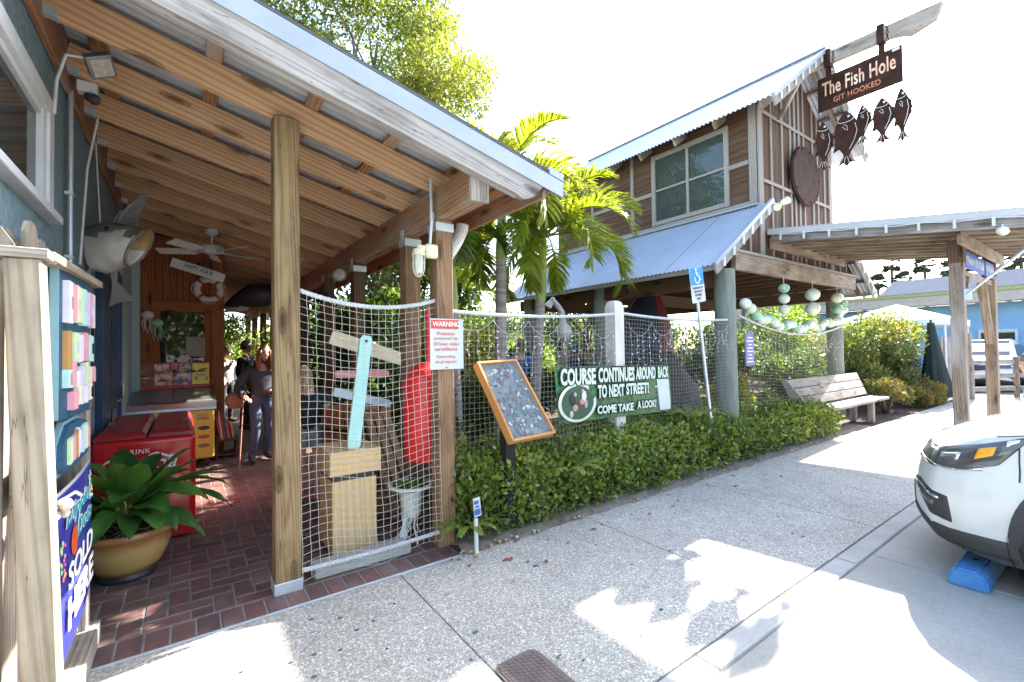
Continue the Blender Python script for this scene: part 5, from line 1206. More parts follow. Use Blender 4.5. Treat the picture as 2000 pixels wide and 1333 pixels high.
def limb(b, p, d, L_, r_, q, dep):
    P = [V(p)]; d = V(d).normalized()
    for i in range(4): d = (d+V((q.uniform(-.18, .18), q.uniform(-.18, .18), q.uniform(-.05, .12)))).normalized(); P.append(P[-1]+d*L_/4)
    b.tube(P, [r_*(1-.5*i/4) for i in range(5)], 8 if r_ > .05 else 5); tips = [P[-1]]
    if dep > 0:
        for k in range(q.choice((2, 3))): tips += limb(b, P[q.choice((2, 3, 4))], (d+V((q.uniform(-1, 1), q.uniform(-1, 1), q.uniform(-.1, .8)))).normalized(), L_*.68, r_*.5, q, dep-1)
    return tips
def tree(lab, x, y, h, r_, crown, nleaf, size, m, seed, cat='tree', name='tree', group=None, dep=2, rb=(.5, .95), nb=26, trunk=True, asp=.45):
    q = random.Random(seed); t = thing(name, lab, cat, (x, y, 0), group); (cx, cy, cz), (rx, ry, rz) = crown
    b = MB(); H = cz-rz*.55
    P = [V((x+.12*math.sin(i*.9+seed)*(i > 0), y+.1*math.cos(i*.7+seed)*(i > 0), H*i/6)) for i in range(7)]; b.tube(P, [r_*(1.2-.4*i/6) for i in range(7)], 10)
    for k in range(6): A = k*1.05+q.uniform(-.3, .3); limb(b, P[q.choice((4, 5, 6))], (math.cos(A)*.8, math.sin(A)*.8, .9), max(rx, rz)*.75, r_*.5, q, dep)
    b.build('trunk', M_stem, t, smooth=True)
    bl_ = []
    for i in range(nb):
        while True:
            d = V((q.uniform(-1, 1), q.uniform(-1, 1), q.uniform(-1, 1)))
            if .25 < d.length < 1: break
        s = q.uniform(*rb); bl_.append(((cx+d.x*rx, cy+d.y*ry, cz+d.z*rz), (s, s, s*.72)))
    leafcloud('crown', bl_, nleaf, size, m, t, seed, asp, .35, .25); return t
tree('tall oak with bright yellow-green crown rising behind the porch roof', 4.6, 13.0, 9, .26, ((4.5, 13.0, 9.3), (3.4, 2.8, 2.9)), 70000, .115, L_oak, 11, nb=52, rb=(.6, 1.15))
def shrub(lab, x, y, rx, ry, h, n, size, m, seed, group='shrubs in the garden', name='shrub', z0=0., lean=0, nb=14, asp=.42):
    q = random.Random(seed); t = thing(name, lab, 'shrub', (x, y, 0), group); bl_ = []
    for i in range(nb):
        A = q.uniform(0, 6.28); s = q.uniform(.3, .55)*min(rx, h*.5)*1.1; r2 = q.random()**.5; zz = z0+q.uniform(.15, .95)*(h-z0-s*.5)
        tp_ = 1-.35*abs(zz/h-.45); bl_.append(((x+rx*tp_*.8*r2*math.cos(A), y+ry*tp_*.8*r2*math.sin(A), zz+s*.25), (s, s, s*.85)))
    leafcloud('foliage', bl_, n, size, m, t, seed, asp, .35, .3)
    b = MB()
    for i in range(7):
        A = q.uniform(0, 6.28); b.tube([(x+.05*math.cos(A), y+.05*math.sin(A), 0), (x+rx*.3*math.cos(A), y+ry*.3*math.sin(A), h*.5), (x+rx*.5*math.cos(A), y+ry*.5*math.sin(A), h*.85)], [.022, .014, .006], 6)
    b.build('stems', M_stem, t, smooth=True)['kind'] = 'stuff'; return t
shrub('big sprawling sunlit bush right of the house', 15.2, 4.35, 2.3, .9, 2.25, 22000, .10, L_olive, 21, group=None, nb=26)
shrub('low clipped reddish hedge ball right of the bench', 13.0, 3.5, 1.05, .45, .74, 7000, .06, L_rust, 22, group='low hedge balls by the bench', nb=16)
shrub('low clipped hedge ball farther along toward the arbor', 15.1, 3.3, .9, .42, .7, 6000, .06, L_rust, 23, group='low hedge balls by the bench', nb=14)
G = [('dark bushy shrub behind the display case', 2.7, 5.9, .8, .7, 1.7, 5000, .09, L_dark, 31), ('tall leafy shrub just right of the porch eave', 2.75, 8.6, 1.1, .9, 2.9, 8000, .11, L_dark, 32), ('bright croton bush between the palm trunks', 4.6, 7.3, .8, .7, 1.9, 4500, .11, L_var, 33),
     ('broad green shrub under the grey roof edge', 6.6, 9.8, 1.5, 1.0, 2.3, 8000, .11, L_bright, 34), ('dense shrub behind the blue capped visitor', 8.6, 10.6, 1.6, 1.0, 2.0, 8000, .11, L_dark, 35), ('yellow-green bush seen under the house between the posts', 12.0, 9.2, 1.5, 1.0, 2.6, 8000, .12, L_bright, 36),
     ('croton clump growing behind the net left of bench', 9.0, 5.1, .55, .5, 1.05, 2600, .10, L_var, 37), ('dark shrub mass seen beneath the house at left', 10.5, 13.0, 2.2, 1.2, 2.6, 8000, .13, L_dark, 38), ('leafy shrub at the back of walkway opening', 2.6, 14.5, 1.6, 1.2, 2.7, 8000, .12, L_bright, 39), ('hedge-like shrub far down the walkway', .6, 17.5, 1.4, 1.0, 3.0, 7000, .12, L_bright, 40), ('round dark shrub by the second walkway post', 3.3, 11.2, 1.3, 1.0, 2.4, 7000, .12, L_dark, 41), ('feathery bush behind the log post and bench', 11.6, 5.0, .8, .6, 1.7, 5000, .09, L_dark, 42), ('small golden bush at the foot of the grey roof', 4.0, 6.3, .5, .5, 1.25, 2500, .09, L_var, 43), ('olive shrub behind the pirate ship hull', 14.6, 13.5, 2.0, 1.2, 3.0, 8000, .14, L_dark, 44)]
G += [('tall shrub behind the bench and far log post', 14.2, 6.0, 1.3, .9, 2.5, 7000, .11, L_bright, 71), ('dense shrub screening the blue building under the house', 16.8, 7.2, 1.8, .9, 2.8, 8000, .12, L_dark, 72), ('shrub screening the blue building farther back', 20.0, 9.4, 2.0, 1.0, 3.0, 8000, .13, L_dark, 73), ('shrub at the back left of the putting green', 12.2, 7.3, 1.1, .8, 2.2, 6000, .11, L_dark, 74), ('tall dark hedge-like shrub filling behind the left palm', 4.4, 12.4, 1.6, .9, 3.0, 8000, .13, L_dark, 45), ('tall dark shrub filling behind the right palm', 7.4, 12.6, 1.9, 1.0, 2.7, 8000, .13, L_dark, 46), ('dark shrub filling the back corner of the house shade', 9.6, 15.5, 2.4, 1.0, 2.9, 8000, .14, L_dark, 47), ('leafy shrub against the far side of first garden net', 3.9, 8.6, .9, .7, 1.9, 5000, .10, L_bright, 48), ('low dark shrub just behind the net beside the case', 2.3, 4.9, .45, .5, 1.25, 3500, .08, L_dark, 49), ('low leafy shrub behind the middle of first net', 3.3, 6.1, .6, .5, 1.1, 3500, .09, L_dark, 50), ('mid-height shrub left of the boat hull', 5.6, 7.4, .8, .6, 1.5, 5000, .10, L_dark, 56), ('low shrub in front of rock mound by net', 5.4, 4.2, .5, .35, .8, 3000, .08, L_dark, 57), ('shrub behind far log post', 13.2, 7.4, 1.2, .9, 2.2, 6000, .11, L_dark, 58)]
for a_ in G: shrub(a_[0].replace('pirate ship hull', 'grey mound'), *a_[1:])
tree('spreading tree with dark trunk seen between the porch posts', 3.6, 9.6, 5, .16, ((3.6, 9.8, 3.9), (1.7, 1.4, 1.1)), 14000, .11, L_oak, 51, nb=22, rb=(.35, .7))
tree('wiry tree behind the palms beside the house roof', 4.9, 10.8, 5, .12, ((4.9, 10.8, 3.4), (1.5, 1.2, 1.3)), 9000, .11, L_dark, 52, nb=20, rb=(.3, .6))
tree('small tree standing under the house beyond the log posts', 11.5, 11.5, 4, .14, ((11.3, 11.5, 2.9), (2.4, 1.4, 1.2)), 9000, .12, L_dark, 53, nb=20, rb=(.35, .7))
tree('distant tree tuft showing above the house roof', 9.9, 24, 9, .2, ((9.9, 24, 11.2), (1.2, 1.2, .9)), 3000, .22, L_dark, 54, nb=12, rb=(.3, .6))
tree('tall oak standing behind the porch roof at left', -.6, 11.5, 8, .22, ((-.4, 11.5, 7.8), (2.4, 2.2, 2.6)), 22000, .15, L_oak, 59, nb=30, rb=(.6, 1.1))
tree('slim tree whose twigs show right of the gable', 17.5, 9.0, 6, .08, ((17.0, 9.0, 5.6), (.9, .9, .6)), 900, .14, L_dark, 55, nb=14, rb=(.15, .3))
# far woods that read as one mass: behind the garden, and across the street behind the camera
def woods(name, x0, x1, y0, y1, h, n, size, m, seed, nb):
    q = random.Random(seed); bl_ = []
    for k in range(nb):
        s_ = q.uniform(.7, 1.5)*h/4.5; bl_.append(((q.uniform(x0, x1), q.uniform(y0, y1), q.uniform(.2, h-s_*.6)), (s_*1.2, s_, s_)))
    o = leafcloud(name, bl_, n, size, m, None, seed, .5, .3, .25); o['kind'] = 'stuff'; o['label'] = 'dense green tree mass in the distance'
woods('garden_backdrop_trees', 2.2, 26, 17, 20, 3.6, 26000, .24, L_dark, 91, 80)
woods('trees_across_street', -32, 24, -26, -21, 9.0, 16000, .55, L_oak, 92, 80)
# green fairway patch and fern by hedge
struct(mesh('putting_green', [(6.9, 4.1, .02), (9.4, 3.95, .02), (10.6, 4.5, .02), (9.6, 6.5, .02), (7.2, 6.8, .02), (6.6, 5.2, .02)], [(0, 1, 2, 3, 4, 5)], M_turf))
b = MB(); b.tube([(6.9, 4.1, .05), (9.4, 3.95, .05), (10.6, 4.5, .05)], .05, 8); b.tube([(7.0, 4.7, .06), (8.2, 4.5, .10), (9.2, 4.7, .05)], .045, 8)
tag(b.build('log_edging', W_grey, None), 'grey log edging round the putting green behind the net', 'edging')
fn_ = thing('fern', 'bright green fern fronds poking from the hedge front', 'fern', (2.9, 3.05, .3)); q = random.Random(77)
for k in range(7): frond((2.85+.03*k, 3.12, .42), R(-150+40*k), .8, .34, 22, .018, 1.5, L_bright, fn_, q, ll=.07, vee=.1, rw=.004, green=.6)
fn_ = thing('fern', 'bright fern growing at the foot of the banner end', 'fern', (5.2, 3.3, .5))
for k in range(8): frond((5.25, 3.4, .6), R(-180+45*k), .9, .5, 24, .02, 1.4, L_bright, fn_, q, ll=.10, vee=.1, rw=.005, green=.7)
fn_ = thing('fern', 'small fern at the foot of the corner porch post', 'fern', (1.85, 3.2, .1))
for k in range(6): frond((1.82, 3.18, .14), R(-200+35*k), .7, .28, 18, .018, 1.3, L_bright, fn_, q, ll=.06, vee=.1, rw=.004, green=.7)
# ================================================================== HOUSE ON LOG POSTS
hx0, hx1, hy0, hy1, hc = 7.40, 10.30, 3.54, 8.3, 8.85
hs_ = thing('stilt_house', 'two-storey timber golf house on log posts with metal roofs', 'house', (hc, 5.5, 0))
M_log = mat('green_grey_log', (.25, .27, .23), .85, c2=(.15, .17, .145), scale=7, stretch=(3, 3, .4), bump=.4)
for x, y in ((6.42, 3.58), (11.45, 3.93), (6.42, 6.0), (6.42, 8.2), (10.63, 6.0), (10.63, 8.2)):
    tube('log_post', [(x, y, 0), (x, y, 1.4), (x, y, 2.69)], [.155, .15, .145], M_log, hs_, 20)
# deck, joists and beams
box('gable_beam', 6.46, 11.12, 3.42, 3.50, 2.68, 2.93, W_beam if False else W_arbor, hs_, .006); box('beam_cap', 6.42, 11.16, 3.40, 3.53, 2.934, 2.975, W_batten, hs_, .004)
for x in (6.42, 10.63): box('side_beam', x-.07, x+.07, 3.52, 8.5, 2.45, 2.68, W_dark, hs_, .006)
for y in (6.0, 8.2): box('cross_beam', 6.5, 10.55, y-.06, y+.06, 2.44, 2.67, W_dark, hs_, .006)
for k in range(9): box('floor_joist', 6.5+.5*k, 6.55+.5*k, 3.52, 8.4, 2.69, 2.86, W_dark, hs_, .004)
box('floor_deck', 6.4, 11.2, 3.52, 8.4, 2.87, 2.92, W_dark, hs_, 0)
# lower roofs both sides
LS = .70
def lr_z(d): return 3.80-LS*d                      # d from wall
for sgn_, xw_ in ((-1, hx0), (1, hx1)):
    nm = corrugated('lower_roof', (xw_, 3.36, lr_z(0)), (0, 5.05, 0), (sgn_*1.62, 0, -LS*1.62), .076, .008, M_roof, hs_, 8)
    for k in range(9): 
        y = 3.6+.58*k; board('lower_rafter', (xw_, y, lr_z(0)-.075), (xw_+sgn_*1.52, y, lr_z(1.52)-.075), .04, .11, W_dark, hs_, .003)
    for d in (.25, .75, 1.25): board('lower_purlin', (xw_+sgn_*d, 3.4, lr_z(d)-.045), (xw_+sgn_*d, 8.35, lr_z(d)-.045), .07, .03, W_dark, hs_, .003)
    board('eave_fascia', (xw_+sgn_*1.58, 3.38, lr_z(1.58)-.06), (xw_+sgn_*1.58, 8.4, lr_z(1.58)-.06), .03, .07, W_batten, hs_, .003)
    board('rake_fascia', (xw_+sgn_*0, 3.35, lr_z(0)-.07), (xw_+sgn_*1.62, 3.35, lr_z(1.62)-.07), .03, .14, W_batten, hs_, .003)
    board('rake_trim', (xw_-sgn_*.03, 3.335, lr_z(-.03)+.02), (xw_+sgn_*1.66, 3.335, lr_z(1.66)+.02), .05, .06, M_trim, hs_, .003)
    box('flashing', xw_-.01, xw_+.06 if sgn_ > 0 else xw_+.01, 3.52, 8.3, 3.81, 3.83, M_trim, hs_, 0) if sgn_ > 0 else box('flashing', xw_-.06, xw_+.01, 3.52, 8.3, 3.805, 3.825, M_trim, hs_, 0)
# front gable wall
UR = .72; ez = 5.24                                  # upper roof slope, eave height at x=7.0/10.7
def ur_z(x): return ez+UR*(1.85-abs(x-hc))+0.0
pts = [(6.25, 2.98), (7.40, 3.74), (7.40, ur_z(7.4)-.10), (hc, ur_z(hc)-.10), (10.30, ur_z(10.3)-.10), (10.30, 3.74), (11.45, 2.98)]
xg = [6.25, 7.42, 7.9, 8.4, 8.85, 9.35, 9.85, 10.28, 11.45]
def topz(x):
    if x < 7.40: return 3.74-.66*(7.40-x)
    if x > 10.30: return 3.74-.66*(x-10.30)
    return ur_z(x)-.10
for k in range(len(xg)-1):
    xa, xb = xg[k]+.003, xg[k+1]-.003; P = [(xa, 2.98), (xb, 2.98), (xb, topz(xb-1e-3 if abs(xb-7.417) > .01 else 7.39)), ]
    ta, tb = topz(xa), topz(xb)
    if k == 0: ta, tb = 2.985, 3.73
    if k == len(xg)-2: ta, tb = 3.73, 2.985
    P = [(xa, tb if False else 2.98), (xb, 2.98), (xb, tb)]+([(hc, topz(hc))] if xa < hc < xb else [])+[(xa, ta)]
    b = MB(); b.prism([V((q[1]-4, 0, -(q[0]-xa))) for q in P], (0, .02, 0)); b.build('gable_panel', W_ply, hs_, mw=mat4((xa, hy0, 4), Z1, Y1, -X1), fix=True)
for x in (6.75, 7.1, 7.85, 8.24, 8.55, 8.72, 8.89, 9.08, 9.45, 9.66, 9.97, 10.62, 10.95): box('batten', x-.025, x+.025, hy0-.022, hy0-.001, 2.985, min(topz(x-.03), topz(x+.03))-.01, W_batten, hs_, .003)
for x in (7.47, 10.23): box('corner_board', x-.07, x+.07, hy0-.03, hy0-.001, 2.985, topz(x)-.06, W_batten, hs_, .004)
for z in (4.20, 5.32):
    box('gable_rail', 7.545, 10.155, hy0-.036, hy0-.0225, z, z+.055, W_batten, hs_, .003)
# left (and right) upper walls with a four-pane window
for xw_, sg in ((hx0, -1), (hx1, 1)):
    xa, xb = (xw_, xw_+.02) if sg < 0 else (xw_-.02, xw_)
    for y0, y1, z0, z1 in ((3.57, 4.02, 3.80, 5.45), (5.50, 6.0, 3.80, 5.45), (6.0, 8.3, 3.80, 5.45), (4.02, 5.50, 3.80, 3.92), (4.02, 5.50, 5.24, 5.45)):
        box('wall_panel', xa, xb, y0+.002, y1-.002, z0, z1, W_ply, hs_, 0, axis=1)
    xo = xw_-.03*(1 if sg < 0 else 0)
    def tb_(nm, y0, y1, z0, z1, m=W_batten, th=.03): box(nm, xw_-th if sg < 0 else xw_, xw_ if sg < 0 else xw_+th, y0, y1, z0, z1, m, hs_, .003)
    tb_('corner_board', 3.545, 3.66, 3.80, 5.44); tb_('batten', 5.98, 6.05, 3.90, 5.44); tb_('batten', 7.1, 7.16, 3.90, 5.44); tb_('sill_board', 3.662, 8.3, 3.80, 3.895)
    tb_('rail', 3.665, 4.0, 4.50, 4.575); tb_('rail', 5.53, 5.975, 4.50, 4.575); tb_('rail', 6.06, 7.09, 4.50, 4.575)
    wn = box('window', xw_+.002, xw_+.008, 4.02, 5.50, 3.92, 5.24, glassmat('upper_window_glass%d' % sg, (.50, .62, .56), .55), hs_, 0) if sg < 0 else box('window', xw_-.008, xw_-.002, 4.02, 5.50, 3.92, 5.24, glassmat('upper_window_glass%d' % sg, (.5, .62, .56), .7), hs_, 0)
    for nm, y0, y1, z0, z1, th in (('frame', 3.99, 4.07, 3.90, 5.26, .045), ('frame', 5.45, 5.53, 3.90, 5.26, .045), ('frame', 4.072, 5.448, 5.17, 5.255, .043), ('frame', 4.072, 5.448, 3.905, 3.98, .043), ('muntin', 4.74, 4.79, 3.982, 5.168, .03), ('muntin', 4.074, 4.738, 4.55, 4.59, .028), ('muntin', 4.792, 5.446, 4.55, 4.59, .028)):
        box(nm, xw_-th if sg < 0 else xw_, xw_-.002 if sg < 0 else xw_+th, y0, y1, z0, z1, W_batten, wn, .003)
box('back_wall', 7.42, 10.28, 8.28, 8.3, 2.95, 5.5, W_ply, hs_, 0)
box('interior_partition', 7.46, 10.2, 6.3, 6.33, 2.95, 5.5, W_ply, hs_, 0)
# upper roof
for sg in (-1, 1):
    xe = hc+sg*1.88
    corrugated('upper_roof', (hc, 3.06, ur_z(hc)+.02), (0, 5.6, 0), (sg*1.88, 0, -UR*1.88), .076, .014, M_rooftop, hs_, 8)
    for k in range(8): y = 3.3+.75*k; board('rafter', (hc+sg*.02, y, ur_z(hc)-.085), (hc+sg*1.80, y, ur_z(hc+1.80)-.085), .04, .13, W_arbor, hs_, .003)
    for d in (.5, 1.0, 1.5): board('purlin', (hc+sg*d, 3.1, ur_z(hc+d)-.03), (hc+sg*d, 8.6, ur_z(hc+d)-.03), .07, .03, W_arbor, hs_, .003)
    board('rake_fascia', (hc+sg*.02, 3.08, ur_z(hc)-.08), (xe, 3.08, ur_z(xe)-.08), .03, .15, W_batten, hs_, .003)
    board('rake_trim', (hc-sg*.02, 3.062, ur_z(hc)+.02), (xe+sg*.05, 3.062, ur_z(xe+sg*.05)+.02), .05, .065, M_trim, hs_, .003)
    for k in range(7):
        d = .2+k*.25; box('light_clip', hc+sg*d-.02, hc+sg*d+.02, 3.04, 3.06, ur_z(hc+d)-.13, ur_z(hc+d)-.01, M_white, hs_, .004)
    for k in range(6):
        d = .15+k*.26; xq = (hx0 if sg < 0 else hx1)+sg*d; box('light_clip', xq-.02, xq+.02, 3.30, 3.334, lr_z(d)-.13, lr_z(d)-.0, M_white, hs_, .004)
board('ridge_cap', (hc, 3.04, ur_z(hc)+.035), (hc, 8.66, ur_z(hc)+.035), .16, .02, M_rooftop, hs_, .004)
for s in (-1, 1): board('gable_brace', (hc+s*.95, 3.42, ur_z(hc+.95)-.62), (hc+s*.95, 3.12, ur_z(hc+.95)-.16), .06, .06, W_arbor, hs_, .003)
# ridge pole sticking out with the sign
b = MB(); P = [(3.55, 6.33), (3.55, 6.52), (1.58, 6.47), (1.66, 6.27), (1.95, 6.19), (2.05, 6.25), (2.2, 6.29)]
b.prism([V((-(q[0]-2.5), 0, q[1]-6.35)) for q in P], (0, .11, 0)); b.build('ridge_pole', W_grey, hs_, mw=mat4((hc+.055, 2.5, 6.35), -Y1, -X1, Z1) if False else Matrix.Translation((hc+.055, 2.5, 6.35)) @ Matrix.Rotation(R(-90), 4, 'Z') @ Matrix.Translation((0, -.11, 0)), fix=True)
# gable disc and flood lamp
gd = thing('gable_shield', 'dark rusty oval shield mounted on the gable', 'shield', (8.95, 3.5, 4.55))
b = MB(); b.lathe([(0, -.03), (.54, -.03), (.56, 0), (.54, .035), (.47, .03), (0, .045)], 36, (8.95, hy0-.08, 4.56), -Y1); b.v = [(q[0], q[1], (q[2]-4.56)*.95+4.56) for q in b.v]; b.build('disc', M_iron, gd, auto=30)
for k in range(10):
    A = k*.628; b = MB(); b.ball((8.95+.50*math.cos(A), 3.425, 4.56+.475*math.sin(A)), (.018, .012, .018), 8); b.build('rivet', M_iron, gd, smooth=True)
gl = thing('gable_lamp', 'white twin flood lamp low on the gable wall', 'lamp', (7.75, 3.45, 3.8))
lathe('base', [(0, 0), (.06, 0), (.06, .03), (0, .035)], M_white, gl, (7.86, hy0-.022, 3.86), 14, -Y1)
b = MB(); b.lathe([(.03, 0), (.05, .04), (.065, .13), (.06, .15), (0, .14)], 16, (7.78, 3.45, 3.83), V((-.7, -.5, -.35))); b.build('lamp_head', M_offw, gl, auto=40); b = MB(); b.lathe([(.03, 0), (.05, .04), (.065, .13), (.06, .15), (0, .14)], 16, (7.95, 3.45, 3.90), V((.7, -.5, .4))); b.build('lamp_head', M_offw, gl, auto=40)
# floats hanging in the window
M_fl = [mat('float_green', (.42, .58, .44), .4, c2=(.20, .42, .26), scale=7, lo=.4, hi=.6), mat('float_pale', (.72, .74, .62), .45, c2=(.50, .60, .48), scale=8, lo=.35, hi=.55), mat('float_cream', (.76, .74, .62), .45, c2=(.62, .60, .46), scale=8)]
def floats(lab, pts, r_, seed, nm='float_string'):
    t = thing(nm, lab, 'floats', pts[0], 'strings of glass floats'); b = MB(); b.tube(pts, .006, 5); b.build('cord', M_rope, t)
    for i, p in enumerate(pts[1:-1] if len(pts) > 3 else pts[1:]):
        b = MB(); b.ball((0, 0, 0), (r_, r_, r_*.93), 16); b.build('float', M_fl[(i+seed) % 3], t, smooth=True, mw=Matrix.Translation(p) @ Matrix.Rotation(U(0, 3), 4, 'Z'))
for j, (x, n, z0, lab) in enumerate(((7.93, 3, 2.60, 'three stacked green floats hanging from the gable beam near the green log'), (9.02, 2, 2.56, 'two large green floats hanging at the middle of the gable beam'), (10.13, 3, 2.56, 'stack of pale floats hanging near the far log post'), (10.45, 2, 2.48, 'two small pale floats on the far log post'))):
    r_ = (.085, .12, .105, .07)[j]; floats(lab, [V((x, 3.42, 2.70))]+[V((x, 3.42, z0-.10-2.05*r_*k)) for k in range(n)]+([V((x, 3.42, z0-.10-2.05*r_*n+r_*.8))]), r_, j)
sw_ = [V((6.62+3.85*i/26, 3.46, 2.10-.22*4*(i/26)*(1-i/26)+.04*math.sin(i*1.3)+(.12*(1-i/5) if i < 5 else 0)+(.10*(i-22)/4 if i > 22 else 0))) for i in range(27)]
floats('long swag of green and white floats along the net behind bench', sw_, .085, 1)
for j, y in enumerate((4.35, 5.0)): floats(['string of yellowish floats inside the upper window at right', 'string of yellowish floats inside the upper window at left'][j], [V((7.75, y, 5.3))]+[V((7.75, y, 5.15-.2*k)) for k in range(6)]+[V((7.75, y, 4.0))], .09, 2)
ps = thing('post_notice', 'narrow purple notice board on the green log post', 'sign', (6.60, 3.38, 1.6)); M_pur = mat('purple_sign', (.22, .17, .42), .5)
box('board', 6.56, 6.80, 3.36, 3.375, 1.28, 1.76, M_pur, ps, .004)
b = MB()
for k in range(8): w_ = .085-.02*(k % 3); b.box(6.68-w_, 6.68+w_, 3.3575, 3.3595, 1.33+.05*k, 1.345+.05*k)
b.build('printed_lines', M_ltr, ps)
# upright boat hull stored under the house
hl = thing('boat_hull', 'dark red and navy boat hull standing upright under the house', 'boat', (6.6, 5.4, 0))
Mh = [mat('hull_red', (.16, .022, .022), .45, c2=(.10, .016, .016), scale=4), mat('hull_navy', (.02, .028, .05), .45)]
n, k = 9, 14; P = []; F = []; MI = []
for i in range(k+1):
    t = i/k; z = .05+2.5*t; wd = .62*math.sin(math.pi*(.15+.75*t))**.8; dp = .45*math.sin(math.pi*(.12+.8*t))**.7
    for j in range(n): A = math.pi*j/(n-1); P.append(V((6.75+t*.5-wd*math.cos(A)*.9, 5.6-dp*math.sin(A)+wd*math.cos(A)*.35, z)))
for i in range(k):
    for j in range(n-1): F.append((i*n+j, i*n+j+1, (i+1)*n+j+1, (i+1)*n+j)); MI.append(1 if j < 4 else 0)
b = MB(); b.add(P, F); b.mi = MI; b.build('hull', Mh, hl, smooth=True); tube('gunwale', [P[i*n] for i in range(k+1)], .03, W_dark, hl, 8); tube('gunwale', [P[i*n+n-1] for i in range(k+1)], .03, W_dark, hl, 8)
mo = MB(); n = 22; P = []; F = []
for i in range(9):
    for j in range(n):
        a_ = i/8*math.pi/2; A = 2*math.pi*j/n; r_ = 1+.10*MN.noise(V((math.cos(A)*1.5, math.sin(A)*1.5, i*.5))); P.append((6.75+1.05*math.cos(a_)*math.cos(A)*r_, 5.15+.8*math.cos(a_)*math.sin(A)*r_, 1.5*math.sin(a_)*r_))
for i in range(8):
    for j in range(n): F.append((i*n+j, i*n+(j+1) % n, (i+1)*n+(j+1) % n, (i+1)*n+j))
mo.add(P, F); tag(mo.build('rock_mound', mat('dark_rock', (.085, .08, .075), .9, c2=(.04, .038, .036), scale=7, bump=.8), None, smooth=True), 'dark grey domed rock mound behind the banner', 'rock')
# white bird statue on net post
bs_ = thing('white_figure', 'white pelican statue under the house roof edge', 'statue', (5.2, 5.6, 0))
b = MB(); b.tube([(5.25, 5.8, 1.95), (5.22, 5.8, 2.2), (5.12, 5.8, 2.3), (5.0, 5.8, 2.42)], [.07, .05, .05, .03], 10); b.prism([(4.86, 5.8, 2.30), (5.06, 5.8, 2.44), (5.08, 5.8, 2.38), (4.98, 5.8, 2.24)], (0, .05, 0)); b.ball((5.28, 5.8, 1.85), (.14, .12, .16), 12); b.build('bird', M_white, bs_, auto=60, fix=True); tube('perch', [(5.28, 5.8, 0), (5.28, 5.8, 1.75)], .05, W_grey, bs_, 10)
# picket fence behind the course
pfn = thing('white_picket_fence', 'low white picket fence at the back of the golf garden', 'fence', (11, 9.7, 0), None)
for k in range(46): x = 8.2+k*.16; board('picket', (x, 9.7, .05), (x, 9.7, 1.45+.03*(k % 2)), .02, .085, W_batten, pfn, 0, up=(1, 0, 0))
for z in (.4, 1.1): board('rail', (8.1, 9.73, z), (15.5, 9.73, z), .03, .07, W_batten, pfn, .003)

# ================================================================== HANGING SIGN AND FISH
fs_ = thing('fish_hole_sign', 'rusted steel sign reading The Fish Hole GIT HOOKED', 'sign', (hc, 2.6, 5.8))
box('plate', hc-.008, hc+.008, 2.05, 3.19, 5.55, 6.12, M_iron, fs_, .003)
M_slet = mat('cream_letter', (.80, .58, .42), .5, c2=(.62, .28, .14), scale=9, lo=.35, hi=.6); M_olet = mat('orange_letter', (.62, .22, .11), .5, c2=(.44, .13, .07), scale=9)
xo = hc-.0085
text('lettering', 'The Fish Hole', (xo, 3.12, 5.79), -Y1, Z1, .99, .235, M_slet, fs_, .004, off=.014, space=1.05); text('lettering', 'GIT HOOKED', (xo, 2.96, 5.635), -Y1, Z1, .64, .09, M_olet, fs_, .004, off=.012, space=1.05)
box('label', hc-.011, hc-.0085, 2.08, 2.17, 6.06, 6.10, M_white, fs_, 0)
for y in (3.02, 2.30):
    box('hanger_strap', hc-.014, hc+.014, y-.04, y+.04, 6.12, 6.26, M_iron, fs_, .003); box('hanger_plate', hc-.07, hc+.07, y-.045, y+.045, 6.26, 6.55, M_iron, fs_, .004)
    b = MB()
    for k in range(7): c0 = V((hc-.062, y-.09, 6.15+.055*k)); b.tube([c0+V((.004*math.sin(q)*(k % 2), .014*math.cos(q)*(1 if k % 2 == 0 else .35), .034*math.sin(q))) for q in [2*math.pi*i/10 for i in range(11)]], .004, 4, cap=False)
    b.build('chain', M_iron, fs_)
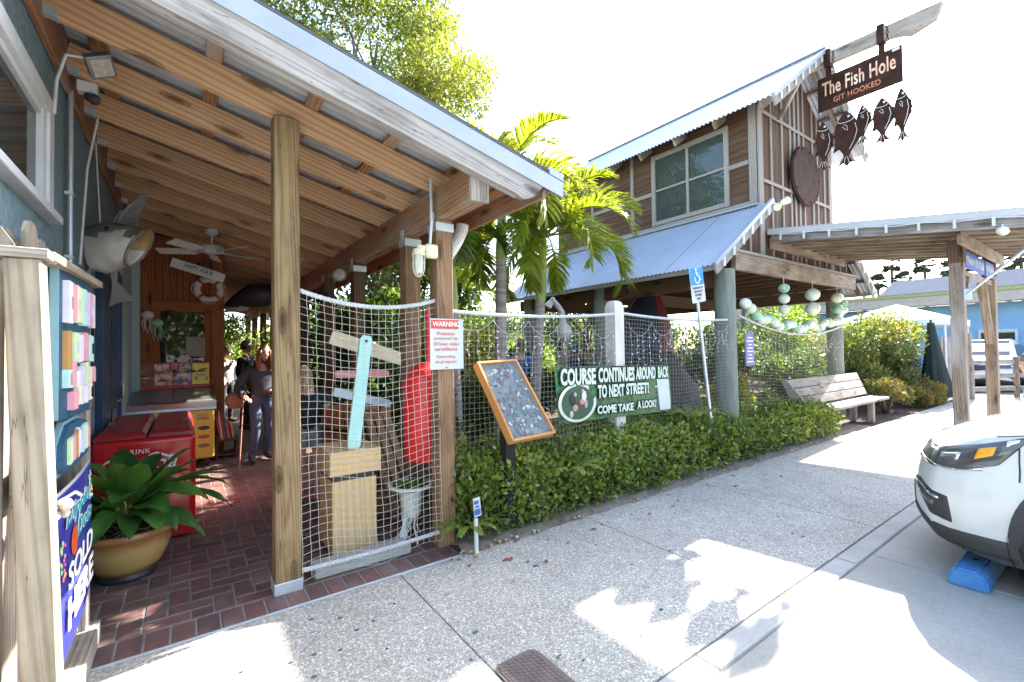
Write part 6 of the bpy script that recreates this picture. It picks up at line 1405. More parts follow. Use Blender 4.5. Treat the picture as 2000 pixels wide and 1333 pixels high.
def fish(lab, y, zt_, L_, wd, seed, twist, style):
    q = random.Random(seed); t = thing('hanging_fish', lab, 'fish', (hc, y, zt_), 'steel fish hung below the sign'); ca, sa = math.cos(twist), math.sin(twist)
    # outline: s along length (0 snout at top), half width
    up = [(0, .03), (.04, .10), (.09, .18), (.16, .28), (.25, .37), (.36, .42), (.48, .40), (.58, .33), (.68, .22), (.76, .12)]
    Lf = [(-w_*.95*wd, -s*L_) for s, w_ in up]; Rt = [(w_*1.05*wd, -s*L_) for s, w_ in up]
    tail = [(.10*wd, -.80*L_), (.34*wd, -.97*L_), (.12*wd, -.93*L_), (0, -1.0*L_), (-.12*wd, -.93*L_), (-.34*wd, -.98*L_), (-.10*wd, -.80*L_)]
    dors = [(.44*wd, -.34*L_), (.58*wd, -.42*L_), (.54*wd, -.50*L_), (.50*wd, -.56*L_), (.33*wd, -.60*L_)]
    dors = [(.44*wd, -.26*L_), (.53*wd, -.31*L_), (.50*wd, -.36*L_), (.55*wd, -.41*L_), (.50*wd, -.46*L_), (.52*wd, -.51*L_), (.40*wd, -.56*L_), (.38*wd, -.58*L_)]; anal = [(-.24*wd, -.66*L_), (-.44*wd, -.70*L_), (-.40*wd, -.62*L_), (-.36*wd, -.56*L_)]; pect = [(-.38*wd, -.42*L_), (-.50*wd, -.47*L_), (-.46*wd, -.40*L_), (-.38*wd, -.36*L_)]
    out = Rt[:5]+dors+Rt[8:]+tail+[Lf[9]]+anal+pect+Lf[:5][::-1]
    def W(p, o=0): return V((hc+p[0]*sa-o*ca, y-p[0]*ca-o*sa*0, zt_+p[1]))
    b = MB(); b.prism([W(p) for p in out], (.01*ca+.002, 0, 0)); b.build('plate', M_iron, t, fix=True)
    # gill arc, eye, belly line, tail slits: white painted for bright sky behind cuts
    b = MB()
    def line(pts, r_): b.tube([W(p, .006) for p in pts], r_, 5)
    line([(.26*wd*math.cos(A), -.16*L_-.10*wd*math.sin(A)) for A in [math.pi*i/8 for i in range(9)]], .005)
    line([(-.1*wd, -.27*L_), (-.02*wd, -.33*L_), (.06*wd, -.36*L_), (.04*wd, -.27*L_), (-.05*wd, -.24*L_)], .004)
    line([(.30*wd, -.26*L_), (.36*wd, -.40*L_), (.26*wd, -.56*L_), (.10*wd, -.70*L_)], .0045)
    for s in (-.24, -.08, .08, .24): line([(s*.4*wd, -.82*L_), (s*wd, -.94*L_)], .0035)
    b.ball(W((.10*wd, -.11*L_), .004), .02, 8); b.build('sky_cut_lines', M_white, t); tube('wire', [(hc, y, zt_), (hc, y, 5.55)], .003, M_iron, t, 5)
fish('long dark steel fish hanging nearest the gable', 3.13, 5.38, .84, .27, 1, .5, 0); fish('fat steel grouper with ragged tail under sign', 2.80, 5.42, .92, .42, 2, .1, 1); fish('small steel fish hanging at middle of sign', 2.57, 5.42, .62, .25, 3, -.3, 2); fish('steel fish with curled tail, second from the street end', 2.32, 5.42, .72, .31, 4, .05, 3); fish('slim steel fish hanging at the street end of sign', 2.08, 5.46, .82, .25, 5, -.2, 4)

# ================================================================== BENCH
be = thing('bench', 'weathered plank bench with slanted back facing the sidewalk', 'bench', (10, 3.4, 0))
for k in range(3): box('seat_plank', 8.6, 11.95, 3.15+.118*k, 3.262+.118*k, .42, .47, W_bench, be, .005)
for k in range(3):
    a0, a1 = .50+.155*k, .645+.155*k; yb0 = 3.525+.40*(a0-.5); yb1 = 3.525+.40*(a1-.5)
    b0, b1 = V((8.6, (yb0+yb1)/2, (a0+a1)/2)), V((11.9, (yb0+yb1)/2, (a0+a1)/2)); board('back_plank', b0, b1, .035, .15, W_bench, be, .005, up=(0, .36, .93))
for x in (8.75, 11.2):
    box('leg', x-.05, x+.05, 3.20, 3.30, 0, .415, W_bench, be, .005); box('leg', x-.05, x+.05, 3.50, 3.60, 0, .415, W_bench, be, .005)
    board('back_support', (x, 3.57, .2), (x, 3.76, .92), .05, .10, W_grey, be, .004, up=(1, 0, 0))
prism('side_panel', [(8.55, 3.30, .472), (8.55, 3.56, .472), (8.55, 3.78, .96), (8.55, 3.70, .97)], (.04, 0, 0), W_grey, be)

# ================================================================== ARBOR over the sidewalk
ar = thing('arbor', 'timber arbor roof reaching from the house over the sidewalk', 'arbor', (9, 2, 0))
def az_(y): return 3.25+.135*(y-3.5)              # rafter underside
ax0, ax1 = 7.68, 10.72
for k in range(9):
    x = ax0+(ax1-ax0)*k/8; mm = W_fascia if k in (0,) else W_arbor
    board('rafter', (x, 3.48, az_(3.48)+.07), (x, .55, az_(.55)+.07), .042, .15 if k else .17, mm, ar, .004)
for k in range(12): y = 3.35-.25*k; board('roof_board', (ax0-.06, y, az_(y)+.165), (ax1+.06, y, az_(y)+.165), .235, .022, W_arbor, ar, .003, up=(0, -.135, 1))
b = MB(); b.prism([(ax0-.09, 3.5, az_(3.5)+.185), (ax0-.09, .45, az_(.45)+.185), (ax0-.09, .45, az_(.45)+.10), (ax0-.09, 3.5, az_(3.5)+.10)], (.02, 0, 0)); b.prism([(ax0-.09, 3.5, az_(3.5)+.188), (ax1+.09, 3.5, az_(3.5)+.188), (ax1+.09, .45, az_(.45)+.188), (ax0-.09, .45, az_(.45)+.188)], (0, 0, .006)); b.build('roof_sheet', mat('grey_roll_roof', (.50, .48, .46), .7, c2=(.42, .40, .39), scale=3), ar, fix=True)
board('ledger', (ax0, 3.49, az_(3.49)-.03), (ax1, 3.49, az_(3.49)-.03), .05, .18, W_arbor, ar)
yA = 1.42
for x in (8.22, 10.35):
    box('post', x-.07, x+.07, yA-.07, yA+.07, 0, az_(yA)-.002, W_arbor, ar, .006); box('post_cap_strap', x-.078, x+.078, yA-.078, yA+.078, az_(yA)-.36, az_(yA)-.06, W_dark, ar, .004)
board('beam', (7.8, yA-.1, az_(yA)-.085), (10.75, yA-.1, az_(yA)-.085), .045, .16, W_arbor, ar)
board('lower_beam', (8.30, yA-.02, az_(yA)-.47), (10.28, yA-.02, az_(yA)-.47), .045, .07, W_arbor, ar)
board('knee_brace', (8.29, yA, 2.0), (8.75, yA, 2.50), .06, .09, W_arbor, ar, up=(0, 1, 0)); board('knee_brace', (10.28, yA, 1.55), (9.72, yA, 2.46), .06, .10, W_arbor, ar, up=(0, 1, 0))
asg = thing('arbor_sign', 'carved blue sign boards hung between the arbor posts', 'sign', (9.3, 1.4, 2.6)); M_cblue = mat('carved_blue', (.05, .12, .40), .6, c2=(.03, .07, .28), scale=10)
for xa, xb in ((8.33, 9.55), (9.63, 10.27)):
    box('board', xa, xb, yA-.065, yA-.045, az_(yA)-.41, az_(yA)-.19, M_cblue, asg, .004); b = MB(); x = xa+.05
    while x < xb-.06:
        w_ = U(.03, .05); b.box(x, x+.012, yA-.068, yA-.0655, az_(yA)-.36, az_(yA)-.24); b.box(x+.0125, x+w_, yA-.068, yA-.0655, az_(yA)-.36+U(0, .1), az_(yA)-.345+U(.0, .1)+.01); x += w_+.035
    b.build('carved_marks', mat('carved_pale', (.55, .58, .62), .6), asg)
for k in range(9):
    y = 3.3-.33*k; box('light_clip', ax0-.105, ax0-.091, y-.015, y+.015, az_(y)+.0, az_(y)+.11, M_white, ar, .003)
tube('light_wire', [(ax0-.10, 3.4-.3*k, az_(3.4-.3*k)+.10-.02*(k % 2)) for k in range(10)], .006, M_white, ar, 5)
al = thing('arbor_lamp', 'small clear flood lamp under the arbor eave', 'lamp', (7.6, .95, 2.95))
b = MB(); b.lathe([(0, -.06), (.03, -.05), (.06, 0), (.055, .02), (0, .025)], 16, (7.66, .93, az_(.93)-.05), V((-.5, .2, -.6))); b.build('bulb', M_bulb, al, smooth=True); tube('arm', [(7.66, .93, az_(.93)-.03), (7.64, .93, az_(.93)+.02)], .012, M_white, al)
fp_ = thing('slanted_pole', 'white flag pole bracketed at a slant to the arbor post', 'pole', (8.15, 1.33, 2.1))
tube('pole', [(8.14, 1.33, 2.18), (7.75, .42, 2.95)], .016, M_white, fp_, 10); box('bracket', 8.13, 8.17, 1.28, 1.352, 2.12, 2.26, M_galv, fp_, .004)

# ================================================================== RIGHT BACKGROUND
def gp(px, w_): # ground point straight ahead of a bearing
    return None
bb_ = thing('blue_building', 'long light blue building with beige eaves beyond the car park', 'building', (24, 6, 0))
M_bb = mat('light_blue_wall', (.24, .42, .58), .8, c2=(.20, .36, .52), scale=2); M_beige = mat('beige_soffit', (.44, .38, .31), .8); M_lime = mat('lime_fascia', (.32, .33, .12), .7); M_broof = mat('blue_grey_roof', (.105, .115, .14), .95, spec=0.)
A = V((26.5, 9, 0)); Bv = V((26.5, -3, 0)); dv = (Bv-A).normalized(); nv = V((-dv.y, dv.x, 0)); nv = nv if nv.dot(V((-1, 0, 0))) > 0 else -nv
A2 = A-dv*6; B2 = Bv+dv*12; Bf = (-nv)
def wallbox(nm, d0, z0, z1, th, m, ext=0): 
    p0 = A2-dv*ext+nv*d0; p1 = B2+dv*ext+nv*d0; b = MB(); b.prism([p0+Z1*z0, p1+Z1*z0, p1+Z1*z1, p0+Z1*z1], Bf*th); return b.build(nm, m, bb_, fix=True)
wallbox('wall', 0, 0, 3.2, 6, M_bb); wallbox('eave', .8, 3.2, 3.6, .75, M_beige); wallbox('fascia', .85, 3.605, 3.74, .1, M_lime)
b = MB(); p0, p1 = A2+nv*.74+Z1*3.74, B2+nv*.74+Z1*3.74; b.add([p0, p1, p1-nv*5+Z1*.2, p0-nv*5+Z1*.2], [(0, 1, 2, 3)]); b.build('low_roof', M_broof, bb_)
b = MB(); p0, p1 = A2+nv*.3+Z1*3.80, B2+nv*.3+Z1*3.80; p0 = p0-Y1*7.8; b.add([p0, p1, p1-nv*2.2+Z1*.85, p0-nv*2.2+Z1*.85, p0-nv*8, p1-nv*8], [(0, 1, 2, 3), (3, 2, 5, 4), (0, 3, 4), (1, 5, 2)]); b.build('roof', M_broof, bb_)
for s in (7, 11, 15):
    c0 = A2+dv*s+nv*.02; f = MB(); f.prism([c0+Z1*.9, c0+dv*1.1+Z1*.9, c0+dv*1.1+Z1*2.1, c0+Z1*2.1], nv*.05); w0 = f.build('window', M_white, bb_, fix=True); f = MB(); f.prism([c0+dv*.08+Z1*.98, c0+dv*1.02+Z1*.98, c0+dv*1.02+Z1*2.02, c0+dv*.08+Z1*2.02], nv*.06); f.build('pane', M_glassd, w0, fix=True)
box('hood_light', 15.9, 16.1, 1.05, 1.25, 2.0, 2.3, M_white, bb_, .01) if False else None
# canopy tent
ct = thing('canopy_tent', 'white pop-up canopy tent behind the big bush', 'tent', (18.0, 4.5, 0)); cx_, cy_ = 18.0, 4.5
M_tent = mat('tent_fabric', (.72, .80, .84), .7, c2=(.66, .74, .80), scale=2)
b = MB(); b.add([(cx_-1.4, cy_-1.4, 2.25), (cx_+1.4, cy_-1.4, 2.25), (cx_+1.4, cy_+1.4, 2.25), (cx_-1.4, cy_+1.4, 2.25), (cx_, cy_, 2.8), (cx_-1.4, cy_-1.4, 2.08), (cx_+1.4, cy_-1.4, 2.08), (cx_+1.4, cy_+1.4, 2.08), (cx_-1.4, cy_+1.4, 2.08)], [(0, 1, 4), (1, 2, 4), (2, 3, 4), (3, 0, 4), (5, 6, 1, 0), (6, 7, 2, 1), (7, 8, 3, 2), (8, 5, 0, 3)]); b.build('canopy', M_tent, ct)
for sx_, sy_ in ((-1, -1), (1, -1), (1, 1), (-1, 1)): tube('leg', [(cx_+1.35*sx_, cy_+1.35*sy_, 0), (cx_+1.35*sx_, cy_+1.35*sy_, 2.15)], .03, M_white, ct)
um = thing('closed_umbrella', 'dark green closed patio umbrella beside the picket gate', 'umbrella', (16.0, 3.3, 0))
tube('pole', [(16.0, 3.3, 0), (16.0, 3.3, 2.2)], .025, W_dark, um)
b = MB(); P = []; F = []; n = 24; M_umb = mat('dark_green_canvas', (.014, .032, .03), .8, c2=(.01, .022, .02), scale=6, stretch=(3, 3, .4))
for i in range(8):
    t = i/7; r_ = .07+.24*t**1.1
    for j in range(n): A_ = 2*math.pi*j/n; q_ = r_*(1+.22*math.cos(8*A_)*(t+.2)); P.append((16.0+q_*math.cos(A_)*.8+.18*t, 3.3+q_*math.sin(A_)-.04*t, 2.12-1.95*t))
for i in range(7):
    for j in range(n): F.append((i*n+j, (i+1)*n+j, (i+1)*n+(j+1) % n, i*n+(j+1) % n))
b.add(P, F); b.build('canopy', M_umb, um, smooth=True)
pk = thing('picket_gate', 'grey picket fence panel beside the dark umbrella', 'fence', (17.5, 3.7, 0))
for k in range(11): x = 16.5+.12*k; board('picket', (x, 3.2, .05), (x, 3.2, 1.75), .02, .11, W_grey, pk, 0, up=(1, 0, 0))
for z in (.4, 1.4): board('rail', (16.4, 3.23, z), (17.9, 3.23, z), .03, .08, W_grey, pk)
box('post', 17.85, 17.99, 2.85, 2.99, 0, 1.85, W_grey, pk)
rf = thing('rail_fence', 'three-rail timber fence along the car park', 'fence', (17, 2.6, 0))
RF = [V((18.05, 2.9, 0)), V((18.9, 2.55, 0)), V((19.5, 2.2, 0)), V((19.8, 1.0, 0))]
for i, p in enumerate(RF): box('post', p.x-.06, p.x+.06, p.y-.06, p.y+.06, 0, 1.15, W_arbor, rf, .004)
for i in range(3):
    for z in (.25, .62, 1.02): board('rail', RF[i]+Z1*z, RF[i+1]+Z1*z, .04, .13, W_bench, rf, .004)

# distant palms
M_farleaf = leafmat('far_palm_leaf', [(.035, .042, .02), (.06, .065, .03), (.08, .085, .04)], .0, .8, .1)
def farpalm(x, y, h, lab, seed):
    q = random.Random(seed); t = thing('washingtonia_palm', lab, 'palm', (x, y, 0), 'tall palms on the skyline'); tube('trunk', [(x, y, 0), (x+.2, y, h*.5), (x+.1, y+.1, h)], [.14, .11, .09], M_stem, t, 8)
    vs_, fs = [], []; c0 = V((x+.1, y+.1, h))
    for k in range(34):
        az = q.uniform(0, 6.28); el = q.uniform(-1.0, 1.25); d = V((math.cos(az)*math.cos(el), math.sin(az)*math.cos(el), math.sin(el))); p1 = c0+d*q.uniform(.2, .45); s = d.cross(Z1); s = s.normalized() if s.length > .01 else X1
        for m_ in range(7):
            a_ = (m_-3)*.33; dd = (d*math.cos(a_)+s*math.sin(a_)).normalized(); b0 = len(vs_); wv = dd.cross(d.cross(s)).normalized()*.075
            vs_ += [p1, p1+dd*.25+wv, p1+dd*.45-Z1*.1, p1+dd*.25-wv]; fs.append((b0, b0+1, b0+2, b0+3))
    o = mesh('crown', vs_, fs, M_farleaf, t); at = o.data.attributes.new('rnd', 'FLOAT', 'POINT'); at.data.foreach_set('value', [q.random() for _ in range(len(vs_))])
for i, (x, y, h, lab) in enumerate(((42, 11.5, 6.2, 'short distant palm left of the skyline group'), (42, 10.66, 7.4, 'tall distant palm with a shorter one beside it'), (42, 10.0, 6.2, 'short distant palm right beside the tall one'), (42, 8.83, 7.1, 'tall lone distant palm left of the arbor post'), (42, 7.5, 6.6, 'distant palm partly hidden behind near arbor post'), (42, 6.35, 6.1, 'distant palm between the two arbor posts'), (42, 4.9, 5.8, 'distant palm at the right of the far arbor post'), (42, 4.3, 6.9, 'tall distant palm at far right edge'))): farpalm(x, y, h, lab, 60+i)
b = MB(); b.tube([(44, 13.0, 0), (44, 13.0, 6.4)], .12, 8); tag(b.build('utility_pole', W_grey, None), 'distant utility pole left of the skyline palms', 'pole')
# ================================================================== CARS
M_carw = mat('white_car_paint', (.60, .60, .59), .15, c2=(.585, .585, .575), scale=2, spec=.6); M_clad = mat('black_cladding', (.035, .035, .036), .55, c2=(.028, .028, .03), scale=20); M_tyre = mat('tyre_rubber', (.02, .02, .02), .8, c2=(.03, .03, .03), scale=20, bump=.1)
M_rim = mat('alloy_rim', (.45, .46, .47), .3, .8); M_lens = mat('headlamp_dark', (.045, .047, .05), .06, c2=(.10, .10, .105), scale=7, stretch=(3, 1, 1), spec=.8); M_amber = mat('amber_reflector', (.85, .38, .01), .2, c2=(.75, .30, .01), scale=30); M_chrome = mat('chrome', (.70, .71, .73), .12, .9); M_cglass = mat('car_glass', (.02, .025, .028), .05, spec=.8)
CX, CYN, CL = 4.98, 1.09, 4.35
SV = [0, .08, .2, .4, .9, 1.4, 2.2, 3.3, 4.0, 4.25, 4.35]
T_zb = [.24, .22, .20, .19, .19, .19, .19, .19, .22, .28, .32]; T_ze = [.86, .91, .955, .99, 1.045, 1.075, 1.08, 1.09, 1.08, 1.04, .98]; T_zc = [.87, .935, .99, 1.05, 1.12, 1.15, 1.15, 1.15, 1.13, 1.08, 1.0]; T_w = [.86, .885, .905, .915, .925, .925, .925, .92, .91, .89, .86]; T_wb = [.80, .82, .85, .87, .88, .88, .88, .88, .86, .83, .80]
def TI(T, v): return float(np.interp(v, SV, T))
def cw(v, z):
    zb, ze = TI(T_zb, v), TI(T_ze, v); w_, wb = TI(T_w, v), TI(T_wb, v); zm = .60
    if z < zm: t = max(0, min(1, (z-zb)/(zm-zb))); t = t*t*(3-2*t); return wb+(w_-wb)*t
    t = min(1, (z-zm)/(ze-zm)); return w_-.075*t**2.2
def cy_off(v, u, z):
    f_ = max(0, 1-v/.85)**1.3; b_ = max(0, 1-(CL-v)/.8)**1.3; lean = .16*max(0, (z-.52)/.4)**2+.10*max(0, (.42-z)/.2)**2
    return -f_*(.26*(abs(u)/.92)**2.6+lean)+b_*(.16*(abs(u)/.92)**2.6+.3*max(0, z-.7))
def CP(u, v, z): return V((CX+u, CYN-v+cy_off(v, u, z), z))
car = thing('parked_car', 'white SUV with black cladding parked nose-in at the right edge', 'car', (CX, CYN-2.1, 0))
vsn = sorted(set([round(.025*i, 4) for i in range(0, 72)]+[1.8+.05*i for i in range(0, 28)]+[3.2+.025*i for i in range(0, 47)])); vsn = [v for v in vsn if v <= CL]
WV = [.96, .96+2.63]; WR = .355; AR = .405
def side_rows(zs_fn, nm, m, cut=True):
    for sg in (-1, 1):
        b = MB(); P = []; n = len(zs_fn(0))
        for v in vsn:
            for z in zs_fn(v): P.append(CP(sg*cw(v, z), v, z))
        F = []
        for i in range(len(vsn)-1):
            for j in range(n-1):
                vc = (vsn[i]+vsn[i+1])/2; z1 = zs_fn(vc); zc = (z1[j]+z1[j+1])/2
                if cut and any((vc-wv)**2+(zc-.34)**2 < AR**2 for wv in WV): continue
                q = (i*n+j, (i+1)*n+j, (i+1)*n+j+1, i*n+j+1); F.append(q if sg > 0 else q[::-1])
        b.add(P, F); yield b
ZS = .33
def up_rows(v): ze = TI(T_ze, v); return [ZS+(ze-ZS)*i/22 for i in range(23)]
def lo_rows(v): zb = TI(T_zb, v); return [zb+(ZS-zb)*i/6 for i in range(7)]
body = MB()
for b in side_rows(up_rows, '', None): body.add(b.v, b.f)
# hood / top deck
P = []; nu = 12
for v in vsn:
    ze, zc = TI(T_ze, v), TI(T_zc, v); w_ = cw(v, ze)
    for j in range(2*nu+1): u = -w_+2*w_*j/(2*nu); P.append(CP(u, v, ze+(zc-ze)*(1-(abs(u)/w_)**2.4)))
body.add(P, [(i*(2*nu+1)+j, i*(2*nu+1)+j+1, (i+1)*(2*nu+1)+j+1, (i+1)*(2*nu+1)+j) for i in range(len(vsn)-1) for j in range(2*nu)])
def cap(rows, v, mb, flip):
    P = []; n = len(rows)
    for z in rows:
        w_ = cw(v, z)
        for j in range(25): P.append(CP(-w_+2*w_*j/24, v, z))
    F = [(i*25+j, i*25+j+1, (i+1)*25+j+1, (i+1)*25+j) for i in range(n-1) for j in range(24)]; mb.add(P, [f[::-1] for f in F] if flip else F)
cap(up_rows(0)+[TI(T_zc, 0)], 0, body, True); cap(up_rows(CL)+[TI(T_zc, CL)], CL, body, False)
body.build('body', M_carw, car, auto=45, fix=True)
low = MB()
for b in side_rows(lo_rows, '', None): low.add(b.v, b.f)
cap(lo_rows(0), 0, low, True); cap(lo_rows(CL), CL, low, False); low.v = [(q[0], q[1], q[2]) for q in low.v]
low.build('lower_cladding', M_clad, car, auto=45, fix=True)
box('underbody', CX-.80, CX+.80, CYN-4.1, CYN-.35, .20, .42, M_blk, car, 0)
for wv in WV:
    for sg in (-1, 1):
        xo = CX+sg*.925
        b = MB(); n = 26; P = []
        for k in range(n+1):
            A = R(-2)+R(184)*k/n
            for r_, o_ in ((AR-.02, -.05), (AR-.02, .012), (AR+.065, .014), (AR+.07, -.02)):
                vv, zz = wv-r_*math.cos(A), .34+r_*math.sin(A); base = cw(min(max(vv, 0), CL), max(.3, zz)); p = CP(sg*(base+o_), max(0, vv), zz); P.append(p)
        b.add(P, [(k*4+j, k*4+j+1, (k+1)*4+j+1, (k+1)*4+j) for k in range(n) for j in range(3)]); b.build('arch_cladding', M_clad, car, auto=40, fix=True)
        b = MB(); b.lathe([(AR-.01, 0), (AR-.01, .30), (.01, .30)], 26, (CX+sg*.90, CYN-wv, .34), V((-sg, 0, 0)), cap=False); b.build('wheel_well', M_blk, car, auto=40)
        wc = V((CX+sg*.80, CYN-wv, WR)); ax = V((sg, 0, 0))
        b = MB(); b.lathe([(.225, -.09), (.285, -.105), (.335, -.10), (.355, -.075), (.355, .075), (.335, .10), (.285, .108), (.225, .09)], 44, wc, ax, closed=True); wh = b.build('wheel', M_tyre, car, auto=50)
        b = MB(); b.lathe([(.228, -.08), (.232, .08), (.215, .085), (.195, .04), (.19, .0), (.0, -.0)], 32, wc, ax, cap=False)
        for s in range(5):
            A = 2*math.pi*s/5; d = V((0, math.cos(A), math.sin(A))); b.obox(wc+ax*.06+d*.03, wc+ax*.07+d*.20, .05, .03, up=ax)
        b.lathe([(0, .085), (.045, .08), (.055, .05), (.055, .0)], 16, wc, ax); b.build('rim', M_rim, wh, auto=40)
# wrap-around patches on nose and flank: t<0 across the nose, t>0 back along the left flank
def WP(t, z, o=0):
    def s(t_, z_):
        if t_ <= 0: return CP(-cw(0, z_)-t_, 0, z_)
        return CP(-cw(t_, z_), t_, z_)
    e = .012; p = s(t, z); a_ = s(t+e, z)-s(t-e, z); c_ = s(t, z+e)-s(t, z-e); n = a_.cross(c_).normalized()
    if n.dot(V((-.6, .6, 0))) < 0: n = -n
    return p+n*o
def patch(nm, poly_top, poly_bot, t0, t1, o, m, parent, nt=26, nz=6, mirror=False, rim=True):
    """band between two curves z(t)"""
    b = MB(); P = []
    for i in range(nt+1):
        t = t0+(t1-t0)*i/nt; za, zb2 = poly_bot(t), poly_top(t)
        for j in range(nz+1): P.append(WP(t, za+(zb2-za)*j/nz, o*(1 if 0 < i < nt and 0 < j < nz else .1)))
    b.add(P, [(i*(nz+1)+j, i*(nz+1)+j+1, (i+1)*(nz+1)+j+1, (i+1)*(nz+1)+j) for i in range(nt) for j in range(nz)]); L_ = b.build(nm, m, parent, auto=60)
    b2 = MB(); b2.v = [(2*CX-q[0], q[1], q[2]) for q in b.v]; b2.f = [f[::-1] for f in b.f]; b2.mi = b.mi; b2.build(nm, m, parent, auto=60); return L_
ip = lambda xs_, ys_: (lambda t: float(np.interp(t, xs_, ys_)))
hl_ = patch('headlight', ip([-.42, -.1, .15, .55], [.83, .845, .905, .985]), ip([-.42, -.1, .15, .40, .55], [.74, .72, .745, .80, .95]), -.42, .55, .012, M_lens, car, 34, 8)
patch('lamp_chrome', ip([-.40, .1, .30], [.76, .745, .775]), ip([-.40, .1, .30], [.745, .725, .755]), -.40, .30, .016, M_chrome, hl_, 20, 3)
patch('amber_lamp', ip([.20, .36], [.90, .925]), ip([.20, .36], [.795, .845]), .20, .36, .017, M_amber, hl_, 8, 4)
patch('lamp_reflector', ip([-.02, .12], [.83, .86]), ip([-.02, .12], [.775, .785]), -.02, .12, .017, M_chrome, hl_, 8, 4)
patch('lamp_reflector', ip([.40, .52], [.955, .972]), ip([.40, .52], [.90, .945]), .40, .52, .017, M_chrome, hl_, 8, 4)
patch('upper_grille', ip([-.86, -.44], [.84, .83]), ip([-.86, -.44], [.66, .70]), -.86, -.44, .01, M_blk, car, 16, 6)
patch('badge_bar', ip([-.86, -.35], [.862, .852]), ip([-.86, -.35], [.848, .838]), -.86, -.35, .014, M_chrome, car, 16, 3)
patch('fog_bezel', ip([-.30, -.18, .10, .14], [.60, .605, .55, .40]), ip([-.30, .02, .08, .14], [.575, .40, .385, .375]), -.30, .14, .008, M_clad, car, 22, 6)
patch('fog_chrome', ip([-.27, -.14, .06], [.585, .585, .535]), ip([-.27, -.14, .06], [.565, .565, .51]), -.27, .06, .014, M_chrome, car, 14, 3)
patch('fog_lamp', ip([-.16, .03], [.555, .515]), ip([-.16, .03], [.50, .455]), -.16, .03, .013, M_lens, car, 10, 4)
patch('lower_grille', ip([-.86, -.36], [.55, .55]), ip([-.86, -.36], [.30, .32]), -.86, -.36, .008, M_blk, car, 14, 6)
patch('bumper_lip', ip([-.86, -.3, .1, .52], [.40, .40, .335, .335]), ip([-.86, .2, .52], [.26, .22, .22]), -.86, .52, .012, M_clad, car, 30, 6)
M_gap = mat('panel_gap', (.03, .03, .03), .7)
def seam(pts, o=.003):
    b = MB(); b.tube([WP(t, z, o) for t, z in pts], .004, 5); b.build('panel_gap', M_gap, car, smooth=True)
seam([(.50, .955), (.52, .90), (.535, .84), (.55, .78), (.555, .72)]); seam([(.30+.06*i, .972+.006*i) for i in range(18)]); seam([(-.8+.06*i, .845) for i in range(14)])
# greenhouse
gh = MB(); ST = [(1.10, 1.10, .70, .0), (1.55, 1.45, .66, 0), (1.95, 1.66, .60, 0), (2.6, 1.70, .60, 0), (3.6, 1.66, .58, 0), (4.0, 1.50, .58, 0), (4.2, 1.10, .68, 0)]; P = []
for v, z, w_, _ in ST: P += [V((CX-.84, CYN-v, 1.06)), V((CX-w_-.06, CYN-v, max(1.07, z-.09))), V((CX-w_+.04, CYN-v, z)), V((CX+w_-.04, CYN-v, z)), V((CX+w_+.06, CYN-v, max(1.07, z-.09))), V((CX+.84, CYN-v, 1.06))]
gh.add(P, [(i*6+j, i*6+j+1, (i+1)*6+j+1, (i+1)*6+j) for i in range(6) for j in range(5)]); gh.build('cabin', M_carw, car, auto=30, fix=True)
for sg in (-1, 1):
    b = MB(); X_ = lambda z: CX+sg*(.845-.30*(z-1.06)); b.add([(X_(1.10), CYN-1.45, 1.10), (X_(1.52), CYN-2.0, 1.50), (X_(1.52), CYN-3.6, 1.50), (X_(1.10), CYN-3.95, 1.12)], [(0, 1, 2, 3)]); b.build('side_window', M_cglass, car)
    b = MB(); b.ball((CX+sg*1.0, CYN-1.6, 1.13), (.10, .06, .075), 12); b.build('mirror', M_blk, car, smooth=True)
b = MB(); b.add([(CX-.68, CYN-1.16, 1.165), (CX+.68, CYN-1.16, 1.165), (CX+.60, CYN-1.90, 1.66), (CX-.60, CYN-1.90, 1.66)], [(0, 1, 2, 3)]); b.build('windscreen', M_cglass, car)
for k, (x, y, rz, lab) in enumerate(((20.9, 3.3, -90, 'white car parked beyond the rail fence by the near arbor post'), (21.3, 1.0, -90, 'silver-white car parked beyond rail fence at right edge'))):
    c = copy_tree(car); c.location = (x+2.1, y, 0); c.rotation_euler = (0, 0, R(90)); c['label'] = lab; c['group'] = 'cars parked beyond the rail fence'
wst = thing('wheel_stop', 'bright blue concrete wheel stop under the white car nose', 'wheel stop', (4.9, .7, 0))
M_stop = mat('worn_blue_paint', (.045, .20, .50), .6, c2=(.10, .26, .50), scale=14, bump=.15, lo=.25, hi=.6)
bm = bmesh.new(); pr_ = [(.60, -.004), (.80, -.004), (.79, .07), (.755, .112), (.645, .112), (.61, .07)]
vv = [[bm.verts.new((x, y, z)) for y, z in pr_] for x in (4.05, 5.85)]; n = 6
for i in range(n): bm.faces.new((vv[0][i], vv[0][(i+1) % n], vv[1][(i+1) % n], vv[1][i]))
bm.faces.new(vv[0][::-1]); bm.faces.new(vv[1]); bmesh.ops.recalc_face_normals(bm, faces=bm.faces[:]); bmesh.ops.bevel(bm, geom=bm.edges[:], offset=.012, segments=2, affect='EDGES'); from_bm('block', bm, M_stop, wst, auto=40)
for x in (4.3, 5.6): lathe('anchor_pin', [(0, 0), (.015, 0), (.012, .006), (0, .008)], M_iron, wst, (x, .70, .112), 10)

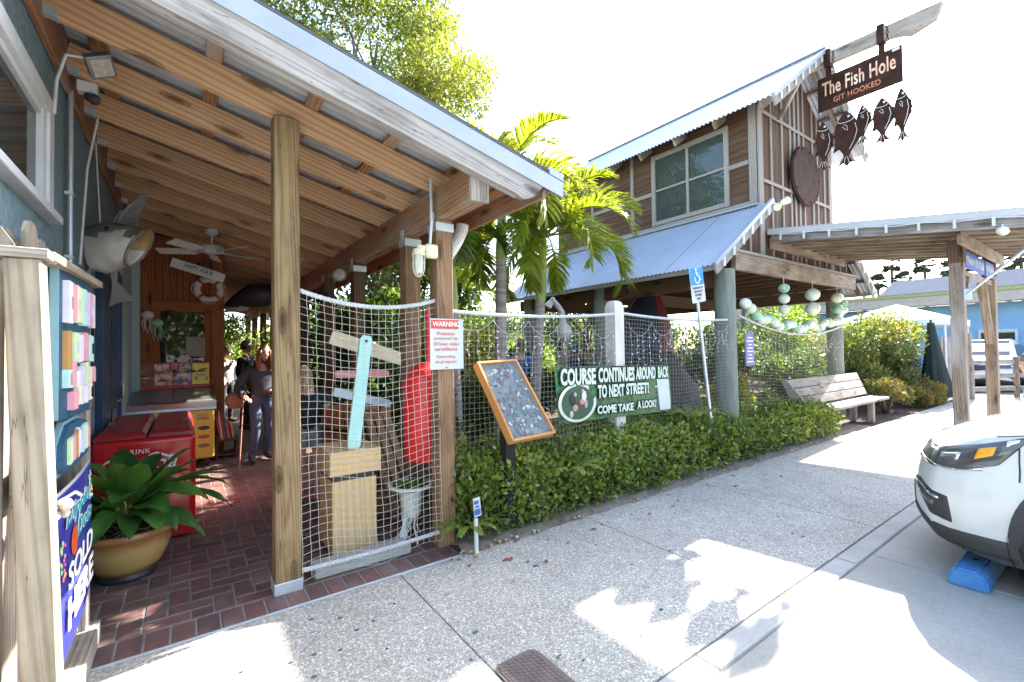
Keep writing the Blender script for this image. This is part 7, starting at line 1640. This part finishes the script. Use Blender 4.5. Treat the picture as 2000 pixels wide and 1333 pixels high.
# ================================================================== PEOPLE
def skin_mesh(J, E, root, sub=2):
    """J: name->(Vector, radius); E: edges; returns (verts, faces) of a smooth skinned body"""
    bm = bmesh.new(); ly = bm.verts.layers.skin.verify(); vm = {}
    for k, (p, r_) in J.items():
        v = bm.verts.new(p); v[ly].radius = (r_, r_) if not isinstance(r_, tuple) else r_; v[ly].use_root = (k == root); vm[k] = v
    for a_, c_ in E: bm.edges.new((vm[a_], vm[c_]))
    me = bpy.data.meshes.new('tmp'); bm.to_mesh(me); bm.free(); o = bpy.data.objects.new('tmp', me); COL.objects.link(o)
    m_ = o.modifiers.new('s', 'SKIN'); m_.branch_smoothing = .6; s_ = o.modifiers.new('d', 'SUBSURF'); s_.levels = sub; s_.render_levels = sub
    dg = bpy.context.evaluated_depsgraph_get(); me2 = bpy.data.meshes.new_from_object(o.evaluated_get(dg)); vs_ = [v.co.copy() for v in me2.vertices]; fs = [tuple(p.vertices) for p in me2.polygons]
    bpy.data.objects.remove(o); bpy.data.meshes.remove(me); bpy.data.meshes.remove(me2); return vs_, fs

def person(lab, loc, face, h, shirt, trousers, hair, pose, sleeves='long', legs='long', hairlen=0, cap=None, shoes=(.05, .045, .04), bag=None, skin=None, group=None):
    """face: heading angle (0 looks towards -Y). pose: dict of joint offsets in body units (x right of the picture, y back, z up)"""
    p = thing('person', lab, 'person', loc, group); k = h/1.7; Mw = Matrix.Translation(loc) @ Matrix.Rotation(face, 4, 'Z') @ Matrix.Scale(k, 4)
    J = dict(pelvis=(0, 0, .93), waist=(0, 0, 1.06), chest=(0, .0, 1.25), neck0=(0, .01, 1.40), neck=(0, 0, 1.47), lsh=(-.165, 0, 1.37), rsh=(.165, 0, 1.37), lel=(-.23, .02, 1.10), rel=(.23, .02, 1.10), lwr=(-.23, -.08, .87), rwr=(.23, -.08, .87), lha=(-.23, -.11, .80), rha=(.23, -.11, .80),
             lhi=(-.09, 0, .88), rhi=(.09, 0, .88), lkn=(-.10, -.02, .49), rkn=(.10, -.02, .49), lan=(-.10, .02, .085), ran=(.10, .02, .085), lto=(-.11, -.13, .04), rto=(.11, -.13, .04), head=(0, -.015, 1.60))
    J.update(pose); J = {a_: V(b_) for a_, b_ in J.items()}
    rad = dict(pelvis=.125, waist=.115, chest=.13, neck0=.07, neck=.052, lsh=.062, rsh=.062, lel=.042, rel=.042, lwr=.03, rwr=.03, lha=.036, rha=.036, lhi=.088, rhi=.088, lkn=.056, rkn=.056, lan=.038, ran=.038, lto=.032, rto=.032)
    E = [('pelvis', 'waist'), ('waist', 'chest'), ('chest', 'neck0'), ('neck0', 'neck'), ('chest', 'lsh'), ('lsh', 'lel'), ('lel', 'lwr'), ('lwr', 'lha'), ('chest', 'rsh'), ('rsh', 'rel'), ('rel', 'rwr'), ('rwr', 'rha'), ('pelvis', 'lhi'), ('lhi', 'lkn'), ('lkn', 'lan'), ('lan', 'lto'), ('pelvis', 'rhi'), ('rhi', 'rkn'), ('rkn', 'ran'), ('ran', 'rto')]
    vs_, fs = skin_mesh({a_: (J[a_], rad[a_]) for a_ in rad}, E, 'pelvis'); b = MB(); b.add(vs_, fs)
    # head with face
    hc_ = J['head']; n = 20; m_ = 16; P = []; F = []
    for i in range(m_+1):
        a_ = math.pi*i/m_
        for j in range(n):
            t = 2*math.pi*j/n; x, y, z = math.sin(a_)*math.sin(t), -math.sin(a_)*math.cos(t), math.cos(a_)
            rx, ry, rz = .074, .092, .115
            if z < 0: rx *= 1-.28*z*z; ry *= 1-.12*z*z
            q = V((x*rx, y*ry, z*rz)); fr = max(0, -y)
            if abs(x) < .28 and fr > .8: q.y -= .018*max(0, 1-abs(z+.18)/.28)*(1-abs(x)/.28)          # nose
            if fr > .6 and .05 < z < .25 and .15 < abs(x) < .6: q.y += .008                              # eye sockets
            if fr > .75 and abs(z+.62) < .15: q.y -= .005
            P.append(hc_+q)
    for i in range(m_):
        for j in range(n): F.append((i*n+j, i*n+(j+1) % n, (i+1)*n+(j+1) % n, (i+1)*n+j))
    b.add(P, F)
    for s in (-1, 1): b.ball(hc_+V((s*.03, -.079, .015)), (.012, .006, .007), 8, mi=1); b.ball(hc_+V((s*.074, .01, -.005)), (.012, .02, .03), 8)
    b.ball(hc_+V((0, -.083, -.062)), (.022, .006, .006), 8, mi=2)
    # five fingers per hand
    for s in 'lr':
        w_, ha = J[s+'wr'], J[s+'ha']; d = (ha-w_).normalized(); sd_ = d.cross(V((0, 0, 1))); sd_ = sd_.normalized() if sd_.length > .05 else V((1, 0, 0)); pn_ = d.cross(sd_)
        for f_ in range(4):
            o_ = (f_-1.5)*.017; L_ = (.055, .07, .065, .05)[f_]; p0 = ha+sd_*o_+d*.012; p1 = p0+d*L_*.5+pn_*.012; p2 = p1+d*L_*.35+pn_*.03; b.tube([p0, p1, p2], [.0095, .009, .006], 6)
        p0 = ha-d*.02+sd_*.028; b.tube([p0, p0+sd_*.022+d*.022, p0+sd_*.028+d*.05+pn_*.012], [.011, .010, .007], 6)
    sk_ = skin or M_skin; b.build('body', [sk_, M_eye, mat('lips', (.45, .16, .14), .5)], p, smooth=True, mw=Mw)
    # clothes: the body's own surface under each garment, lifted off the skin
    bone_ok = dict(shirt={('pelvis', 'waist'): 1, ('waist', 'chest'): 1, ('chest', 'neck0'): .8, ('chest', 'lsh'): 1, ('chest', 'rsh'): 1, ('lsh', 'lel'): .62 if sleeves == 'short' else 1, ('rsh', 'rel'): .62 if sleeves == 'short' else 1, ('lel', 'lwr'): 0 if sleeves == 'short' else .95, ('rel', 'rwr'): 0 if sleeves == 'short' else .95},
                   legs={('pelvis', 'lhi'): 1, ('pelvis', 'rhi'): 1, ('pelvis', 'waist'): .45, ('lhi', 'lkn'): 1 if legs == 'long' else .5, ('rhi', 'rkn'): 1 if legs == 'long' else .5, ('lkn', 'lan'): 1 if legs == 'long' else 0, ('rkn', 'ran'): 1 if legs == 'long' else 0, ('lan', 'lto'): .1 if legs == 'long' else 0, ('ran', 'rto'): .1 if legs == 'long' else 0})
    SA = np.array([J[a_] for a_, _ in E]); SB = np.array([J[c_] for _, c_ in E]); SR = np.array([(rad[a_]+rad[c_])/2 for a_, c_ in E]); PV = np.array(vs_)
    ab = SB-SA; tt = np.clip(((PV[:, None]-SA)*ab).sum(2)/(ab*ab).sum(1), 0, 1); dd = np.linalg.norm(PV[:, None]-(SA+ab*tt[:, :, None]), axis=2)-SR*.9; bi = dd.argmin(1); bt_ = tt[np.arange(len(PV)), bi]
    tm = bmesh.new(); tv = [tm.verts.new(q) for q in vs_]
    for f in fs: tm.faces.new([tv[i] for i in f])
    tm.normal_update(); nr_ = [v.normal.copy() for v in tm.verts]; tm.free()
    def garment(nm, key, m_, grow, zmin=-9):
        ok = [(bone_ok[key].get(E[bi[i]], 0) >= bt_[i] and bone_ok[key].get(E[bi[i]], 0) > 0 and vs_[i].z > zmin) for i in range(len(vs_))]
        bb = MB(); bb.add([vs_[i]+nr_[i]*(grow+.004*MN.noise(vs_[i]*9)) for i in range(len(vs_))], [f for f in fs if all(ok[i] for i in f)]); return bb.build(nm, m_, p, smooth=True, mw=Mw, fix=False)
    garment('trousers' if legs == 'long' else 'shorts', 'legs', mat('trousers_'+lab[:16], trousers, .85, c2=tuple(q*.65 for q in trousers), scale=8, bump=.2), .012)
    bone_ok['shirt'][('pelvis', 'lhi')] = .5; bone_ok['shirt'][('pelvis', 'rhi')] = .5
    garment('shirt', 'shirt', mat('shirt_'+lab[:18], shirt, .85, c2=tuple(q*.6 for q in shirt), scale=9, bump=.3), .022, .86)
    sm = mat('shoe', shoes, .5)
    for s in 'lr': a0, t0 = J[s+'an'], J[s+'to']; bb = MB(); bb.tube([a0+V((0, .05, -.03)), a0+V((0, 0, -.02)), a0.lerp(t0, .6)+V((0, 0, -.01)), t0+V((0, -.04, 0))], [.035, .05, .045, .028], 10); bb.v = [(q[0], q[1], max(q[2], 0.002)) for q in bb.v]; bb.build('shoe', sm, p, smooth=True, mw=Mw)
    # hair
    hm = mat('hair_'+lab[:14], hair, .55, c2=tuple(q*.5 for q in hair), scale=18, stretch=(3, 3, .4)); bb = MB(); P = []; F = []
    for i in range(9):
        a_ = math.pi*.62*i/8
        for j in range(n):
            t = 2*math.pi*j/n; x, y, z = math.sin(a_)*math.sin(t), -math.sin(a_)*math.cos(t), math.cos(a_); sc = 1.12
            if -y > .55 and z < .62: sc = .93
            P.append(hc_+V((x*.078*sc, y*.095*sc+.006, z*.118*sc)))
    for i in range(8):
        for j in range(n): F.append((i*n+j, i*n+(j+1) % n, (i+1)*n+(j+1) % n, (i+1)*n+j))
    bb.add(P, F); q_ = random.Random(len(lab))
    if hairlen:
        for i in range(64):
            t = -1.15*math.pi/2*1.25+2.3*math.pi/2*1.25*i/63+math.pi; x, y = math.sin(t), -math.cos(t); r_ = q_.uniform(.95, 1.15); L_ = hairlen*q_.uniform(.8, 1.1)
            pts = [hc_+V((x*.076*r_, y*.095*r_, .05)), hc_+V((x*.086*r_, y*.105*r_, -.05)), hc_+V((x*.10*r_, y*.11*r_+.01, -.05-L_*.5)), hc_+V((x*.095*r_+q_.uniform(-.02, .02), y*.10*r_+.01, -.05-L_))]; bb.tube(pts, [.012, .016, .014, .004], 5)
    bb.build('hair', hm, p, smooth=True, mw=Mw)
    if cap:
        bb = MB(); bb.lathe([(.088, .02), (.090, .06), (.075, .115), (.04, .14), (0, .145)], 18, hc_); bb.prism([hc_+V((-.07, -.06, .03)), hc_+V((.07, -.06, .03)), hc_+V((.05, -.17, .015)), hc_+V((-.05, -.17, .015))], (0, 0, .008)); bb.build('cap', mat('cap_'+lab[:14], cap, .8), p, auto=50, mw=Mw)
    if bag:
        c0, cc = bag; bb = MB(); bb.ball(V(c0), (.14, .07, .13), 12); bb.build('handbag', mat('bag_'+lab[:12], cc, .5), p, smooth=True, mw=Mw); bb = MB(); bb.tube([V(c0)+V((0, 0, .1)), V(c0)+V((.1, 0, .4)), J['lsh']+V((.02, 0, .05))], .012, 6); bb.build('bag_strap', mat('strap_'+lab[:12], cc, .5), p, smooth=True, mw=Mw)
    return p
woman = person('woman in grey sweatshirt and jeans walking with a thin cane under porch', (.90, 7.5, 0), R(8), 1.66, (.075, .08, .095), (.10, .135, .22), (.42, .19, .06),
       dict(lel=(-.30, .06, 1.10), lwr=(-.27, -.14, .98), lha=(-.23, -.20, .955), rel=(.27, .0, 1.12), rwr=(.16, -.16, 1.05), rha=(.10, -.20, 1.06), lkn=(-.10, -.10, .50), lan=(-.13, .0, .09), rkn=(.09, -.03, .49), ran=(.10, .14, .11), lto=(-.15, -.14, .04), rto=(.11, .0, .05), head=(.03, -.04, 1.59)), hairlen=.24, bag=((-.32, .08, .92), (.42, .20, .10)))
cn = thing('walking_cane', 'thin reddish walking cane in the woman\'s hand', 'cane', (.60, 7.2, 0)); tube('shaft', [(.655, 7.28, .98), (.62, 7.18, .5), (.585, 7.08, .012)], .009, mat('cane_wood', (.40, .22, .16), .5), cn); tube('handle', [(.655, 7.28, .97), (.66, 7.27, 1.02), (.69, 7.25, 1.035), (.72, 7.24, 1.01)], .011, M_blk, cn)
person('man in black jacket and grey cap far under the walkway roof', (1.02, 10.9, 0), R(60), 1.80, (.018, .018, .022), (.03, .03, .04), (.08, .06, .05), dict(rel=(.2, -.2, 1.15), rwr=(.1, -.34, 1.36), rha=(.08, -.36, 1.42)), cap=(.30, .30, .32))
person('woman in pale grey top at the far end of walkway', (.76, 12.2, 0), R(30), 1.68, (.40, .40, .42), (.035, .035, .04), (.5, .36, .22), dict(lel=(-.24, -.1, 1.14), lwr=(-.08, -.24, 1.30), lha=(-.04, -.24, 1.38)), bag=((-.2, -.1, .95), (.55, .38, .28)))
person('girl in dark printed T-shirt and denim shorts behind porch net', (1.05, 5.12, 0), R(165), 1.42, (.018, .022, .035), (.30, .34, .38), (.50, .34, .18), dict(head=(.06, -.05, 1.58), rel=(.27, -.05, 1.12), rwr=(.32, -.22, 1.05), rha=(.33, -.28, 1.05)), sleeves='short', legs='short', hairlen=.30, shoes=(.55, .25, .22))
person('child in mint green T-shirt seen through the porch net', (2.22, 8.9, 0), R(20), 1.60, (.28, .58, .48), (.10, .14, .24), (.35, .22, .12), dict(rel=(.26, -.06, 1.16), rwr=(.14, -.2, 1.3), rha=(.10, -.2, 1.38), lel=(-.26, -.06, 1.16), lwr=(-.12, -.2, 1.34), lha=(-.08, -.2, 1.42)), sleeves='short')
person('visitor in blue cap and purple shirt bending in the golf garden', (6.75, 7.1, 0), R(-30), 1.66, (.07, .05, .18), (.06, .06, .08), (.10, .06, .04), dict(head=(0, -.06, 1.58)), cap=(.03, .22, .42), sleeves='short', skin=mat('darker_skin', (.20, .10, .065), .5))
person('visitor in bright blue shirt behind the palm trunk', (4.88, 6.55, 0), R(150), 1.74, (.04, .17, .46), (.05, .14, .36), (.20, .12, .07), dict(rel=(.25, .06, 1.12), rwr=(.22, -.06, .92)), sleeves='short')
pr_ = person('pedestrian with a turquoise bag at the right edge of photo', (14.4, 1.35, 0), R(60), 1.62, (.30, .16, .14), (.12, .12, .14), (.15, .10, .07), dict(lel=(-.30, -.05, 1.10), lwr=(-.36, -.18, .90), lha=(-.38, -.22, .84)), sleeves='short')
tb2 = thing('shopping_bag', 'turquoise shopping bag carried by the pedestrian at right edge', 'bag', (14.0, 1.4, .4))
b = MB(); b.add([(13.93, 1.36, .42), (14.15, 1.36, .42), (14.15, 1.50, .42), (13.93, 1.50, .42), (13.96, 1.40, .78), (14.12, 1.40, .78), (14.12, 1.46, .78), (13.96, 1.46, .78)], [(0, 3, 2, 1), (0, 1, 5, 4), (1, 2, 6, 5), (2, 3, 7, 6), (3, 0, 4, 7)]); b.build('bag_body', mat('turquoise_bag', (.10, .55, .52), .6), tb2); tube('handle', [(13.98, 1.43, .77), (14.04, 1.43, .90), (14.10, 1.43, .77)], .008, M_white, tb2)
